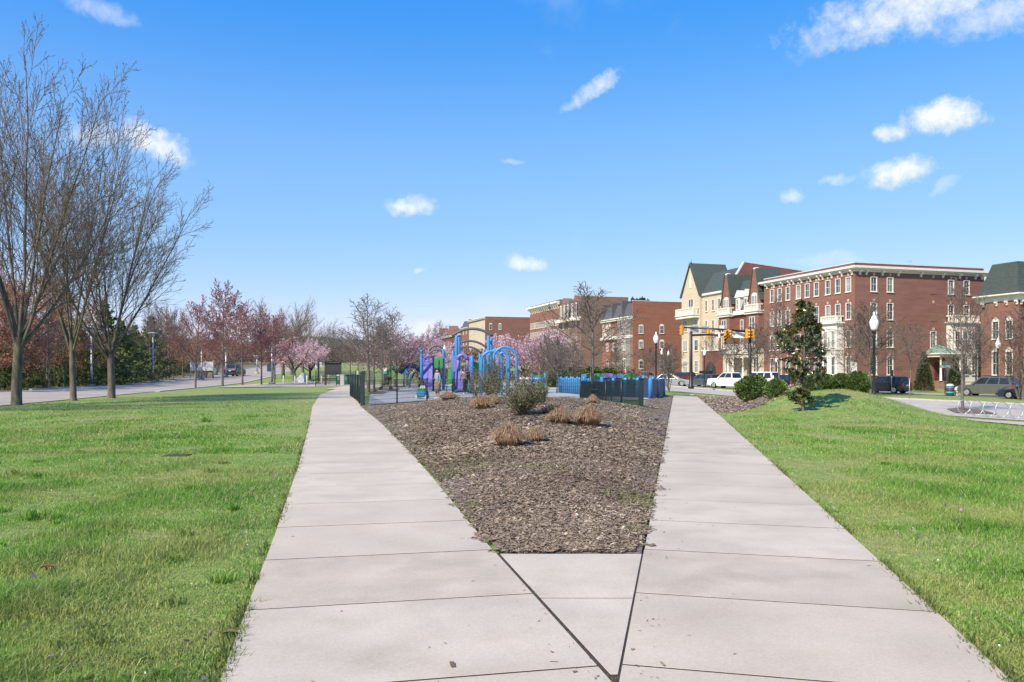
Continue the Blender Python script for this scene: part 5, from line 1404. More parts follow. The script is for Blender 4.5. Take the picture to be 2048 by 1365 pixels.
# woodland beyond the road: russet oaks, spruces and bare trunks
def wood_x(Y): return rl(Y) - 10.7 - .012 * max(0, Y - 60)
oaks = [(-28, 55, 500), (8, 60, 520), (40, 66, 500), (62, 63, 560), (95, 70, 555), (118, 66, 610), (150, 73, 575), (178, 80, 600), (208, 78, 590), (20, 80, 560), (70, 88, 540), (130, 92, 570), (345, 112, 625), (372, 116, 640), (400, 125, 650), (425, 130, 655), (455, 136, 660), (480, 142, 668), (505, 150, 672), (525, 158, 676)]
ORD = 'first second third fourth fifth sixth seventh eighth ninth tenth eleventh twelfth thirteenth fourteenth fifteenth sixteenth seventeenth eighteenth nineteenth twentieth'.split()
def rank(vals, k): return ORD[sorted(range(len(vals)), key=lambda i: vals[i][0]).index(k)]
def lab_oak(k): return rank(oaks, k) + ' russet leaved oak from the left in the wood across the road'
for k, (px, Y, tp) in enumerate(oaks):
    p = at(px, Y); 
    if p.x > wood_x(Y) - 1.2: p = Vector((wood_x(Y) - 1.5 - (k % 3), Y, 0)); p.z = h(p.x, p.y)
    kk = ('oak', 'oak_b', 'oak_thin')[k % 3] if px < 300 else ('oak_b', 'oak_thin')[k % 2]
    s = sc_for(px, Y, tp, kk)
    tree(kk, p, k * 2.1, (s * 1.05, s * 1.05, s), 'oak_tree', lab_oak(k), group='russet oaks across the left road')
sp = [(232, 77, 640, 'spruce at the left end of the evergreens behind the third big tree'), (262, 86, 602, 'tallest dark spruce left of the second lamp post'), (296, 92, 640, 'pale green spruce just left of the second lamp post'), (322, 97, 650, 'spruce just right of the second lamp post'), (336, 104, 632, 'rightmost slim spruce of the evergreens'), (205, 83, 670, 'low spruce between the first lamp post and third big tree'), (118, 74, 690, 'dark low spruce between the first two big trees'), (60, 70, 690, 'dark low spruce right of the leftmost big trunk'), (10, 64, 690, 'dark low spruce at the left edge under the oaks'), (172, 84, 680, 'low dark spruce behind the first lamp post')]
for k, (px, Y, tp, lab) in enumerate(sp):
    p = at(px, Y)
    if p.x > wood_x(Y) - 1.5: p = Vector((wood_x(Y) - 1.8, Y, 0)); p.z = h(p.x, p.y)
    s = sc_for(px, Y, tp, 'spruce' if k % 2 else 'spruce_b')
    w = s * (1.25 if tp < 660 else 1.5)
    tree('spruce' if k % 2 else 'spruce_b', p, k * 2.3, (w, w, s), 'spruce_tree', lab, group='spruces across the left road')
TW = ((30, 62, 600), (66, 62, 590), (110, 68, 600), (128, 68, 620), (172, 77, 600), (258, 92, 620), (345, 104, 600), (362, 108, 606), (378, 112, 612), (412, 118, 615), (330, 100, 590))
for k, (px, Y, tp) in enumerate(TW):
    p = at(px, Y)
    if p.x > wood_x(Y) - .6: p = Vector((wood_x(Y) - .9, Y, 0)); p.z = h(p.x, p.y)
    s = sc_for(px, Y, tp, 'bare' if k % 2 else 'bare_b')
    tree('bare' if k % 2 else 'bare_b', p, k * 1.9, (s * .75, s * .75, s), 'bare_tree', rank(TW, k) + ' thin bare tree from the left at the front of the left wood', group='bare trees at the edge of the left wood')
# undergrowth and the far-off woods: masses nobody could count
def mass(name, label, pts, n, spread, hts, mt, size, seed, cat='wood'):
    rng = np.random.default_rng(seed)
    pts = np.array(pts, float)
    seg = rng.integers(0, len(pts) - 1, n); f = rng.uniform(0, 1, n)
    b = pts[seg] * (1 - f)[:, None] + pts[seg + 1] * f[:, None]
    x = b[:, 0] + rng.uniform(-spread, spread, n); y = b[:, 1] + rng.uniform(-spread, spread, n)
    top = (hts[0] + (hts[1] - hts[0]) * (.5 + .5 * patch_noise(x, y, .5 * 4 / max(4, spread), seed) / 1.6).clip(0, 1))
    z = H(x, y) + top * rng.uniform(0, 1, n) ** .8
    D = rng.normal(0, 1, (n, 3)); D[:, 2] = np.abs(D[:, 2]) + 1.2
    V, P = leaf_quads(np.stack([x, y, z], 1), size * rng.uniform(.5, 1.4, n), rng, aspect=.28, dirs=D)
    o = link(name, npmesh(name, V, [P], mt, attr=np.repeat(rng.uniform(0, 1, n), 4)))
    props(o, label, cat, kind='stuff')
mass('undergrowth', 'tangled dark undergrowth below the oaks across the left road', [(wood_x(y_) - 7.0, y_) for y_ in range(46, 150, 6)], 26000, 4.0, (.9, 3.2), 'conifer_dark', .42, 51, 'undergrowth')
mass('far_wood', 'brown bare wood behind the russet oaks on the left', [(wood_x(y_) - 19, y_) for y_ in range(50, 260, 8)], 42000, 9.0, (4, 8.0), 'far_wood', .8, 52)
mass('far_wood', 'hazy brown wood on the horizon behind the playground', [(-150, 330), (-90, 300), (-30, 290), (15, 285)], 34000, 26.0, (2.5, 6.5), 'far_wood', 1.3, 53)
mass('shrubbery', 'dark bare shrubbery behind the play towers', [(-13, 112), (2, 108), (16, 104)], 9000, 2.2, (.7, 2.2), 'far_wood', .5, 54, 'shrubbery')
hm = MB()
rh = random.Random(4); ring = []
for i in range(61):
    x = -420 + i * 14; ring.append((x, 620 + 20 * math.sin(i * .3), 22 * math.exp(-((x + 130) / 130) ** 2) + 6 + 2.0 * math.sin(i * .8)))
vs = [(x, y - 60, 0) for x, y, z in ring] + [(x, y, z) for x, y, z in ring] + [(x, y + 90, 0) for x, y, z in ring]
hm.add(vs, [(r_ * 61 + i, r_ * 61 + i + 1, (r_ + 1) * 61 + i + 1, (r_ + 1) * 61 + i) for r_ in range(2) for i in range(60)], 0, True)
M['hill'] = mat('hill', (.15, .14, .14), .95, .3, .12)
hm.build('hills', 'hill')['kind'] = 'structure'
# cherries in blossom
ch = [('cherry', 589, 104, 672, 'left hand pink cherry beside the bollards and concrete block'), ('cherry', 620, 109, 682, 'right hand pink cherry of the pair beside the dark notice board')]
for k, (ky, px, Y, tp, lab) in enumerate(ch):
    p = at(px, Y); s = sc_for(px, Y, tp, ky)
    tree(ky, p, 1 + k * 2.5, (s * 1.12, s * 1.12, s), 'cherry_tree', lab, group='pink cherries')
for k, (ky, px, Y, tp, lab) in enumerate((('cherry_thin', 790, 72, 655, 'half opened pink cherry nearest the bare park trees'), ('cherry_thin', 815, 80, 652, 'half opened pink cherry behind the denim clad parent'), ('cherry', 842, 88, 664, 'pink cherry behind the left blue play post'), ('cherry', 868, 100, 672, 'pink cherry between the play arches and far houses'), ('cherry_thin', 770, 90, 672, 'half opened pink cherry farthest left in the playground group'),
        ('cherry', 1046, 84, 660, 'pink cherry behind the blue hoops, fullest bloom'), ('cherry', 1012, 100, 682, 'pink cherry seen through the blue hoops'), ('cherry_thin', 1078, 76, 652, 'half opened pink cherry right of the blue hoops'), ('cherry_thin', 1112, 82, 668, 'half opened pink cherry left of the tall bare tree'))):
    p = at(px, Y); s = sc_for(px, Y, tp, ky)
    tree(ky, p, 2 + k * 1.9, (s * 1.0, s * 1.0, s), 'cherry_tree', lab, group='pink cherries')
# bare trees in the playground and park
PG = 'bare trees in and around the playground'
for k, (ky, px, Y, tp, wd, lab) in enumerate((('bare', 737, 58, 588, .95, 'tallest bare tree in the playground pits, left of the stroller'), ('bare_b', 749, 55, 628, .9, 'bare tree close right of the tallest one in the pits'), ('bare', 763, 66, 638, .9, 'third bare tree in the pits, beside the stroller'), ('bare_b', 780, 72, 618, 1.1, 'bushy bare tree in front of the left cherries'),
        ('bare_b', 1183, 46, 560, 1.15, 'tall bare tree inside the playground behind the bench'), ('bare_dense', 1093, 57, 668, 1.0, 'small bare tree left of the blue picket panels'), ('bare_dense', 1114, 54, 672, 1.0, 'small bare tree at the left end of the picket panels'), ('bare_dense', 1145, 58, 676, 1.0, 'small bare tree in front of the picket panels'),
        ('bare', 664, 128, 650, .8, 'thin bare tree rising behind the dark notice board'), ('bare_b', 681, 112, 652, .8, 'thin bare tree right of the dark notice board'), ('bare', 701, 120, 664, .8, 'thin bare tree left of the tallest playground tree'), ('bare_b', 716, 140, 676, .9, 'distant bare tree beyond the dog run fence'), ('bare', 878, 170, 640, .8, 'distant bare tree beside the farthest dark house'))):
    p = at(px, Y); s = sc_for(px, Y, tp, ky)
    wd *= 1.5 if ky != 'bare_dense' else 1.15
    tree(ky, p, 1.1 * k, (s * wd, s * wd, s), 'bare_tree', lab, group=PG)
DP = ((690, 190, 690), (725, 200, 694), (745, 210, 690), (765, 185, 694), (705, 215, 692), (672, 205, 690), (790, 200, 698))
for k, (px, Y, tp) in enumerate(DP):
    p = at(px, Y); s = sc_for(px, Y, tp, 'bare_dense')
    tree('bare_dense', p, 1.7 * k, (s * 1.15, s * 1.15, s), 'bare_tree', rank(DP, k) + ' distant grey bare tree from the left beyond the dog run', group='distant park trees')
SG = 'bare street trees along the right street'
for k, (ky, px, Y, tp, wd, lab) in enumerate((('bare', 1557, 38, 585, .95, 'bare tree on the mulch just left of the magnolia'), ('bare_dense', 1741, 74, 590, 1.3, 'bare street tree just behind the nearest lamp post'), ('bare', 1822, 84, 640, 1.25, 'bare street tree left of the copper roofed porch'), ('bare', 1926, None, 552, .95, 'bare tree in the mulch island behind the bike hoops'),
        ('bare_dense', 1951, 82, 640, 1.2, 'bare street tree behind the olive four wheel drive'), ('bare_dense', 2046, 66, 600, 1.2, 'bare tree cut by the right edge of the photo'), ('bare', 1422, 112, 655, .8, 'slender bare tree in front of the tan gabled house'), ('bare_dense', 1470, 108, 660, 1.2, 'bare tree in front of the curved portico'), ('bare_dense', 1515, 104, 640, 1.2, 'bare tree between the portico and the brick corner building'), ('bare_dense', 1622, 94, 640, 1.2, 'bare tree before the white bay of the corner building'),
        ('bare_dense', 1300, 118, 690, 1.5, 'low spreading bare tree before the plain brick wall, left'), ('bare_dense', 1340, 126, 680, 1.5, 'low spreading bare tree before the plain brick wall, right'), ('bare_dense', 1232, 126, 690, 1.3, 'bare tree before the orange end house front'), ('bare', 1700, 80, 640, 1.1, 'bare tree left of the nearest lamp post'))):
    p = at(px, Y) if Y else G(1926, 823); s = sc_for(px, p.y, tp, ky)
    tree(ky, p, 1.3 * k + .4, (s * wd, s * wd, s), 'street_tree', lab, group=SG)
# little many-stemmed tree at the end of the right path
def multistem(px, py, top, name, label, seed=3, n=9):
    p = gp(px, py); hh = zp(top, p[1]) - p[2]
    rg = random.Random(seed); out = []
    T = thing(name, label, 'tree', p)
    allb = []; tr = []
    for k in range(n):
        a = rg.uniform(0, 6.28); d = (math.cos(a) * rg.uniform(.05, .42), math.sin(a) * rg.uniform(.05, .42), 1)
        g_ = grow(seed + k, [dict(len=hh * rg.uniform(.7, 1), r=.03, up=.03, wob=.06, pts=6, taper=.3), dict(n=9, len=.4, r=.5, ang=(20, 45), start=.3, up=.03, wob=.08, pts=4, rmin=.013), dict(n=5, len=.5, r=.6, ang=(25, 50), start=.2, up=.02, wob=.08, pts=3, rmin=.011)], dirn=d)
        tr += g_[0]; allb += [g_[1], g_[2]]
    V, P = tubes(tr, 5); link('trunk', npmesh(name + '_trunk', V, [P], 'bark_grey', smooth=True), T)
    Vs = []; Ps = []; o = 0
    for b in allb: V, P = tubes(b, 3); Vs.append(V); Ps.append(P + o); o += len(V)
    link('crown', npmesh(name + '_crown', np.concatenate(Vs), Ps, 'twig_grey'), T)
    return T
multistem(1338, 786, 702, 'crape_myrtle', 'small many stemmed bare tree at the far end of the right footpath')
multistem(2036, 800, 690, 'crape_myrtle', 'many stemmed bare tree against the brick house at the right edge', 23)
# magnolia
def magnolia():
    p = gp(1606, 823); hh = zp(590, p[1]) - p[2]
    T = thing('magnolia_tree', 'evergreen magnolia with glossy dark leaves standing on the right lawn', 'tree', (p[0], p[1], p[2] - .03))
    g_ = grow(66, [dict(len=hh * .93, r=.062, up=.05, wob=.035, pts=10, taper=.2),
        dict(n=38, len=.188, r=.5, ang=(40, 75), ang_low=72, ang_top=35, start=.04, up=.04, wob=.08, pts=6, rmin=.012, shape=lambda f: .55 + .80 * math.exp(-((f - .52) / .26) ** 2) - .25 * f + .30 * math.sin(f * 31) + .15 * math.sin(f * 67), ref=1.1),
        dict(n=5, len=.50, r=.6, ang=(25, 60), start=.3, up=.06, wob=.08, pts=4, rmin=.008)])
    V, P = tubes(g_[0] + g_[1], 6); link('trunk', npmesh('magnolia_trunk', V, [P], 'bark_grey', smooth=True), T)
    rng = np.random.default_rng(6)
    pts, d = along(g_[2], 11, rng, .25, .02); p2, d2 = along(g_[1], 15, rng, .25, .02)
    tip = np.array([b[0][-1] for b in g_[2] + g_[1]]); pts = np.concatenate([pts, p2, np.repeat(tip, 8, 0)]); n = len(pts)
    D = np.concatenate([d, d2, rng.normal(0, .6, (len(tip) * 8, 3)) + np.array([0, 0, .6])]); 
    D = D * .9 + rng.normal(0, .7, (n, 3)); D[:, 2] -= .10; D /= np.linalg.norm(D, axis=1, keepdims=True)
    E = rng.normal(0, 1, (n, 3)); E -= D * (E * D).sum(1, keepdims=True); E /= np.linalg.norm(E, axis=1, keepdims=True)
    Nn = np.cross(D, E); flip = Nn[:, 2] < -.1; E[flip] *= -1; Nn[flip] *= -1
    ln = .155 * rng.uniform(.65, 1.25, n)[:, None]; w = ln * .24
    a = pts; b = pts + D * ln * .5; c = pts + D * ln - Nn * ln * .12
    V = np.stack([a, b + E * w + Nn * w * .3, c, b - E * w + Nn * w * .3, b], 1).reshape(-1, 3)
    i = np.arange(n)[:, None] * 5
    link('leaves', npmesh('magnolia_leaves', V, [i + np.array([0, 4, 1]), i + np.array([4, 2, 1]), i + np.array([0, 3, 4]), i + np.array([4, 3, 2])], 'magnolia'), T)
magnolia()
# laurels on the mound
def bush(key, px, py, wpx, hpx, name, label, cat='bush', group=None, native=(1.6, 1.1), Y=None):
    p = gp(px, py) if Y is None else tuple(at(px, Y))
    w = wpx * p[1] / F; hh = hpx * p[1] / F
    tm, cm = TREES[key]
    t = thing(name, label, cat, (p[0], p[1], p[2] - .04), px * .37, group)
    t.scale = (w / native[0], w / native[0], hh / native[1])
    link('stems', tm, t); link('leaves', cm, t)
    return t
LG = 'laurel bushes on the mound'
bush('laurel', 1507, 800, 70, 47, 'laurel_bush', 'largest laurel bush, at the left end of the mulch bed', group=LG)
bush('laurel_b', 1553, 794, 42, 38, 'laurel_bush', 'laurel bush behind the bare tree left of the magnolia', group=LG)
bush('laurel', 1650, 777, 46, 28, 'laurel_bush', 'laurel bush just right of the magnolia', group=LG)
bush('laurel_b', 1682, 776, 46, 31, 'laurel_bush', 'laurel bush in the middle of the crest row', group=LG)
bush('laurel', 1715, 782, 50, 38, 'laurel_bush', 'laurel bush beside the nearest lamp post', group=LG)
bush('laurel_b', 1625, 780, 40, 31, 'laurel_bush', 'laurel bush hidden behind the magnolia', group=LG)
for k, (px, Y, w, hh, lab) in enumerate(((1115, 72, 60, 40, 'pale green hedge bush behind the small bare trees'), (1150, 76, 60, 38, 'pale green hedge bush behind the picket panels'), (1185, 80, 60, 36, 'pale green hedge bush behind the tall bare tree'), (1218, 84, 50, 32, 'pale green hedge bush left of the maroon shirt walker'))):
    bush('hedge', px, 0, w, hh, 'hedge_bush', lab, 'hedge', 'hedge behind the playground', native=(2.0, 1.2), Y=Y)
bush('cone', 1848, 0, 38, 75, 'yew_bush', 'dark conical evergreen left of the porch', 'bush', 'evergreens flanking the porch', native=(2.3, 4.6), Y=93)
bush('cone', 1909, 0, 32, 68, 'yew_bush', 'dark conical evergreen right of the porch', 'bush', 'evergreens flanking the porch', native=(2.3, 4.6), Y=93)
# twiggy shrubs and tan grasses on the mulch mound
def twiggy(px, py, wpx, hpx, label, seed, nleaf=2600, n=26):
    p = gp(px, py); w = wpx * p[1] / F; hh = hpx * p[1] / F
    T = thing('twiggy_shrub', label, 'shrub', (p[0], p[1], p[2] - .03), 0, 'shrubs on the mulch mound')
    rg = random.Random(seed); lv = [[], []]
    for k in range(n):
        a = rg.uniform(0, 6.28); e = rg.uniform(.1, 1.0)
        d = (math.cos(a) * e * w / hh * .62, math.sin(a) * e * w / hh * .62, 1)
        g_ = grow(seed * 100 + k, [dict(len=hh * rg.uniform(.65, 1.12) * (1.1 - .25 * e), r=.012, up=.02, wob=.10, pts=6, taper=.35, rmin=.004), dict(n=9, len=.42, r=.6, ang=(20, 55), start=.2, up=.03, wob=.1, pts=4, rmin=.0035)], dirn=d)
        lv[0] += g_[0]; lv[1] += g_[1]
    V, P = tubes(lv[0], 4); V2, P2 = tubes(lv[1], 3)
    link('stems', npmesh('shrub_stems', np.concatenate([V, V2]), [P, P2 + len(V)], 'twig'), T)
    rng = np.random.default_rng(seed)
    pts, d = along(lv[1], max(4, nleaf // len(lv[1])), rng, .15, .018); q, dq = along(lv[0], nleaf // (4 * len(lv[0])), rng, .3, .02)
    pts = np.concatenate([pts, q]); d = np.concatenate([d, dq])
    V, P = leaf_quads(pts, .052 * rng.uniform(.6, 1.3, len(pts)), rng, aspect=.45, dirs=d)
    link('leaves', npmesh('shrub_leaves', V, [P], 'shrub_leaf', attr=np.repeat(rng.uniform(0, 1, len(pts)), 4)), T)
twiggy(1040, 832, 150, 88, 'nearest twiggy olive green shrub on the mulch mound', 5, 3400, 44)
twiggy(985, 806, 72, 78, 'darker twiggy shrub behind the nearest one, in front of the hoops', 6, 2000, 26)
twiggy(950, 800, 40, 62, 'thin straggly shrub left of the mound shrubs', 7, 500, 9)
twiggy(1085, 812, 50, 42, 'low straggly shrub right of the mound shrubs', 8, 700, 12)
def tuft(px, py, wpx, hpx, label, seed, mt='tan_grass', n=1700, cat='ornamental grass'):
    p = gp(px, py); w = wpx * p[1] / F; hh = hpx * p[1] / F
    T = thing('grass_clump', label, cat, (p[0], p[1], p[2] - .01), 0, 'clumps of dry tan grass on the mulch')
    rng = np.random.default_rng(seed)
    a = rng.uniform(0, 2 * PI, n); e = np.sqrt(rng.uniform(0, 1, n))
    ro = np.stack([np.cos(a) * e * w * .24, np.sin(a) * e * w * .24, np.zeros(n)], 1)
    out = np.stack([np.cos(a + rng.normal(0, .5, n)), np.sin(a + rng.normal(0, .5, n)), np.zeros(n)], 1)
    L_ = hh * rng.uniform(.70, 1.12, n) * (1.0 - .42 * e ** 2)
    reach = w * .34 * e * rng.uniform(.6, 1.3, n)
    up = np.array([0, 0, 1.0])
    P1 = ro + out * (reach * .45)[:, None] + up * (L_ * .66)[:, None]
    P2 = ro + out * (reach * .95)[:, None] + up * (L_ * (.98 - .18 * e))[:, None]
    P3 = ro + out * (reach * 1.2)[:, None] + up * (L_ * (.86 - .42 * e * rng.uniform(.2, 1.2, n)))[:, None]
    sd = np.cross(out, up) ; sd = sd * np.cos(rng.uniform(-1, 1, n))[:, None]; wd = (.0030 + .00012 * p[1]) * rng.uniform(.7, 1.3, n)[:, None]
    V = np.stack([ro - sd * wd, ro + sd * wd, P1 + sd * wd, P1 - sd * wd, P2 + sd * wd * .8, P2 - sd * wd * .8, P3], 1).reshape(-1, 3)
    i = np.arange(n)[:, None] * 7
    link('blades', npmesh('clump_blades', V, [i + np.array([0, 1, 2, 3]), i + np.array([3, 2, 4, 5]), i + np.array([5, 4, 6])], mt, attr=np.repeat(np.clip(rng.beta(2, 2, n), 0, 1), 7)), T)
for k, (px, py, w, hh, lab) in enumerate(((1018, 895, 70, 42, 'nearest and largest tan grass clump in the middle of the mulch'), (1071, 886, 44, 27, 'small tan grass clump touching the largest one on its right'), (1120, 849, 52, 28, 'tan grass clump left of the pair under the fence bench'), (1178, 853, 62, 36, 'tan grass clump right of the pair under the fence bench'), (1107, 830, 48, 20, 'low flat tan grass clump right of the nearest shrub'), (964, 820, 40, 26, 'tan grass clump left of the nearest shrub'), (986, 812, 34, 20, 'small tan grass clump behind the left clump near the shrub'), (1186, 808, 20, 16, 'tiny tan grass clump at the fence by the bench'), (897, 801, 36, 15, 'tan grass clump in front of the woman in the skirt'))):
    tuft(px, py, w * 1.05, hh * 1.22, lab, 70 + k)
tuft(412, 905 - 60, 26, 14, 'isolated dark green grass tuft on the left lawn', 90, 'blade', 160, 'grass tuft'); bpy.context.view_layer.update()

# ------------------------------------------------------------------ street furniture
LM = {}
def lamp_post(px, top_py, Y, label):
    T_ = at(px, Y); hh = zp(top_py, Y) - T_.z
    T = thing('lamp_post', label, 'lamp post', T_, 0, 'black lamp posts with white globes')
    s = hh / 4.5
    if not LM:
        mb = MB(); mb.lathe([(.20, 0), (.20, .12), (.16, .18), (.14, .7), (.085, .9), (.07, 1.0), (.058, 3.3), (.085, 3.36), (.085, 3.42), (.06, 3.48), (.10, 3.6), (.125, 3.66)], 14); LM['pole'] = mb.mesh('pole', 'black')
        mb = MB(); mb.lathe([(.115, 3.662), (.16, 3.75), (.205, 3.92), (.215, 4.02), (.19, 4.12), (.135, 4.2), (.14, 4.215), (.10, 4.28), (.05, 4.34), (.045, 4.40), (.06, 4.43), (.02, 4.5)], 16); LM['globe'] = mb.mesh('globe', 'globe')
    a = link('pole', LM['pole'], T); b = link('globe', LM['globe'], T)
    T.scale = (s * .9, s * .9, s)
lamp_post(1748, 624, 37.5, 'nearest lamp post, behind the grassy mound and laurels')
lamp_post(1312, 664, 53, 'lamp post rising behind the blue play panels')
lamp_post(1996, 676, 78, 'lamp post behind the olive four wheel drive')
lamp_post(1409, 697, 100, 'lamp post left of the arched doorway of the tan house')
lamp_post(889, 690, 88, 'lamp post between the play arches')
lamp_post(1122, 683, 95, 'lamp post among the bare trees by the pickets')
lamp_post(1324, 697, 112, 'small distant lamp post before the plain brick wall')
lamp_post(1337, 700, 122, 'smallest distant lamp post near the brick wall')
lamp_post(1553, 713, 95, 'lamp post hidden behind the bare tree and laurels')
def road_lamp(px, py, top, label):
    p = gp(px, py); hh = zp(top, p[1]) - p[2]
    T = thing('street_light', label, 'street light', p, 0, 'tall grey street lights along the left road')
    mb = MB(); mb.lathe([(.38, 0), (.38, .22), (.30, .28)], 16); mb.build('base', 'concrete', T)
    mb = MB(); mb.lathe([(.13, .28), (.12, 1.9), (.085, 2.0), (.07, hh - .5)], 12); mb.build('pole', 'galv', T)
    mb = MB(); mb.lathe([(.075, hh - .5), (.22, hh - .35), (.20, hh - .12), (.06, hh - .06)], 12); mb.lathe([(.62, hh - .06), (.60, hh - .02), (.2, hh + .03)], 18); mb.build('lamp_head', 'pale_grey', T)
road_lamp(183, 774, 655, 'street light between the second and third big trees')
road_lamp(306, 765, 666, 'street light in front of the spruces')
road_lamp(403, 759, 690, 'street light beside the grey enclosure')
road_lamp(452, 755, 696, 'street light behind the tallest maple')
road_lamp(514, 748, 712, 'farthest street light on the rising road')
road_lamp(544, 769, 672, 'street light at the lawn edge beside the last maple')
# traffic signals on mast arms
def signal_head(T, c, rz, n=3):
    mb = MB(); mb.bbox((0, 0, 0), (.34, .26, 1.02), .05)
    Tm = Matrix.Translation(c) @ Matrix.Rotation(rz, 4, 'Z')
    m2 = MB(); m2.v = [tuple(Tm @ Vector(v)) for v in mb.v]; m2.f = mb.f; m2.m = mb.m; m2.sm = mb.sm
    o = m2.build('signal_head', 'signal', T)
    for k in (-1, 0, 1):
        v = MB(); v.tube([Tm @ Vector((0, -.13, k * .32)), Tm @ Vector((0, -.33, k * .32 - .02))], [.135, .125], 12, cap=False); v.build('visor', 'signal', o)
        v = MB(); v.tube([Tm @ Vector((0, -.132, k * .32)), Tm @ Vector((0, -.138, k * .32))], .12, 12); v.build('lens', 'black', o)
    return o
def signal_mast(px, Y, top, arms, heads, signs, label):
    T0 = at(px, Y); T = thing('traffic_signal', label, 'traffic signal', T0, 0, 'traffic signal masts')
    def L_(p): return Vector(p) - T0
    ht = zp(top, Y) - T0.z
    mb = MB(); mb.lathe([(.30, 0), (.30, .3), (.20, .4), (.17, 2.0), (.15, ht), (.05, ht + .06)], 14); mb.build('pole', 'black', T)
    for (pxb, ypx, yb, ypole) in arms:
        mb = MB(); a = Vector((0, 0, zp(ypole, Y) - T0.z)); b = L_(((pxb - 1024) / F * yb, yb, zp(ypx, yb)))
        mb.tube([a, a.lerp(b, .5) + Vector((0, 0, .06)), b], [.13, .10, .075], 10); mb.build('mast_arm', 'black', T)
    for (pxh, pyh, Yh, rz) in heads: signal_head(T, L_(((pxh - 1024) / F * Yh, Yh, zp(pyh, Yh))), rz)
    for (pxs, pys, w, hh, Ys, nm, mt) in signs:
        mb = MB(); c = L_(((pxs - 1024) / F * Ys, Ys, zp(pys, Ys))); mb.bbox((c.x, c.y - .2, c.z), (w, .04, hh), .01); 
        o = mb.build('sign_panel', mt, T)
        if nm == 'arrow':
            v = MB(); v.prism([(c.x - .10, c.z - .05), (c.x + .1, c.z - .05), (c.x, c.z - .22)], 1, c.y - .226, c.y - .221); v.box((c.x - .035, c.y - .226, c.z - .05), (c.x + .035, c.y - .221, c.z + .16)); v.build('arrow', 'black', o)
signal_mast(1500, 84, 655, [(1360, 655, 86, 664)], [(1364, 661, 85.6, R(200)), (1417, 668, 85.2, R(195)), (1494, 668, 83.6, R(60)), (1506, 669, 83.8, R(-60))], [(1388, 659, .9, .75, 86, '', 'galv'), (1410, 660, .8, .75, 86, '', 'galv'), (1443, 655, .55, .35, 85.5, '', 'white'), (1464, 670, .85, .7, 85, '', 'white'), (1479, 670, 1.0, .7, 84.8, '', 'white')], 'right traffic signal mast with the long arm reaching left')
signal_mast(1382, 82, 664, [(1450, 671, 84, 671)], [(1452, 670, 83.8, R(10)), (1457, 669, 84.2, R(55)), (1450, 680, 83.8, R(-10))], [(1434, 671, .55, .62, 83.7, 'arrow', 'white')], 'left traffic signal mast with the short arm reaching right')
# small street things on the right
def post_sign(px, Y, top, panel, name, label, mt='white', pm='galv', cat='sign', rz=0.0, double=None):
    p = at(px, Y); T = thing(name, label, cat, p)
    ht = zp(top, Y) - p.z
    mb = MB(); mb.tube([(0, 0, 0), (0, 0, ht)], .035, 8); mb.build('post', pm, T)
    w, hh = panel
    mb = MB(); mb.bbox((0, -.05, ht - hh / 2 - .02), (w, .03, hh), .008, 0, Matrix.Rotation(rz, 4, 'Z')); o = mb.build('sign_panel', mt, T)
    if double: mb = MB(); mb.bbox((0, 0, ht + .14), (double, .03, .24), .008, 0, Matrix.Rotation(R(40), 4, 'Z')); mb.build('sign_panel', mt, T)
    return T
post_sign(1707, 86, 724, (.75, 1.15), 'street_sign', 'white notice sign standing in front of the white bay', rz=R(8))
post_sign(1890, 76, 730, (1.05, .28), 'street_sign', 'green street name blades on a dark post by the hydrant', 'copper', 'black', double=.75)
post_sign(1783, 80, 740, (.3, .6), 'street_sign', 'dark backed small sign on the pavement behind the black crossover', 'charcoal')
post_sign(1819, 66, 757, (.05, .05), 'sign_post', 'slim grey metal post right of the black crossover', 'galv', cat='post')
p = at(1912, 76)
T = thing('fire_hydrant', 'cream fire hydrant on the grass strip beside the street name post', 'hydrant', p)
mb = MB(); mb.lathe([(.20, 0), (.20, .06), (.13, .1), (.13, .52), (.17, .54), (.17, .6), (.14, .62), (.12, .72), (.04, .80), (.035, .85)], 14); mb.build('barrel', 'tan', T)
mb = MB(); mb.tube([(-.22, 0, .42), (.22, 0, .42)], .06, 10); mb.tube([(0, 0, .38), (0, -.22, .38)], .075, 10); mb.build('outlets', 'tan', T)
mb = MB(); mb.lathe([(.145, .605), (.125, .70), (.05, .81)], 14); mb.build('bonnet', 'pale_grey', T)
p = at(1900, 75.5)
T = thing('litter_bin', 'painted litter bin with teal, red and blue bands beside the hydrant', 'bin', p)
mb = MB(); mb.lathe([(.30, 0), (.34, .1), (.34, .9)], 14); mb.build('body', 'navy', T)
for z_, mt in ((.25, 'teal'), (.5, 'maroon'), (.72, 'play_blue')): mb = MB(); mb.lathe([(.345, z_), (.345, z_ + .14)], 14); mb.build('band', mt, T)
mb = MB(); mb.lathe([(.36, .9), (.36, 1.0), (.22, 1.12), (.1, 1.14)], 14); mb.build('lid', 'pale_grey', T)
# bike hoops on the pavement
mb = MB(); rr = .37
pts = [(rr * math.sin(a), 0, .47 - rr * math.cos(a)) for a in [R(16) + (2 * PI - R(32)) * k / 30 for k in range(31)]]
mb.tube([(pts[0][0], 0, -.05)] + pts + [(pts[-1][0], 0, -.05)], .024, 8); HOOP = mb.mesh('hoop', 'galv')
for k, (px, py, lab) in enumerate(((1928, 831, 'leftmost round bike hoop, in front of the mulch island tree'), (1953, 834, 'second round bike hoop from the left'), (1979, 836, 'middle round bike hoop of the five'), (2004, 838, 'second round bike hoop from the right'), (2033, 840, 'rightmost round bike hoop by the photo edge'))):
    T = thing('bike_rack', lab, 'bike rack', gp(px, py), R(6), 'round bike hoops'); link('hoop', HOOP, T)
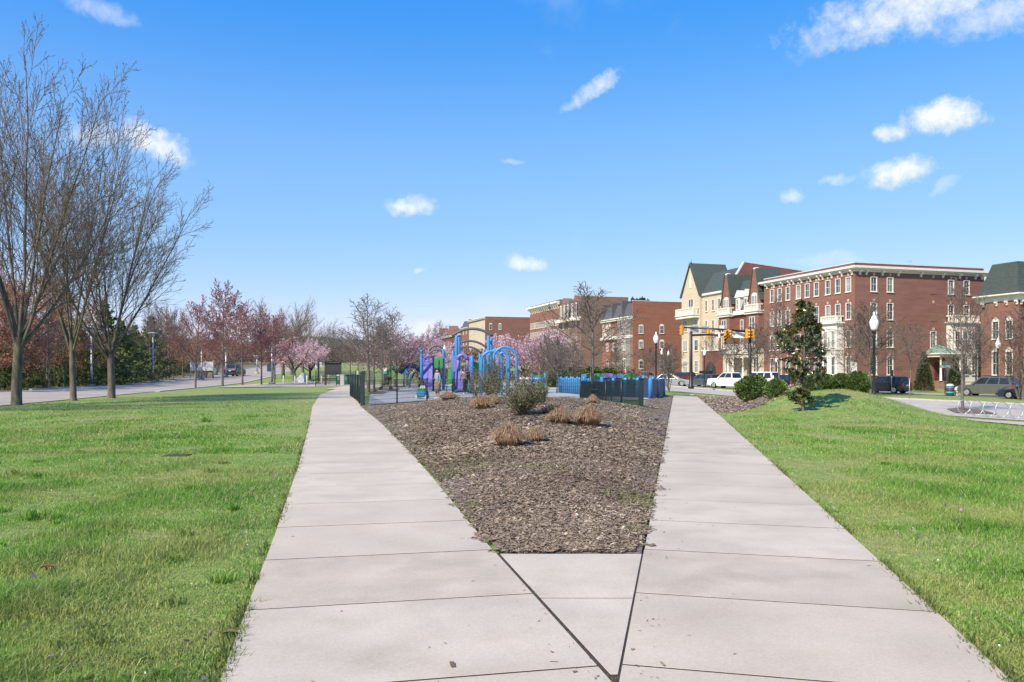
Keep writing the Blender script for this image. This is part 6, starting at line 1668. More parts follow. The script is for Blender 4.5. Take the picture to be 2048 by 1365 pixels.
# things along the left path
p = gp(666, 771); s_ = F / p[1]
T = thing('notice_board', 'tall dark notice board on two posts beside the left footpath', 'notice board', p)
for e in (-1, 1): mb = MB(); mb.box((e * .78 - .09, -.09, 0), (e * .78 + .09, .09, 46 / s_)); mb.build('post', 'charcoal', T)
mb = MB(); mb.bbox((0, 0, 33 / s_), (1.40, .16, 24 / s_), .02); mb.build('board', 'charcoal', T)
mb = MB(); mb.prism([(-1.02, 46 / s_), (1.02, 46 / s_), (1.02, 47.2 / s_), (0, 49 / s_), (-1.02, 47.2 / s_)], 1, -.28, .28); mb.build('roof', 'black', T)
p = gp(685, 771)
T = thing('stone_post', 'pale grey square post right of the notice board', 'post', p)
mb = MB(); mb.bbox((0, 0, .55), (.42, .36, 1.1), .03); mb.build('shaft', 'pale_grey', T); mb = MB(); mb.bbox((0, 0, 1.12), (.46, .40, .07), .02); mb.build('cap', 'concrete', T)
for k, (px, Y, lab) in enumerate(((679, 88, 'green bin left of the grey square post'), (694, 88, 'green bin right of the grey square post'), (705, 92, 'green bin beside the mesh gate panel'))):
    T = thing('litter_bin', lab, 'bin', at(px, Y), 0, 'green bins by the dog run')
    mb = MB(); mb.lathe([(.30, 0), (.33, .05), (.36, .95)], 14); mb.build('body', 'bin_green', T); mb = MB(); mb.lathe([(.38, .95), (.38, 1.0), (.2, 1.1)], 14); mb.build('lid', 'black' if k else 'pale_grey', T)
for k, px in enumerate((567, 590, 614, 643)):
    p = gp(px, 772); T = thing('bollard', ('white metal bollard nearest the last maple', 'white metal bollard in front of the left cherry', 'white metal bollard right of the concrete block', 'white metal bollard among the parked bikes')[k], 'bollard', p, 0, 'white bollards')
    mb = MB(); mb.lathe([(.07, 0), (.07, .95), (.05, 1.02), (.01, 1.03)], 10); mb.build('post', 'white', T)
p = gp(600, 766)
T = thing('concrete_wedge', 'grey sloped concrete block under the pink cherries', 'concrete block', p)
mb = MB(); mb.prism([(-.75, 0), (.62, 0), (.55, 1.22), (.38, 1.22)], 1, -.5, .5); mb.build('block', 'pale_grey', T)
p = gp(637, 766)
T = thing('park_sign', 'pair of white sign panels on a dark post behind the bikes', 'sign', p)
mb = MB(); mb.box((-.08, -.05, 0), (.08, .05, 2.55)); mb.build('post', 'charcoal', T)
for e in (-1, 1): mb = MB(); mb.bbox((e * .26, -.03, 2.1), (.24, .04, .75), .01); mb.build('sign_panel', 'white', T)
def bike(px, py, rz, label, mt):
    p = gp(px, py); T = thing('bicycle', label, 'bicycle', p, rz, 'bicycles parked by the notice board')
    for e in (-.52, .52):
        mb = MB(); mb.tube([(e + .33 * math.cos(a), 0, .34 + .33 * math.sin(a)) for a in [2 * PI * k / 20 for k in range(21)]], .022, 6); w = mb.build('wheel', 'rubber_black', T)
        mb = MB()
        for k in range(6): mb.tube([(e, 0, .34), (e + .32 * math.cos(k * PI / 3), 0, .34 + .32 * math.sin(k * PI / 3))], .005, 3)
        mb.build('spokes', 'galv', w)
    mb = MB()
    for a, b in (((-.52, .34), (-.12, .32)), ((-.12, .32), (-.28, .85)), ((-.52, .34), (-.25, .75)), ((-.12, .32), (.34, .78)), ((-.26, .78), (.34, .82)), ((.34, .95), (.52, .34))): mb.tube([(a[0], 0, a[1]), (b[0], 0, b[1])], .02, 6)
    mb.build('frame', mt, T)
    mb = MB(); mb.bbox((-.29, 0, .9), (.26, .14, .06), .02); mb.build('saddle', 'black', T)
    mb = MB(); mb.tube([(.30, -.28, .98), (.36, 0, .96), (.30, .28, .98)], .015, 6); mb.build('handlebar', 'black', T)
bike(630, 768.5, .2, 'black bicycle left of the two by the notice board', 'black'); bike(646, 768.5, -.15, 'dark red bicycle between the bollard and notice board', 'maroon')
p = gp(624, 764)
T = thing('railing', 'low grey metal railing behind the bicycles', 'railing', p)
L_ = 66 * p[1] / F
mb = MB(); mb.tube([(0, 0, 1.0), (L_, 0, 1.0)], .03, 6); mb.build('rail', 'galv', T)
mb = MB(); mb.tube([(0, 0, .5), (L_, 0, .5)], .02, 6); mb.build('rail', 'galv', T)
for k in range(5): mb = MB(); mb.tube([(L_ * k / 4, 0, 0), (L_ * k / 4, 0, 1.0)], .028, 6); mb.build('post', 'galv', T)
# grey enclosure, transformer and trailer across the road
p = gp(404, 757); s_ = F / p[1]
T = thing('fence_enclosure', 'pale grey panelled enclosure across the road among the oaks', 'enclosure', p, R(6))
for k in range(3): mb = MB(); mb.bbox((-1.05 + k * 1.05, 0, 24 / s_), (1.03, .08, 18 / s_), .01); mb.build('panel', 'pale_grey', T)
for k in range(4): mb = MB(); mb.tube([(-1.6 + k * 1.05, .08, 0), (-1.6 + k * 1.05, .08, 36 / s_)], .06, 8); mb.build('post', 'galv', T)
mb = MB(); mb.bbox((.2, .6, 8 / s_), (2.4, .9, 16 / s_), .03); mb.build('cabinet', 'taupe', T)
p = gp(428, 751); T = thing('transformer_box', 'green electrical box right of the grey enclosure', 'electrical box', p, R(8))
mb = MB(); mb.bbox((0, 0, .62), (1.0, 1.0, 1.2), .05); mb.build('cabinet', 'bin_green', T); mb = MB(); mb.box((-.6, -.6, -.05), (.6, .6, .04)); mb.build('plinth', 'concrete', T); mb = MB(); mb.bbox((.1, -.51, .62), (.8, .03, 1.0), .01); mb.build('door', 'copper', T)
p = at(541, 150); T = thing('utility_cabinet', 'dark cabinet far up the rising road behind the maples', 'cabinet', p)
mb = MB(); mb.bbox((0, 0, .8), (1.1, .8, 1.6), .05); mb.build('cabinet', 'navy', T); mb = MB(); mb.box((-.7, -.5, -.1), (.7, .5, .05)); mb.build('plinth', 'concrete', T)
# dog run fence, black, behind
def long_fence(a, b, hh, name, label, step=2.4, mt='fence_green', wire=.06):
    a = Vector(a); b = Vector(b); d = b - a; L_ = d.length; rz = math.atan2(d.y, d.x)
    T = thing(name, label, 'fence', (a.x, a.y, h(a.x, a.y)), rz)
    z0 = h(a.x, a.y); n = max(1, round(L_ / step))
    post = None
    for k in range(n + 1):
        q = a + d * (k / n); mb = MB(); mb.tube([(L_ * k / n, 0, h(q.x, q.y) - z0 - .05), (L_ * k / n, 0, h(q.x, q.y) - z0 + hh + .06)], .035, 8); mb.build('post', mt, T)
    for k in range(n):
        qa, qb = a + d * (k / n), a + d * ((k + 1) / n); za, zb = h(qa.x, qa.y) - z0, h(qb.x, qb.y) - z0
        x0, x1 = L_ * k / n + .04, L_ * (k + 1) / n - .04
        mb = MB()
        m_ = max(2, int((x1 - x0) / wire))
        def bar(p, q, r_): mb.tube([p, q], r_ * 1.25, 3, cap=False, smooth=False)
        for i in range(m_ + 1):
            f = i / m_; x = x0 + (x1 - x0) * f; z = za + (zb - za) * f
            bar((x, 0, z + .05), (x, 0, z + hh), .0045)
        for i in range(7):
            z = .06 + (hh - .07) * i / 6; bar((x0, .006, za + z), (x1, .006, zb + z), .006)
        o = mb.build('wire_panel', mt, T); o['kind'] = 'stuff'
    return T
long_fence((-18.9, 77), (-14.5, 84), 1.5, 'mesh_fence', 'dark mesh fence of the dog run behind the notice board', wire=.05)
long_fence((-17.6, 92), (-9.5, 90), 1.5, 'mesh_fence', 'dark mesh fence at the far side of the green bins', wire=.07)
long_fence((-9.6, 47.5), (-6.5, 34.8), 1.28, 'mesh_fence', 'dark green mesh fence panel along the left footpath', wire=.04)
long_fence((-6.5, 34.8), (-4.25, 40.0), 1.12, 'mesh_fence', 'dark green mesh fence from the gate post toward the toy car child', wire=.05)
long_fence((-4.25, 40.0), (-1.95, 43.8), 1.08, 'mesh_fence', 'dark green mesh fence in front of the woman in the skirt', wire=.05)
long_fence((-1.95, 43.8), (3.45, 40.4), 1.08, 'mesh_fence', 'dark green mesh fence behind the twiggy shrubs', wire=.05)
long_fence((3.45, 40.4), (4.85, 30.4), 1.02, 'mesh_fence', 'dark green mesh fence in front of the bench at the right corner', wire=.04)
p = (-6.5, 34.8); T = thing('gate_post', 'thick dark green gate post at the left fence corner', 'post', (p[0], p[1], h(*p)))
mb = MB(); mb.bbox((0, 0, .70), (.16, .16, 1.44), .015); mb.build('shaft', 'fence_green', T); mb = MB(); mb.bbox((0, 0, 1.44), (.19, .19, .05), .01); mb.build('cap', 'fence_green', T)
p = (4.9, 30.3); T = thing('gate_post', 'thick dark green post at the right fence corner', 'post', (p[0], p[1], h(*p)))
mb = MB(); mb.bbox((0, 0, .52), (.15, .15, 1.08), .015); mb.build('shaft', 'fence_green', T); mb = MB(); mb.bbox((0, 0, 1.08), (.18, .18, .05), .01); mb.build('cap', 'fence_green', T)

# ------------------------------------------------------------------ playground
def pt(px, py, Y): return Vector(((px - 1024) / F * Y, Y, zp(py, Y)))
def post(T, px, Y, top, r=.10, mt='play_blue', y_off=0.0):
    O = T.location; x = (px - 1024) / F * Y
    g = h(x, Y); mb = MB()
    mb.lathe([(r, -.05), (r, zp(top, Y) - g - .08), (r * .75, zp(top, Y) - g - .02), (r * .2, zp(top, Y) - g)], 12, 0, (x - O.x, Y - O.y, g - O.z))
    return mb.build('post', mt, T)
def arch_pts(px0, px1, py_end, py_top, Y, O, n=16):
    x0, x1 = (px0 - 1024) / F * Y, (px1 - 1024) / F * Y
    ze, zt = zp(py_end, Y), zp(py_top, Y)
    c = (x1 - x0) / 2; sag = zt - ze; rad = (c * c + sag * sag) / (2 * sag); out = []
    for i in range(n + 1):
        x = -c + 2 * c * i / n
        out.append((x0 + c + x - O.x, Y - O.y, zt - rad + math.sqrt(rad * rad - x * x) - O.z))
    return out
Y0 = 54
T = thing('play_tower', 'tall blue play tower with grey arches and a purple slide', 'play structure', at(930, Y0))
for px, Y, top in ((913, Y0, 671), (918, Y0 + 1.6, 674), (977, Y0, 672), (982, Y0 + 1.6, 676), (944, Y0 - .2, 712), (906, Y0 + 4, 702), (909, Y0 + 7, 708), (968, Y0 + 4, 700), (960, Y0 + 7, 708)): post(T, px, Y, top, .115)
for px0, px1, pe, ptp, Y, r in ((904, 985, 673, 658, Y0 + .8, .095), (905, 973, 696, 682.5, Y0 + 4, .085), (905, 963, 707, 694, Y0 + 7, .075)):
    mb = MB(); mb.tube(arch_pts(px0, px1, pe, ptp, Y, T.location), r, 10); mb.build('arch', 'steel_arch', T)
O = T.location
def slab3(T, px0, px1, py0, py1, Y, th, mt, name):
    a = pt(px0, py1, Y) - T.location; b = pt(px1, py0, Y) - T.location
    mb = MB(); mb.bbox(((a.x + b.x) / 2, (a.y + b.y) / 2, (a.z + b.z) / 2), (abs(b.x - a.x), th, abs(b.z - a.z)), .03); return mb.build(name, mt, T)
slab3(T, 907, 916, 712, 744, Y0 - .1, .12, 'purple', 'panel'); slab3(T, 935, 944, 712, 744, Y0 - .1, .12, 'purple', 'panel')
slab3(T, 908, 944, 745, 749, Y0 + .7, 1.5, 'charcoal', 'deck'); slab3(T, 908, 944, 750, 786, Y0 + 1.5, .08, 'black', 'under_deck_dark')  # black sheet put in for the dark area under the deck
slab3(T, 946, 958, 724, 752, Y0 + .3, .10, 'play_green', 'panel'); slab3(T, 896, 904, 738, 776, Y0 + 2.0, .10, 'play_green', 'panel')
mb = MB(); mb.tube([p for p in [tuple(Vector(q) + Vector((0, -.15, 0))) for q in arch_pts(916, 935, 720, 710, Y0, O, 10)]], .12, 10); mb.tube([tuple(pt(916.5, 718, Y0 - .15) - O), tuple(pt(916, 742, Y0 - .15) - O)], .07, 8); mb.tube([tuple(pt(934.5, 718, Y0 - .15) - O), tuple(pt(935, 742, Y0 - .15) - O)], .07, 8); mb.build('hood', 'purple', T)
mb = MB(); rows = []
for i in range(9):
    f = i / 8; Y = Y0 - .2 - 1.7 * f; zc = zp(744, Y0) * (1 - f) ** 1.1 + .28 * (1 - (1 - f) ** 1.1); xc = (921 - 1024) / F * Y0 + .05 * f
    rows.append([(xc + dx - O.x, Y - O.y, zc + dz - O.z) for dx, dz in ((-.30, .26), (-.24, .24), (-.20, .02), (.20, .02), (.24, .24), (.30, .26), (.26, -.04), (-.26, -.04))])
for r_ in range(8):
    mb.add(rows[r_] + rows[r_ + 1], [(k, (k + 1) % 8, 8 + (k + 1) % 8, 8 + k) for k in range(8)], 0, False)
mb.build('slide', 'purple', T)
# tower on the left with the wide purple slide
Y1 = 60
T = thing('play_tower', 'smaller play tower with a wide purple slide behind one blue post', 'play structure', at(856, Y1))
for px, Y, top, r, mt in ((843, Y1 - 1, 700, .115, 'play_blue'), (866, Y1, 712, .09, 'navy'), (887, Y1 + 3, 698, .11, 'play_blue'), (851, Y1 + 2, 716, .08, 'navy'), (878, Y1 + 2, 720, .07, 'bin_green')): post(T, px, Y, top, r, mt)
slab3(T, 868, 886, 716, 737, Y1 + 2.8, .10, 'play_green', 'panel'); slab3(T, 868, 886, 740, 742, Y1 + 2.5, 1.0, 'charcoal', 'deck')
for x0, x1 in ((846.5, 855.5), (856.5, 865)):
    mb = MB(); Oo = T.location
    for i in range(6):
        f0, f1 = i / 6, (i + 1) / 6
        def Q(f, px): Y = Y1 - 2.0 * f; return pt(px, 0, Y).xy.to_3d() + Vector((0, 0, zp(726, Y1) * (1 - f) ** 1.2 + .25)) - Oo
        a, b, c, d = Q(f0, x0), Q(f0, x1), Q(f1, x1), Q(f1, x0)
        mb.add([a, b, c, d] + [v - Vector((0, 0, .06)) for v in (a, b, c, d)], [(0, 1, 2, 3), (7, 6, 5, 4), (0, 4, 5, 1), (1, 5, 6, 2), (2, 6, 7, 3), (3, 7, 4, 0)])
    mb.build('slide', 'purple', T)
mb = MB(); mb.tube([tuple(pt(847, 727, Y1) - T.location), tuple(pt(851, 715, Y1) - T.location), tuple(pt(858, 711, Y1) - T.location), tuple(pt(865, 716, Y1) - T.location)], .08, 8); mb.build('hood', 'purple', T)
mb = MB(); mb.prism([(tuple(pt(853, 717, Y1) - T.location)[0], tuple(pt(853, 717, Y1) - T.location)[2]), ((pt(862, 727, Y1) - T.location).x, (pt(862, 727, Y1) - T.location).z), ((pt(857, 727, Y1) - T.location).x, (pt(857, 727, Y1) - T.location).z)], 1, .25, .33); mb.build('sail', 'orange', T)
for px0, px1, pe, ptp, Y in ((858, 888, 702, 692.5, Y1 + 4), (858, 888, 709, 700, Y1 + 7)): mb = MB(); mb.tube(arch_pts(px0, px1, pe, ptp, Y, T.location), .075, 8); mb.build('arch', 'steel_arch', T)
# low blue and purple play piece under the left cherries
Y2 = 74
T = thing('play_crawl', 'low navy and blue crawl climber below the pink cherries', 'play structure', at(822, Y2))
post(T, 808, Y2, 733, .08, 'play_blue'); slab3(T, 809, 816, 735, 748, Y2 - .1, .1, 'play_blue', 'panel')
mb = MB(); mb.tube([tuple(pt(a, b, Y2) - T.location) for a, b in ((800, 747), (806, 738), (818, 731), (832, 734), (842, 742))], .22, 10); mb.build('crawl_tube', 'navy', T)
mb = MB(); mb.tube([tuple(pt(a, b, Y2) - T.location) for a, b in ((823, 757), (827, 747), (836, 739))], .12, 8); mb.build('ladder_rail', 'navy', T)
Y3 = 84
T = thing('activity_board', 'green and teal play panel with a round window left of the stroller', 'play structure', at(786, Y3))
slab3(T, 768, 794, 732, 752, Y3, .15, 'play_green', 'panel'); slab3(T, 763, 774, 736, 748, Y3 - .3, .12, 'teal', 'panel')
mb = MB(); mb.tube([tuple(pt(771, 739, Y3) - T.location + Vector((0, -.42, 0))), tuple(pt(771, 739, Y3) - T.location + Vector((0, -.36, 0)))], .22, 14); mb.build('round_window', 'white', T)
for px in (768, 781, 794): post(T, px, Y3, 730, .06, 'bin_green')
# hoops
T = thing('hoop_climber', 'row of blue hoops forming a tunnel climber', 'play structure', at(1000, 50))
for px0, px1, ptp, Y in ((987.5, 1033, 694.5, 47.0), (976, 1017.5, 699, 49.5), (963, 1003.5, 703, 48.5), (998, 1014, 706, 53)):
    x0, x1 = (px0 - 1024) / F * Y, (px1 - 1024) / F * Y; r = (x1 - x0) / 2; zt = zp(ptp, Y); g = h(x0, Y)
    pts = [(x0, Y, g)] + [(x0 + r - r * math.cos(a), Y, zt - r + r * math.sin(a)) for a in [PI * k / 18 for k in range(19)]] + [(x1, Y, g)]
    mb = MB(); mb.tube([tuple(Vector(q) - T.location) for q in pts], .085, 10); mb.build('hoop', 'play_blue', T)
T = thing('balance_roller', 'blue roller bar between two pointed blue posts', 'play structure', at(1077, 53))
post(T, 1063, 53, 748, .09); post(T, 1090, 53, 747, .09)
mb = MB(); mb.tube([tuple(pt(1064, 759.5, 53) - T.location), tuple(pt(1089, 759.5, 53) - T.location)], .17, 12); mb.build('roller', 'play_blue', T)
mb = MB(); mb.tube([tuple(pt(1064, 753, 53) - T.location), tuple(pt(1089, 753, 53) - T.location)], .03, 8); mb.build('hand_rail', 'play_green', T)
for k, px in enumerate((1044, 1057)):
    T = thing('play_dome', ('left white domed play post beside the hoops', 'right white domed play post beside the hoops')[k], 'play post', at(px, 52))
    mb = MB(); mb.lathe([(.08, 0), (.08, zp(760, 52)), (.24, zp(759, 52)), (.22, zp(757, 52)), (.12, zp(754.5, 52)), (.02, zp(754, 52))], 14); mb.build('dome', 'white', T)
p = at(1080, 53); T = thing('spring_rider', 'low green turtle shaped spring rider', 'play rider', p)
mb = MB(); mb.ball((0, 0, .42), .34, 0, 14, 8, (1, .8, .55)); mb.build('shell', 'play_green', T); mb = MB(); mb.ball((.40, -.05, .45), .13, 0, 10, 6); mb.build('head', 'play_green', T)
mb = MB(); mb.tube([(.11 * math.cos(a * .9), .11 * math.sin(a * .9), .35 * a / 24) for a in range(25)], .02, 5); mb.build('spring', 'charcoal', T)
# blue picket and navy panel enclosure
def line_pts(a, b, n): return [(a[0] + (b[0] - a[0]) * i / n, a[1] + (b[1] - a[1]) * i / n) for i in range(n + 1)]
pa = at(1119, 55); pb = at(1182, 48); pc = at(1301, 44.2); pd = at(1327, 49.5); pe_ = at(1270, 58)
T = thing('play_enclosure', 'blue picket and navy panelled play enclosure left of the right footpath', 'play structure', at(1220, 48))
O = T.location
def pk(x, y, top, r, mt='play_blue', nm='picket'):
    mb = MB(); g = h(x, y) - O.z; mb.lathe([(r, -.03), (r, top - .12), (r * .9, top - .06), (r * .3, top)], 10, 0, (x - O.x, y - O.y, g)); mb.build(nm, mt, T)
for i, (x, y) in enumerate(line_pts(pa, pb, 15)): pk(x, y, 1.12 + .06 * math.sin(i * 2.2), .085)
for a, b, n in ((pb, pc, 5), (pc, pd, 2), (pd, pe_, 3)):
    L_ = line_pts(a, b, n)
    for i in range(n):
        q0, q1 = Vector(L_[i]), Vector(L_[i + 1]); d = q1 - q0; c = (q0 + q1) / 2
        mb = MB(); mb.bbox((0, 0, .56), (d.length - .2, .07, .98), .02)
        mb.build('panel', 'navy', T, (c.x - O.x, c.y - O.y, h(c.x, c.y) - O.z), math.atan2(d.y, d.x))
    for x, y in L_[1:]: pk(x, y, 1.16, .12, nm='post')
for px, Y, mt in ((1168, 52, 'play_blue'), (1240, 51, 'play_blue')): slab3(T, px - 5, px + 5, 749, 757, Y, .3, mt, 'tower_block')
for px, w, Y, mt in ((1215, 24, 51, 'purple'), (1195, 12, 50, 'play_green'), (1258, 14, 50, 'play_green')):
    q = at(px, Y); mb = MB(); r = w / F * Y / 1.0
    mb.prism([(q.x - O.x - r, 1.08), (q.x - O.x + r, 1.08), (q.x - O.x + r * .7, 1.25), (q.x - O.x + r * .25, 1.36), (q.x - O.x - r * .3, 1.34), (q.x - O.x - r * .75, 1.22)], 1, q.y - O.y - .6, q.y - O.y + .6); mb.build('play_roof', mt, T)
# bench behind the fence
q = at(1203, 37.6); T = thing('bench', 'dark grey metal bench behind the mesh fence at the right corner', 'bench', q, R(62))
for k in range(5): mb = MB(); mb.bbox((0, -.22 + k * .105, .44), (1.6, .085, .03), .008); mb.build('seat_slat', 'charcoal', T)
for k in range(4): mb = MB(); mb.bbox((0, .27 + k * .02, .55 + k * .11), (1.6, .03, .085), .008); mb.build('back_slat', 'charcoal', T)
for e in (-.72, .72):
    mb = MB(); mb.tube([(e, -.22, 0), (e, -.22, .42), (e, .24, .42), (e, .34, .92)], .03, 8); mb.tube([(e, .26, 0), (e, .24, .42)], .03, 8); mb.build('leg', 'charcoal', T)
    mb = MB(); mb.tube([(e, -.24, .42), (e, -.26, .62), (e, -.2, .67), (e, .26, .66)], .025, 8); mb.build('armrest', 'charcoal', T)
# stroller
q = at(772, 63); T = thing('stroller', 'black folding stroller standing by the tree pits', 'stroller', q, R(12))
for x, y in ((-.42, -.22), (-.42, .22), (.38, -.24), (.38, .24)):
    mb = MB(); mb.tube([(x, y - .03, .14), (x, y + .03, .14)], .14, 14); mb.build('wheel', 'rubber_black', T)
mb = MB()
for y in (-.22, .22): mb.tube([(-.42, y, .16), (.05, y, .55), (.62, y, 1.08)], .022, 6); mb.tube([(.38, y, .16), (-.05, y, .62)], .02, 6)
mb.tube([(.62, -.22, 1.08), (.66, 0, 1.1), (.62, .22, 1.08)], .025, 6); mb.build('frame', 'black', T)
mb = MB(); mb.bbox((-.05, 0, .48), (.5, .40, .12), .04); mb.bbox((.18, 0, .72), (.14, .40, .5), .04, 0); mb.build('seat', 'dark_cloth', T)
mb = MB(); mb.lathe([(.30, 0), (.27, .14), (.15, .24), (.02, .27)], 14, 0, (.12, 0, .85), True, 1, .75); mb.build('canopy', 'dark_cloth', T)
# toy car
q = at(845, 43); T = thing('toy_car', 'blue and green ride in toy car on the playground surface', 'toy car', q, R(-96))
mb = MB(); mb.bbox((0, 0, .28), (.86, .52, .30), .09); mb.build('body', 'play_blue', T)
mb = MB(); mb.bbox((.22, 0, .50), (.30, .44, .18), .06); mb.build('bonnet', 'play_green', T)
for x in (-.28, .28):
    for y in (-.24, .24): mb = MB(); mb.tube([(x, y - .05, .12), (x, y + .05, .12)], .12, 14); mb.build('wheel', 'white', T)

# ------------------------------------------------------------------ people
JO = ['pelvis', 'waist', 'chest', 'neck', 'head', 'crown', 'shl', 'ell', 'wrl', 'hal', 'shr', 'elr', 'wrr', 'har', 'hil', 'knl', 'anl', 'tol', 'hir', 'knr', 'anr', 'tor']
BASE = dict(pelvis=(0, 0, .95), waist=(0, 0, 1.10), chest=(0, 0, 1.30), neck=(0, .01, 1.47), head=(0, -.015, 1.55), crown=(0, -.01, 1.645),
    shl=(-.165, 0, 1.40), ell=(-.23, .03, 1.12), wrl=(-.25, -.06, .90), hal=(-.25, -.09, .83), shr=(.165, 0, 1.40), elr=(.23, .03, 1.12), wrr=(.25, -.06, .90), har=(.25, -.09, .83),
    hil=(-.09, 0, .89), knl=(-.10, -.02, .50), anl=(-.105, .03, .085), tol=(-.12, -.13, .035), hir=(.09, 0, .89), knr=(.10, -.02, .50), anr=(.105, .03, .085), tor=(.12, -.13, .035))
RAD = dict(pelvis=.135, waist=.115, chest=.135, neck=.055, head=.078, crown=.092, shl=.065, ell=.045, wrl=.032, hal=.030, shr=.065, elr=.045, wrr=.032, har=.030, hil=.09, knl=.06, anl=.042, tol=.036, hir=.09, knr=.06, anr=.042, tor=.036)
ED = [('pelvis', 'waist'), ('waist', 'chest'), ('chest', 'neck'), ('neck', 'head'), ('head', 'crown'), ('chest', 'shl'), ('shl', 'ell'), ('ell', 'wrl'), ('wrl', 'hal'), ('chest', 'shr'), ('shr', 'elr'), ('elr', 'wrr'), ('wrr', 'har'), ('pelvis', 'hil'), ('hil', 'knl'), ('knl', 'anl'), ('anl', 'tol'), ('pelvis', 'hir'), ('hir', 'knr'), ('knr', 'anr'), ('anr', 'tor')]
UP = ['waist', 'chest', 'neck', 'head', 'crown', 'shl', 'ell', 'wrl', 'hal', 'shr', 'elr', 'wrr', 'har']
def person(label, loc, rz, height=1.68, bend=0, arms=None, legs=None, mats=('denim', 'jean', 'skin', 'shoe'), hair='hair_dark', hair_long=False, skirt=None, cap=None, wide=1.0, child=False, sit=0):
    J = {k: Vector(v) for k, v in BASE.items()}; rad = dict(RAD)
    if arms: J.update({k: Vector(v) for k, v in arms.items()})
    if bend:
        Rm = Matrix.Rotation(R(bend), 3, 'X'); c = J['pelvis'].copy()
        for k in UP: J[k] = Rm @ (J[k] - c) + c
    if legs: J.update({k: Vector(v) for k, v in legs.items()})
    if child:
        c = J['neck'].copy()
        for k in ('head', 'crown'): J[k] = c + (J[k] - c) * 1.55; rad[k] *= 1.5
    s = height / 1.74
    T = thing('person', label, 'person', (loc[0], loc[1], loc[2] - sit), rz)
    me = bpy.data.meshes.new('skeleton'); ix = {k: i for i, k in enumerate(JO)}
    me.from_pydata([tuple(J[k] * s) for k in JO], [(ix[a], ix[b]) for a, b in ED], [])
    o = bpy.data.objects.new('skeleton', me); COL.objects.link(o)
    o.modifiers.new('skin', 'SKIN')
    if not me.skin_vertices: bpy.context.view_layer.objects.active = o
    sv = me.skin_vertices[0].data if me.skin_vertices else None
    for k in JO:
        r = rad[k] * s * (wide if k in ('pelvis', 'waist', 'chest', 'hil', 'hir', 'shl', 'shr') else 1)
        sv[ix[k]].radius = (r, r * (.82 if k in ('chest', 'waist', 'pelvis') else 1)); sv[ix[k]].use_root = (k == 'pelvis')
    sb = o.modifiers.new('sub', 'SUBSURF'); sb.levels = 2; sb.render_levels = 2
    dg = bpy.context.evaluated_depsgraph_get()
    m2 = bpy.data.meshes.new_from_object(o.evaluated_get(dg))
    bpy.data.objects.remove(o)
    V = [v.co.copy() for v in m2.vertices]; Fs = [list(p.vertices) for p in m2.polygons]
    grp = dict(neck=2, head=2, crown=2, wrl=2, hal=2, wrr=2, har=2, pelvis=1, hil=1, hir=1, knl=1, knr=1, anl=3, anr=3, tol=3, tor=3)
    if skirt: grp.update(knl=2, knr=2)
    mb = MB()
    # colour each face by the nearest bone end
    kd = [(k, J[k] * s) for k in JO] + [('waist', (J['waist'] + J['chest']) * .5 * s)] + [('shl', (J['shl'] + J['ell']) * .5 * s), ('shr', (J['shr'] + J['elr']) * .5 * s), ('ell', (J['ell'] * .6 + J['wrl'] * .4) * s), ('elr', (J['elr'] * .6 + J['wrr'] * .4) * s), ('knl', (J['knl'] + J['anl']) * .5 * s), ('knr', (J['knr'] + J['anr']) * .5 * s), ('hil', (J['hil'] + J['knl']) * .5 * s), ('hir', (J['hir'] + J['knr']) * .5 * s), ('knl', (J['knl'] * .25 + J['anl'] * .75) * s), ('knr', (J['knr'] * .25 + J['anr'] * .75) * s)]
    mb.v = [tuple(v) for v in V]
    for f in Fs:
        c = sum((V[i] for i in f), Vector()) / len(f)
        k = min(kd, key=lambda q: (q[1] - c).length_squared)[0]
        mb.f.append(f); mb.m.append(grp.get(k, 0)); mb.sm.append(True)
    # fingers and thumb, nose, eyes, ears
    for w, hd in (('wrl', 'hal'), ('wrr', 'har')):
        d = (J[hd] - J[w]).normalized(); sd = d.cross(Vector((1, 0, 0)))
        sd = sd.normalized() if sd.length > .1 else Vector((0, 1, 0)); cu = d.cross(sd)
        for q, ln in zip((-.022, -.007, .008, .022), (.075, .088, .083, .066)):
            a = J[hd] + sd * q; mb.tube([tuple(a * s), tuple((a + d * ln * .6) * s), tuple((a + d * ln + cu * .02) * s)], [.010 * s, .009 * s, .006 * s], 5, 2)
        a = J[hd] - d * .02 + sd * -.026; mb.tube([tuple(a * s), tuple((a - sd * .028 + d * .03) * s), tuple((a - sd * .032 + d * .055) * s)], [.011 * s, .010 * s, .007 * s], 5, 2)
    hd_, cr_ = J['head'] * s, J['crown'] * s; rr = rad['crown'] * s
    ax = (cr_ - hd_).normalized(); fw = (Matrix.Rotation(R(bend), 3, 'X') @ Vector((0, -1, 0))); rt_ = ax.cross(fw)
    c = hd_.lerp(cr_, .35)
    mb.ball(tuple(c + fw * rr * .98), .016 * s, 2, 6, 5)
    for e in (-1, 1):
        mb.ball(tuple(c + fw * rr * .80 + rt_ * e * rr * .36 + ax * .02 * s), .011 * s, 4, 6, 4); mb.ball(tuple(c + rt_ * e * rr * .92), .022 * s, 2, 6, 4)
    mb.ball(tuple(c + fw * rr * .86 - ax * .035 * s), .014 * s, 4, 6, 4, (1.4, .6, .5))
    body = mb.build('body', [mats[0], mats[1], mats[2], mats[3], 'maroon'], T)
    bpy.data.meshes.remove(m2)
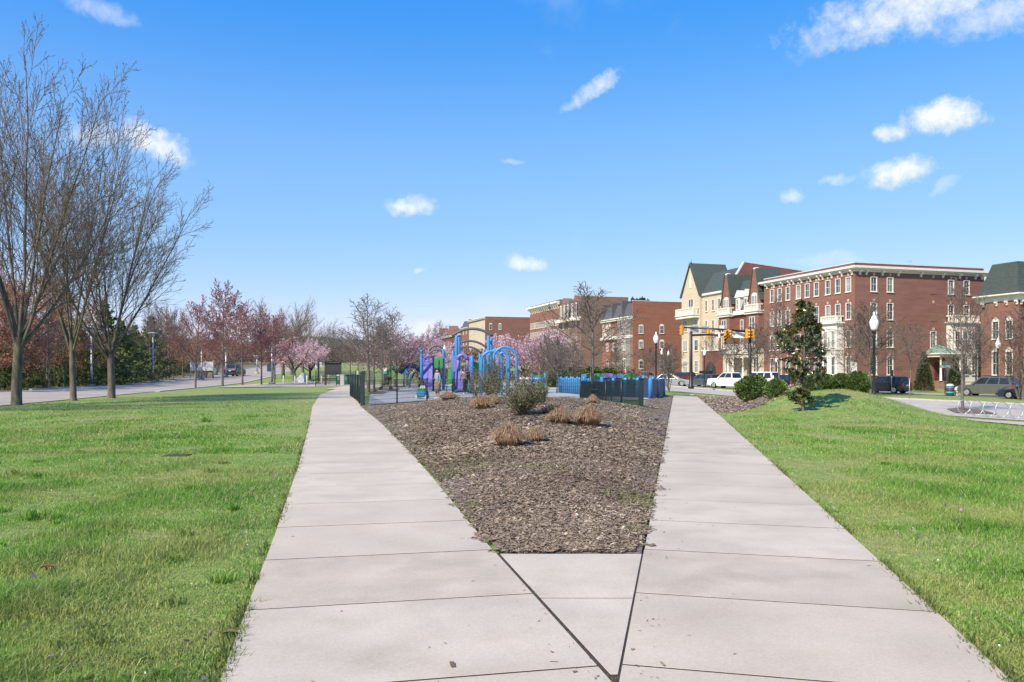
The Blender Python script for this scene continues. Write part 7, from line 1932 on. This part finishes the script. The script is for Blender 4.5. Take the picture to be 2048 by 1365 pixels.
    if hair:
        mb = MB(); cc = cr_ - fw * rr * .16 + ax * rr * .10
        for v in range(1):
            mb.ball((0, 0, 0), rr * 1.10, 0, 12, 8)
        q = Matrix.Translation(cc) @ (ax.to_track_quat('Z', 'Y').to_matrix().to_4x4())
        mb.v = [tuple(q @ Vector(v)) for v in mb.v]
        if hair_long: mb.tube([tuple(cc - fw * rr * .5), tuple(cc - fw * rr * .9 - ax * .18 * s), tuple(cc - fw * rr * .7 - ax * .34 * s)], [rr * .8, rr * .7, rr * .35], 10)
        mb.build('hair', hair, T)
    if cap:
        mb = MB(); mb.ball((0, 0, 0), rr * 1.16, 0, 12, 6, (1, 1, .8)); mb.bbox((0, -rr * 1.2, -.01), (rr * 1.4, rr * 1.0, .02), .005)
        q = Matrix.Translation(cr_ + ax * rr * .25) @ Matrix.Rotation(R(bend), 4, 'X'); mb.v = [tuple(q @ Vector(v)) for v in mb.v]; mb.build('cap', cap, T)
    if skirt:
        mb = MB(); mb.lathe([(.155 * s, 1.04 * s), (.185 * s, .92 * s), (.215 * s, .70 * s), (.225 * s, .42 * s), (.20 * s, .42 * s), (.19 * s, .7 * s)], 16, 0, (0, 0, 0), True, 1, .8); mb.build('skirt', skirt, T)
    return T
person('woman in a blue denim jacket and taupe skirt, looking left behind the fence', at(875, 43), R(-50), 1.68, arms=dict(ell=(-.24, -.02, 1.13), wrl=(-.16, -.24, 1.16), hal=(-.12, -.28, 1.2)), mats=('denim', 'taupe', 'skin', 'shoe'), hair_long=True, skirt='taupe', wide=1.18)
person('adult in cap and khaki jacket bending over the purple slide', at(931, 51), R(-150), 1.76, bend=38, arms=dict(ell=(-.20, -.20, 1.20), wrl=(-.16, -.40, 1.10), hal=(-.15, -.46, 1.07), elr=(.20, -.2, 1.2), wrr=(.16, -.4, 1.1), har=(.15, -.46, 1.07)), mats=('khaki', 'dark_cloth', 'skin', 'shoe'), cap='white_cloth', wide=1.12)
person('small child in teal standing beside the purple slide', at(937, 52.5), R(20), .88, mats=('teal', 'teal', 'skin', 'dark_cloth'), child=True)
person('parent in blue denim overall stooping left of the orange shirt child', at(819, 64), R(120), 1.66, bend=28, arms=dict(wrl=(-.2, -.24, .98), hal=(-.19, -.3, .95), wrr=(.2, -.24, .98), har=(.19, -.3, .95)), mats=('jean', 'jean', 'skin', 'shoe'), cap='white_cloth', wide=1.35)
person('toddler in a saffron shirt standing behind the toy car', at(839, 58), R(160), .98, mats=('saffron', 'dark_cloth', 'skin_dark', 'dark_cloth'), child=True)
person('curly haired child in white sitting in the blue toy car', at(845.5, 43.15), R(-5), .98, mats=('white_cloth', 'white_cloth', 'skin_dark', 'dark_cloth'), child=True, sit=.08, hair='hair_dark',
    legs=dict(knl=(-.12, -.36, .88), anl=(-.13, -.38, .55), tol=(-.13, -.5, .50), knr=(.12, -.36, .88), anr=(.13, -.38, .55), tor=(.13, -.5, .50)), arms=dict(ell=(-.24, -.12, 1.15), wrl=(-.15, -.34, 1.12), hal=(-.12, -.38, 1.12), elr=(.24, -.12, 1.15), wrr=(.15, -.34, 1.12), har=(.12, -.38, 1.12)))
person('child lying in pale blue on the playground behind the woman', at(893, 49), R(100), 1.05, bend=75, mats=('pale_blue', 'jean', 'skin', 'dark_cloth'), child=True, arms=dict(ell=(-.2, -.2, 1.2), wrl=(-.2, -.42, 1.18), hal=(-.2, -.5, 1.18), elr=(.2, -.2, 1.2), wrr=(.2, -.42, 1.18), har=(.2, -.5, 1.18)))
person('grey haired walker in a maroon shirt beyond the play enclosure', at(1251, 74), R(190), 1.66, mats=('maroon', 'dark_cloth', 'skin', 'shoe'), hair='hair_grey', wide=1.15)
person('visitor in dark clothes by the dog run behind the bare trees', at(727, 98), R(30), 1.72, mats=('dark_cloth', 'jean', 'skin', 'shoe'))
person('visitor in pale blue by the dog run fence', at(716, 96), R(-40), 1.7, mats=('pale_blue', 'dark_cloth', 'skin', 'shoe'))

# ------------------------------------------------------------------ litter on the ground
for k, (px, py, lab) in enumerate(((461, 1289, 'curled dry brown leaf at the lawn edge of the left footpath'), (397, 1000, 'orange dead leaf on the left lawn'), (95, 1150, 'rusty dead leaf in the long grass at far left'))):
    q = G(px, py); T = thing('dead_leaf', lab, 'leaf', (q.x, q.y, q.z + (.034 if px > 470 else .028)), k * 1.7)
    mb = MB(); vs = []
    for i in range(5):
        f = i / 4; w = .022 * math.sin(PI * min(.98, f + .04)) + .002
        for e in (-1, 0, 1): vs.append((.09 * (f - .5), e * w, .010 + .012 * abs(e) + .012 * math.sin(f * 3)))
    mb.add(vs, [(i * 3 + j, i * 3 + j + 1, i * 3 + j + 4, i * 3 + j + 3) for i in range(4) for j in range(2)], 0, True); mb.build('blade', 'oak_leaf' if k > 1 else 'leaf_litter', T)
q = G(355, 912); T = thing('ground_cover_lid', 'dark sunken lid in the left lawn', 'utility lid', q, R(4))
mb = MB(); mb.bbox((0, 0, -.005), (.42, .30, .05), .01); mb.build('lid', 'joint', T)
